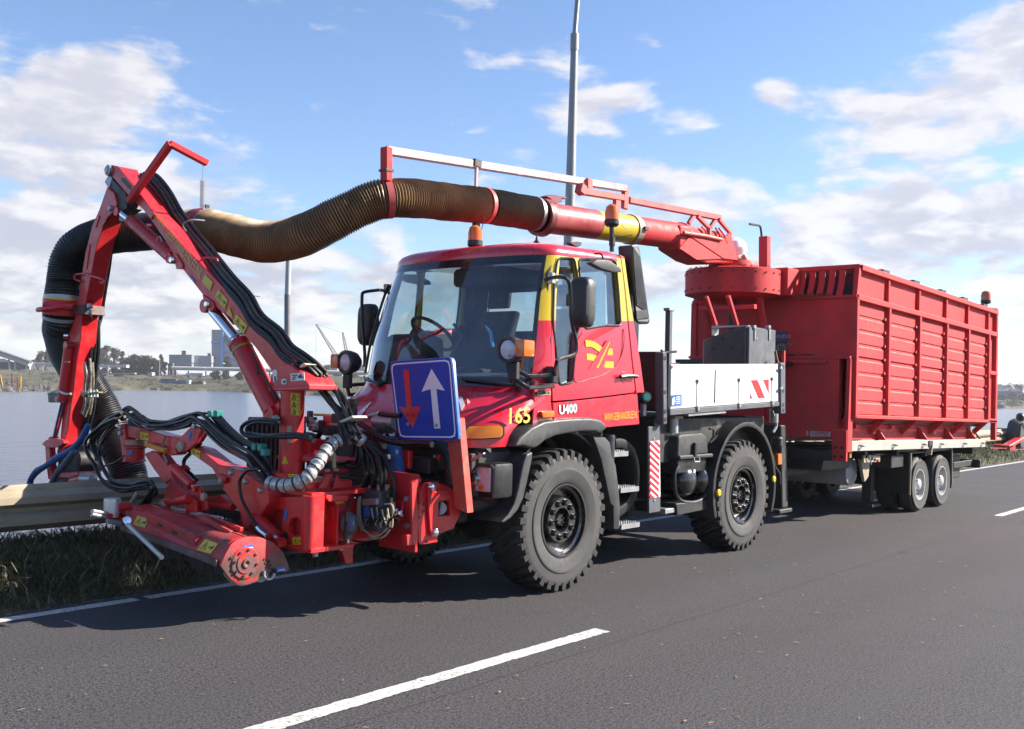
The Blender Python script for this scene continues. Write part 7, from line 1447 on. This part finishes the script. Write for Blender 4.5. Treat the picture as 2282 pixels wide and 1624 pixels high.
# ================================================================== FLAIL MOWER on the low arm
fm = thing('flail_mower', 'red flail mower head on a low jointed arm hanging at the road edge', 'flail mower', (2.4, -.5, .25))
XA = 2.22
def fa(pts, nm, depth=.10, mt=MRED, x=XA, bevel=.006, v='A3'): return poly(v, pts, mt, nm, fm, depth, bevel, x=x)
arm = fa([(282, 300), (340, 296), (420, 318), (605, 372), (690, 390), (738, 428), (762, 470), (762, 502), (684, 500), (600, 468), (420, 408), (330, 388), (282, 372)], 'upper_arm', .13)
fa([(248, 288), (290, 285), (300, 400), (302, 470), (322, 560), (300, 575), (275, 548), (268, 470), (255, 380)], 'end_plate', .10, x=XA+.02)
for u, w in [(268, 312), (265, 355)]: M().lathe([(0, .02), (.018, .018), (.022, .006), (.022, 0)], Q('A3', u, w, x=XA+.02), (1, 0, 0), 12).obj('arm_bolt', STEEL, fm)
sw = Q('A3', 372, 490, x=XA-.06); zt_, zm_, zb2 = Q('A3', 372, 400, x=XA-.06).z, Q('A3', 372, 452, x=XA-.06).z, Q('A3', 372, 568, x=XA-.06).z
s_ = M().lathe([(0, zt_), (.075, zt_), (.078, zm_+.01), (.105, zm_), (.105, zm_-.012), (.085, zm_-.02), (.085, zb2+.02), (.10, zb2), (0, zb2-.01)], (sw.x, sw.y, 0), (0, 0, 1), 28).obj('swivel', MRED, fm)
M().lathe([(.080, zm_+.01), (.083, zm_+.012), (.083, zm_+.05), (.080, zm_+.052)], (sw.x, sw.y, 0), (0, 0, 1), 28).obj('swivel_ring', GALV, s_)
decal('maker_sticker', STICKB, s_, QL('A3', [(312, 518), (354, 516), (354, 488), (312, 490)], x=sw.x+.088))
M().lathe([(0, .10), (.03, .10), (.06, .03), (.06, -.02), (0, -.02)], Q('A3', 370, 285, x=XA-.06), (0, 0, 1), 16).obj('swivel_top', DARK, s_)
fork = fa([(702, 395), (808, 290), (852, 312), (872, 330), (835, 432), (775, 482), (742, 498), (690, 470)], 'fork_plate', .03, x=XA+.03); fa([(760, 395), (880, 290), (918, 345), (870, 420), (830, 440), (790, 470)], 'fork_plate', .03, x=XA-.14)
M().lathe([(0, .03), (.02, .028), (.042, .02), (.045, 0)], Q('A3', 725, 457, x=XA+.03), (1, 0, 0), 18).obj('pivot_pin', GALV, fork); M().lathe([(0, .02), (.02, .018), (.02, 0)], Q('A3', 825, 302, x=XA+.03), (1, 0, 0), 12).obj('fork_bolt', STEEL, fork)
decal('maker_sticker', STICKB, fork, QL('A3', [(765, 400), (785, 412), (803, 352), (785, 340)], x=XA+.031))
low = fa([(775, 452), (862, 478), (1000, 590), (1110, 618), (1215, 662), (1372, 758), (1388, 880), (1300, 1010), (1215, 1080), (1190, 1062), (1172, 960), (1035, 780), (1052, 722), (1000, 702), (955, 622), (795, 508)], 'lower_arm', .15)
for u, w in [(1102, 655), (1213, 720), (1325, 788)]: M().lathe([(0, .022), (.016, .02), (.022, .006), (.024, 0)], Q('A3', u, w, x=XA), (1, 0, 0), 12).obj('arm_bolt', STEEL, low)
fa([(990, 660), (1060, 690), (1052, 730), (1030, 740), (1005, 720)], 'arm_lug', .03, x=XA+.03); M().lathe([(0, .02), (.018, .018), (.02, 0)], Q('A3', 1027, 713, x=XA+.03), (1, 0, 0), 12).obj('lug_pin', GALV, low)
leg = M().prism(QL('A3', [(438, 512), (500, 486), (545, 505), (628, 610), (660, 690), (780, 832), (700, 850), (640, 705), (600, 740), (520, 640)], x=XA+.03), (-.10, 0, 0)).obj('drop_leg', MRED, fm, .006)
for P in ([(640, 706), (782, 830), (692, 842), (664, 800)], [(630, 712), (688, 838), (585, 872), (600, 790)]): M().prism(QL('A3', P, x=XA+.06), (-.02, .0, 0)).obj('leg_gusset', MRED, leg, .003)
cy = cylinder('tilt_cylinder', Q('A3', 835, 775, x=XA+.05), Q('A3', 805, 750, x=XA+.05), Q('A3', 675, 625, x=XA+.05), .040, .020, fm)
fa([(620, 605), (690, 600), (715, 630), (690, 660), (640, 640)], 'cylinder_bracket', .10, x=XA+.06)
M().tube(QL('A3', [(590, 882), (690, 872), (780, 850)], x=XA+.12), .028, 12).obj('hinge_tube', MRED, fm); M().tube(QL('A3', [(690, 872), (782, 848)], x=XA+.12), .036, 12).obj('hinge_sleeve', MRED, fm)
fa([(530, 1000), (548, 870), (580, 860), (602, 905), (620, 1000), (560, 1000)], 'hinge_lug', .05, x=XA+.16); fa([(540, 880), (560, 862), (585, 870), (612, 998), (596, 1002)], 'hinge_lug_edge', .012, GALV, x=XA+.17)
for P, x in (([(752, 960), (755, 870), (800, 850), (830, 870), (835, 955)], .10), ([(812, 800), (840, 765), (862, 770), (880, 850), (912, 830), (915, 935), (850, 950)], .05)): fa(P, 'hinge_bracket', .03, x=XA+x)
M().lathe([(0, .03), (.03, .028), (.03, 0)], Q('A3', 905, 835, x=XA+.06), (1, 0, 0), 14).obj('bracket_pin', GALV, fm)
M().tube(QL('A3', [(460, 440), (520, 460), (605, 490)], x=XA+.04), .022, 10).obj('gas_strut', mat('strut_orange', (.62, .22, .01), .4), fm)
fa([(612, 462), (680, 470), (684, 515), (640, 525), (612, 515)], 'arm_foot', .10, x=XA+.02)
for k in range(6): c = Q('A3', 590+4*k, 525+9*k, x=XA+.06); M().tube([c+Vec((0 if k % 2 else .008*cos(a), .008*cos(a) if k % 2 else 0, .014*sin(a))) for a in np.linspace(0, 2*pi, 9)], .003, 4).obj('chain_link', STEEL, fm)
for P in ([(915, 898), (1120, 912)], ): M().tube(QL('A3', P, x=XA-.1), .03, 10).obj('stabiliser_tube', MRED, fm)
fa([(915, 850), (1020, 822), (1080, 870), (1110, 900), (915, 880)], 'stabiliser_plate', .05, x=XA-.08)
M().box(Q('A3', 1060, 950, x=XA-.25), (.1, .6, .07)).obj('dark_crossmember', DARK, fm, .01)
for (u, w) in [(413, 378)]: pass
warn_sticker(arm, QL('A3', [(414, 402), (478, 412), (478, 355), (414, 345)], x=XA+.001)); warn_sticker(low, QL('A3', [(798, 512), (865, 545), (870, 492), (800, 462)], x=XA+.001))
M().tube([Q('A3', 602, 372, x=XA+.02), Q('A3', 585, 430, x=XA+.03), Q('A3', 590, 500, x=XA+.03)], .009, 6).obj('tie_strap', mat('strap_olive', (.16, .14, .08), .8), fm)
# head: hood lofted from the near end to the far end
VV = Vec((-.06, -1.40, .085))
def nr(pts): return QL('A3', pts, y=.19)
hood_o = nr([(1000, 1352), (1040, 1262), (1080, 1190), (1120, 1160), (1200, 1138), (1300, 1140), (1400, 1178), (1440, 1215)])
th = [Vec((p.x*1+(.0), p.y, p.z-.014)) for p in hood_o]
hood = M().loft([hood_o+th[::-1], offs(hood_o, VV)+offs(th[::-1], VV)]).obj('hood', MREDD, fm, .004)
EPL = [(1000, 1352), (1040, 1262), (1082, 1190), (1125, 1158), (1200, 1136), (1300, 1138), (1400, 1176), (1440, 1215), (1475, 1245), (1515, 1345), (1522, 1385), (1500, 1405), (1440, 1398), (1400, 1370), (1380, 1400), (1300, 1440), (1280, 1470), (1190, 1496), (1130, 1492), (1080, 1462), (1040, 1410)]
ep = M().prism(nr(EPL), (0, .03, 0)).obj('end_plate', MREDD, fm, .006, segs=2); M().prism(offs(nr(EPL), VV), (0, -.02, 0)).obj('end_plate', MREDD, fm, .006)
dc = Q('A3', 1203, 1338, y=.222); fx = lambda r, h: (r, h)
M().lathe([(0, .012), (.02, .03), (.03, .03), (.035, .018), (.07, .018), (.075, .010), (.105, .010), (.115, 0)], dc, (0, 1, 0), 32).obj('bearing_cover', MREDD, ep)
for k in range(8): a = k*pi/4+.2; M().lathe([(.010, 0), (.010, .012), (0, .013)], dc+Vec((.09*cos(a), .010, .09*sin(a))), (0, 1, 0), 6).obj('cover_bolt', DARK, ep)
for u, w in [(1105, 1390), (1280, 1352), (1098, 1300)]: M().lathe([(.010, 0), (.010, .010), (0, .012)], Q('A3', u, w, y=.222), (0, 1, 0), 6).obj('plate_bolt', DARK, ep)
for k in range(9): M().lathe([(.009, 0), (.009, .004), (0, .005)], Q('A3', 1350+20*(k % 3)+8*(k//3), 1310+28*(k//3)+8*(k % 3), y=.221), (0, 1, 0), 6).obj('scuffed_hole', DARK, ep)
for L in ([(1195, 1238), (1270, 1228), (1268, 1195), (1192, 1205)], [(1440, 1408), (1512, 1395), (1512, 1362), (1442, 1372)]): 
    q = decal('maker_sticker', STICKB, ep, QL('A3', L, y=.221)); decal('sticker_line', SIGNW, q, [Vec(p)+Vec((0, .004, 0)) for p in QL('A3', [(L[0][0]+14, L[0][1]-10), (L[1][0]-10, L[1][1]-7), (L[1][0]-10, L[1][1]-14), (L[0][0]+14, L[0][1]-17)], y=.221)])
M().tube(nr([(1045, 1405), (1090, 1465), (1140, 1494), (1200, 1498), (1285, 1470)]), .012, 6, sm=3).obj('skid_edge', STEEL, ep); M().tube([dc+Vec((-.20, -.02, -.09))+Vec((.045*cos(a), .03, .045*sin(a))) for a in np.linspace(-2.9, .4, 9)], .012, 6).obj('roller_edge', STEEL, ep)
ra_, rb_ = Q('A3', 1330, 1420, y=.19), None; M().cyl(ra_, ra_+VV, .06, 18).obj('rear_roller', mat('roller_grey', (.30, .29, .28), .45, metal=.5), fm)
rc_ = Q('A3', 1200, 1370, y=.15); M().cyl(rc_, rc_+VV*.97, .07, 14).obj('rotor', DARK, fm)
m = M()
for k in range(40):
    a = k*2.4; c = rc_.lerp(rc_+VV*.97, (k+.5)/40); m.bar(c+Vec((.06*cos(a), 0, .06*sin(a))), c+Vec((.135*cos(a), 0, .135*sin(a))), .045, .01, up=(0, 1, 0))
m.obj('flails', DARK, fm)
for k in range(14):     # rubber flaps under the front lip
    a = hood_o[0]+VV*(k/14)+Vec((.0, 0, .01)); b2 = hood_o[0]+VV*((k+.94)/14)+Vec((0, 0, .01)); M().prism([a, b2, b2+Vec((-.03, 0, -.10+.02*sin(k*2.))), a+Vec((-.03, 0, -.10+.02*cos(k*3)))], (-.012, 0, 0)).obj('rubber_flap', DARK, fm)
bA, bB = Q('A3', 500, 985, x=2.63), Q('A3', 868, 1165, x=2.66)
fl_ = M().bar(bA, bB, .09, .075).obj('hood_beam', MREDD, fm, .005)
for t in (.25, .55): M().bar(bA.lerp(bB, t)+Vec((.046, 0, -.01)), bA.lerp(bB, t+.1)+Vec((.046, 0, -.01)), .006, .02).obj('beam_slot', INK, fl_)
for (p, q_, x) in [((900, 975), (1180, 1085), 2.46), ((860, 985), (1100, 1110), 2.53)]: M().bar(Q('A3', *p, x=x), Q('A3', *q_, x=x), .03, .03).obj('hood_rib', MREDD, fm, .003)
M().bar(hood_o[0]+Vec((.012, 0, .012)), hood_o[0]+VV+Vec((.012, 0, .012)), .012, .045).obj('front_lip', mat('lip_worn', (.13, .09, .085), .6, var=.5, vscale=9), fm, .003)
def onhood(u, w):  # on the sloping front of the hood
    a, b2 = hood_o[0], hood_o[2]; n = (b2-a).cross(VV).normalized(); r = Vec([float(x) for x in ray('A3', u, w)]); c = Vec([float(x) for x in CAM]); t = (a-c).dot(n)/r.dot(n); q = c+r*t; return q+(n if n.dot(c-q) > 0 else -n)*.006
warn_sticker(hood, [onhood(*p) for p in [(365, 1050), (455, 1075), (482, 1010), (400, 982)]]); warn_sticker(hood, [onhood(*p) for p in [(848, 1242), (952, 1272), (1008, 1195), (910, 1160)]])
DK = [hood_o[4], hood_o[6], Q('A3', 1180, 1085, y=-.30), Q('A3', 930, 972, y=-.80), Q('A3', 765, 931, y=-1.20), hood_o[4]+VV]
M().prism([p+Vec((0, 0, .004)) for p in DK], (0, 0, -.02)).obj('deck_plate', MREDD, fm)
m = M(); r_ = random.Random(6)
for _ in range(700):
    f = r_.random(); a = hood_o[2].lerp(hood_o[5], r_.random()**.7)+VV*f; a = a if r_.random() < .75 else Vec((r_.uniform(1.55, 2.1), r_.uniform(-.4, .36), ct.z+.022)); e = Vec((r_.gauss(0, 1), r_.gauss(0, 1), r_.gauss(0, .15))).normalized(); g = e.orthogonal().normalized(); sz = r_.uniform(.004, .014)
    a = a+Vec((0, 0, .012)); m.add([a-e*sz*2, a+g*sz*.4, a+e*sz*2, a-g*sz*.4], [[0, 1, 2, 3]])
setprops(m.obj('grass_clippings', CLOVER, fm), kind='stuff')
# drive motor and feeler at the far end
mo = Q('A3', 198, 930, y=-1.36); k_ = M().lathe([(0, .085), (.062, .085), (.064, .07), (.064, -.06), (0, -.06)], mo, (.0, .0, 1), 24).obj('drive_motor', mat('motor_silver', (.55, .54, .54), .35, metal=.5), fm)
for P in ([(212, 885), (350, 880), (362, 900), (360, 940), (250, 950)], [(150, 965), (240, 960), (285, 950), (290, 985), (240, 1000), (160, 995)], [(250, 930), (300, 925), (310, 1000), (260, 1010)]): M().prism(QL('A3', P, y=-1.30), (0, -.06, 0)).obj('motor_bracket', MRED, fm, .004)
for P in ([(45, 945), (100, 955), (160, 968)], [(45, 970), (100, 982), (165, 992)], [(160, 1015), (230, 1030), (300, 1045)], [(310, 925), (350, 930), (380, 928)]): M().tube(QL('A3', P, y=-1.32), .018, 10).obj('motor_coupling', STEEL, fm)
M().lathe([(0, .03), (.03, .028), (.035, 0), (.03, -.04), (0, -.05)], Q('A3', 308, 1020, x=2.78), (.3, .9, .3), 12).obj('feeler_joint', CHROME, fm)
M().tube([Q('A3', 302, 1035, x=2.78), Q('A3', 576, 1296, x=2.92)], .016, 10).obj('feeler_rod', mat('rod_pale', (.60, .58, .52), .35, metal=.4), fm)
M().prism(QL('A3', [(165, 1005), (250, 1015), (330, 1060), (320, 1085), (220, 1050), (165, 1040)], y=-1.25), (0, -.03, 0)).obj('feeler_plate', STEEL, fm, .004)
M().prism(QL('A3', [(340, 1000), (395, 945), (415, 965), (365, 1030)], y=-1.2), (0, -.05, 0)).obj('hood_guard', GREYM, fm, .004)
# hoses of the low arm
bundle('arm_hose', QL('A3', [(255, 235), (330, 195), (400, 245), (480, 290), (620, 295), (740, 265), (830, 235), (890, 260), (960, 330), (1060, 420), (1170, 490), (1250, 540), (1330, 640), (1390, 720)], x=XA-.02), 5, .03, .016, fm, seed=11)
bundle('arm_hose', QL('A3', [(420, 225), (520, 300), (620, 325), (720, 318), (810, 285)], x=XA+.0), 2, .015, .014, fm, seed=12)
for k in range(4): M().tube(QL('A3', [(960+16*k, 235-6*k), (1040+16*k, 330-8*k), (1150+16*k, 420-6*k), (1270+14*k, 460), (1310+16*k, 520), (1350+16*k, 600), (1385+8*k, 640)], x=XA-.06), .014, 7, sm=5).obj('arm_hose', HOSE, fm)
for u, w in [(955, 210), (1000, 208), (1290, 460), (1335, 462), (1360, 500)]: M().box(Q('A3', u, w, x=XA-.05), (.06, .05, .05)).obj('green_fitting', GREENF, fm, .006)
M().tube(QL('A3', [(560, 290), (700, 235), (820, 205), (930, 205)], x=XA-.05), .009, 6, sm=5).obj('arm_hose', HOSE, fm)
bundle('drop_hose', QL('C7', [(900, 30), (720, 120), (560, 250), (470, 400), (490, 560), (570, 700), (650, 850), (740, 970), (900, 1030), (1060, 1040), (1190, 1000), (1300, 1010), (1360, 1090), (1290, 1200), (1230, 1290)], x=2.45), 4, .028, .015, fm, seed=14)
bundle('drop_hose', QL('C7', [(860, 80), (700, 220), (600, 380), (580, 520), (620, 640)], x=2.40), 3, .03, .014, fm, seed=15)
M().tube(QL('C7', [(570, 760), (700, 715), (830, 670), (950, 580)], x=2.45), .008, 6, sm=4).obj('retaining_cord', HOSE, fm); M().tube(QL('C7', [(1150, 1100), (1100, 1180), (1060, 1240)], x=2.5), .018, 8).obj('hose_end', STEEL, fm)
M().tube(QL('A3', [(870, 430), (800, 500), (745, 560), (750, 620), (790, 660), (840, 710)], x=XA-.03), .016, 8, sm=5).obj('tilt_hose', HOSE, fm)
M().tube(QL('A3', [(1300, 630), (1220, 640), (1165, 720), (1180, 850), (1240, 970), (1310, 1080)], x=XA+.06), .012, 8, sm=5).obj('head_hose', HOSE, fm); M().tube(QL('A3', [(1300, 1068), (1330, 1100), (1370, 1130)], x=XA+.07), .02, 8).obj('hose_end', CHROME, fm)
c_ = cylinder('lift_cylinder', Q('A3', 1465, 1185, x=XA-.02), Q('A3', 1430, 1140, x=XA-.02), Q('A3', 1300, 1010, x=XA-.02), .055, .03, fm)

# ================================================================== ROAD SIGN carried at the truck's left front corner
XS_ = 1.27
sg = thing('road_sign', 'square blue priority sign with red down arrow and white up arrow on red post', 'road sign', (1.25, .7, .6))
co = QL('A4', [(1212, 28), (1690, -8), (1742, 628), (1284, 622)], x=XS_)
def rc(P, r=.06):
    o = []
    for i in range(4):
        a, b2, c = P[i-1], P[i], P[(i+1) % 4]; p, q_ = b2.lerp(a, r), b2.lerp(c, r); o += [p, b2.lerp(p.lerp(q_, .5), .45), q_]
    return o
def ins(P, k): c = sum(P, Vec())/4; return [c+(p-c)*k for p in P]
ou = rc(co, .07)
M().prism(ou, (-.035, 0, 0)).obj('sign_box', mat('sign_edge', (.06, .16, .42), .4, dirt=(.25, .28, .32), damt=.6, dscale=14), sg, .004)
pl = M().prism([p+Vec((.001, 0, 0)) for p in rc(ins(co, .985), .07)], (.003, 0, 0)).obj('sign_face', SIGNB, sg)
M().plate([p+Vec((.0045, 0, 0)) for p in rc(ins(co, .935), .08)], [[p+Vec((.0045, 0, 0)) for p in rc(ins(co, .90), .08)]], (.001, 0, 0)).obj('sign_border', SIGNW, pl)
for P, mt, nm in (([(1322, 92), (1362, 92), (1386, 372), (1455, 366), (1394, 532), (1290, 370), (1347, 382)], SIGNR, 'down_arrow'), ([(1535, 84), (1635, 250), (1572, 236), (1602, 536), (1556, 536), (1528, 238), (1460, 258)], SIGNW, 'up_arrow')):
    M().prism(QL('A4', P, x=XS_+.0045), (.0012, 0, 0)).obj(nm, mt, pl)
for u, w in [(1358, 502), (1572, 512)]: M().lathe([(0, .010), (.012, .008), (.014, 0)], Q('A4', u, w, x=XS_+.006), (1, 0, 0), 10).obj('sign_bolt', STEEL, pl)
ORP = mat('post_orange_red', (.44, .036, .018), .45, var=.1, dirt=(.40, .24, .18), damt=.35, dscale=9)
M().prism(QL('A4', [(1690, 455), (1737, 455), (1803, 1180), (1712, 1140), (1655, 640)], x=1.225), (-.075, 0, 0)).obj('sign_post', ORP, sg, .005)
M().bar((1.15, .8, 1.45), (1.25, .72, 1.5), .05, .05).obj('sign_bracket', DARK, sg)

# ================================================================== SECOND MACHINE waiting further along the verge
m2 = thing('second_mower', 'another red mower with dark wheel standing at the right picture edge', 'mower', (-24, -2.1, 0))
yq = -1.7
def c4(pts, nm, mt, d=.3, y=yq): return M().prism(QL('C4', pts, y=y), (0, -d, 0)).obj(nm, mt, m2, .02)
c4([(470, 1110), (660, 1000), (660, 1045), (480, 1150)], 'boom', MRED, .25); c4([(470, 1110), (545, 1100), (548, 1160), (475, 1165)], 'frame', MRED, .5)
c4([(230, 1138), (440, 1142), (440, 1150), (230, 1146)], 'low_bar', MRED, .1); c4([(470, 1160), (720, 1150), (720, 1300), (560, 1310), (500, 1270)], 'hood', mat('second_hood', (.10, .012, .015), .6), 1.0)
p = Q('C4', 700, 1210, y=yq); M().lathe([(.1, -.2), (.5, -.2), (.56, -.1), (.56, .1), (.5, .2), (.1, .2)], Vec((p.x, yq-.3, .55)), (0, 1, 0), 24).obj('wheel', RUB, m2)
c4([(600, 1060), (740, 900), (740, 1100), (640, 1140)], 'engine_cover', DARK, 1.2, yq-.3); p = Q('C4', 608, 750, y=yq); M().lathe([(0, -.13), (.11, -.10), (.13, 0), (.08, .1), (0, .12)], p, (1, .3, 0), 14).obj('work_lamp', BLACK, m2); M().tube([p, p+Vec((-.4, 0, .08)), p+Vec((-1.2, 0, -.4))], .03, 6).obj('lamp_arm', BLACK, m2)
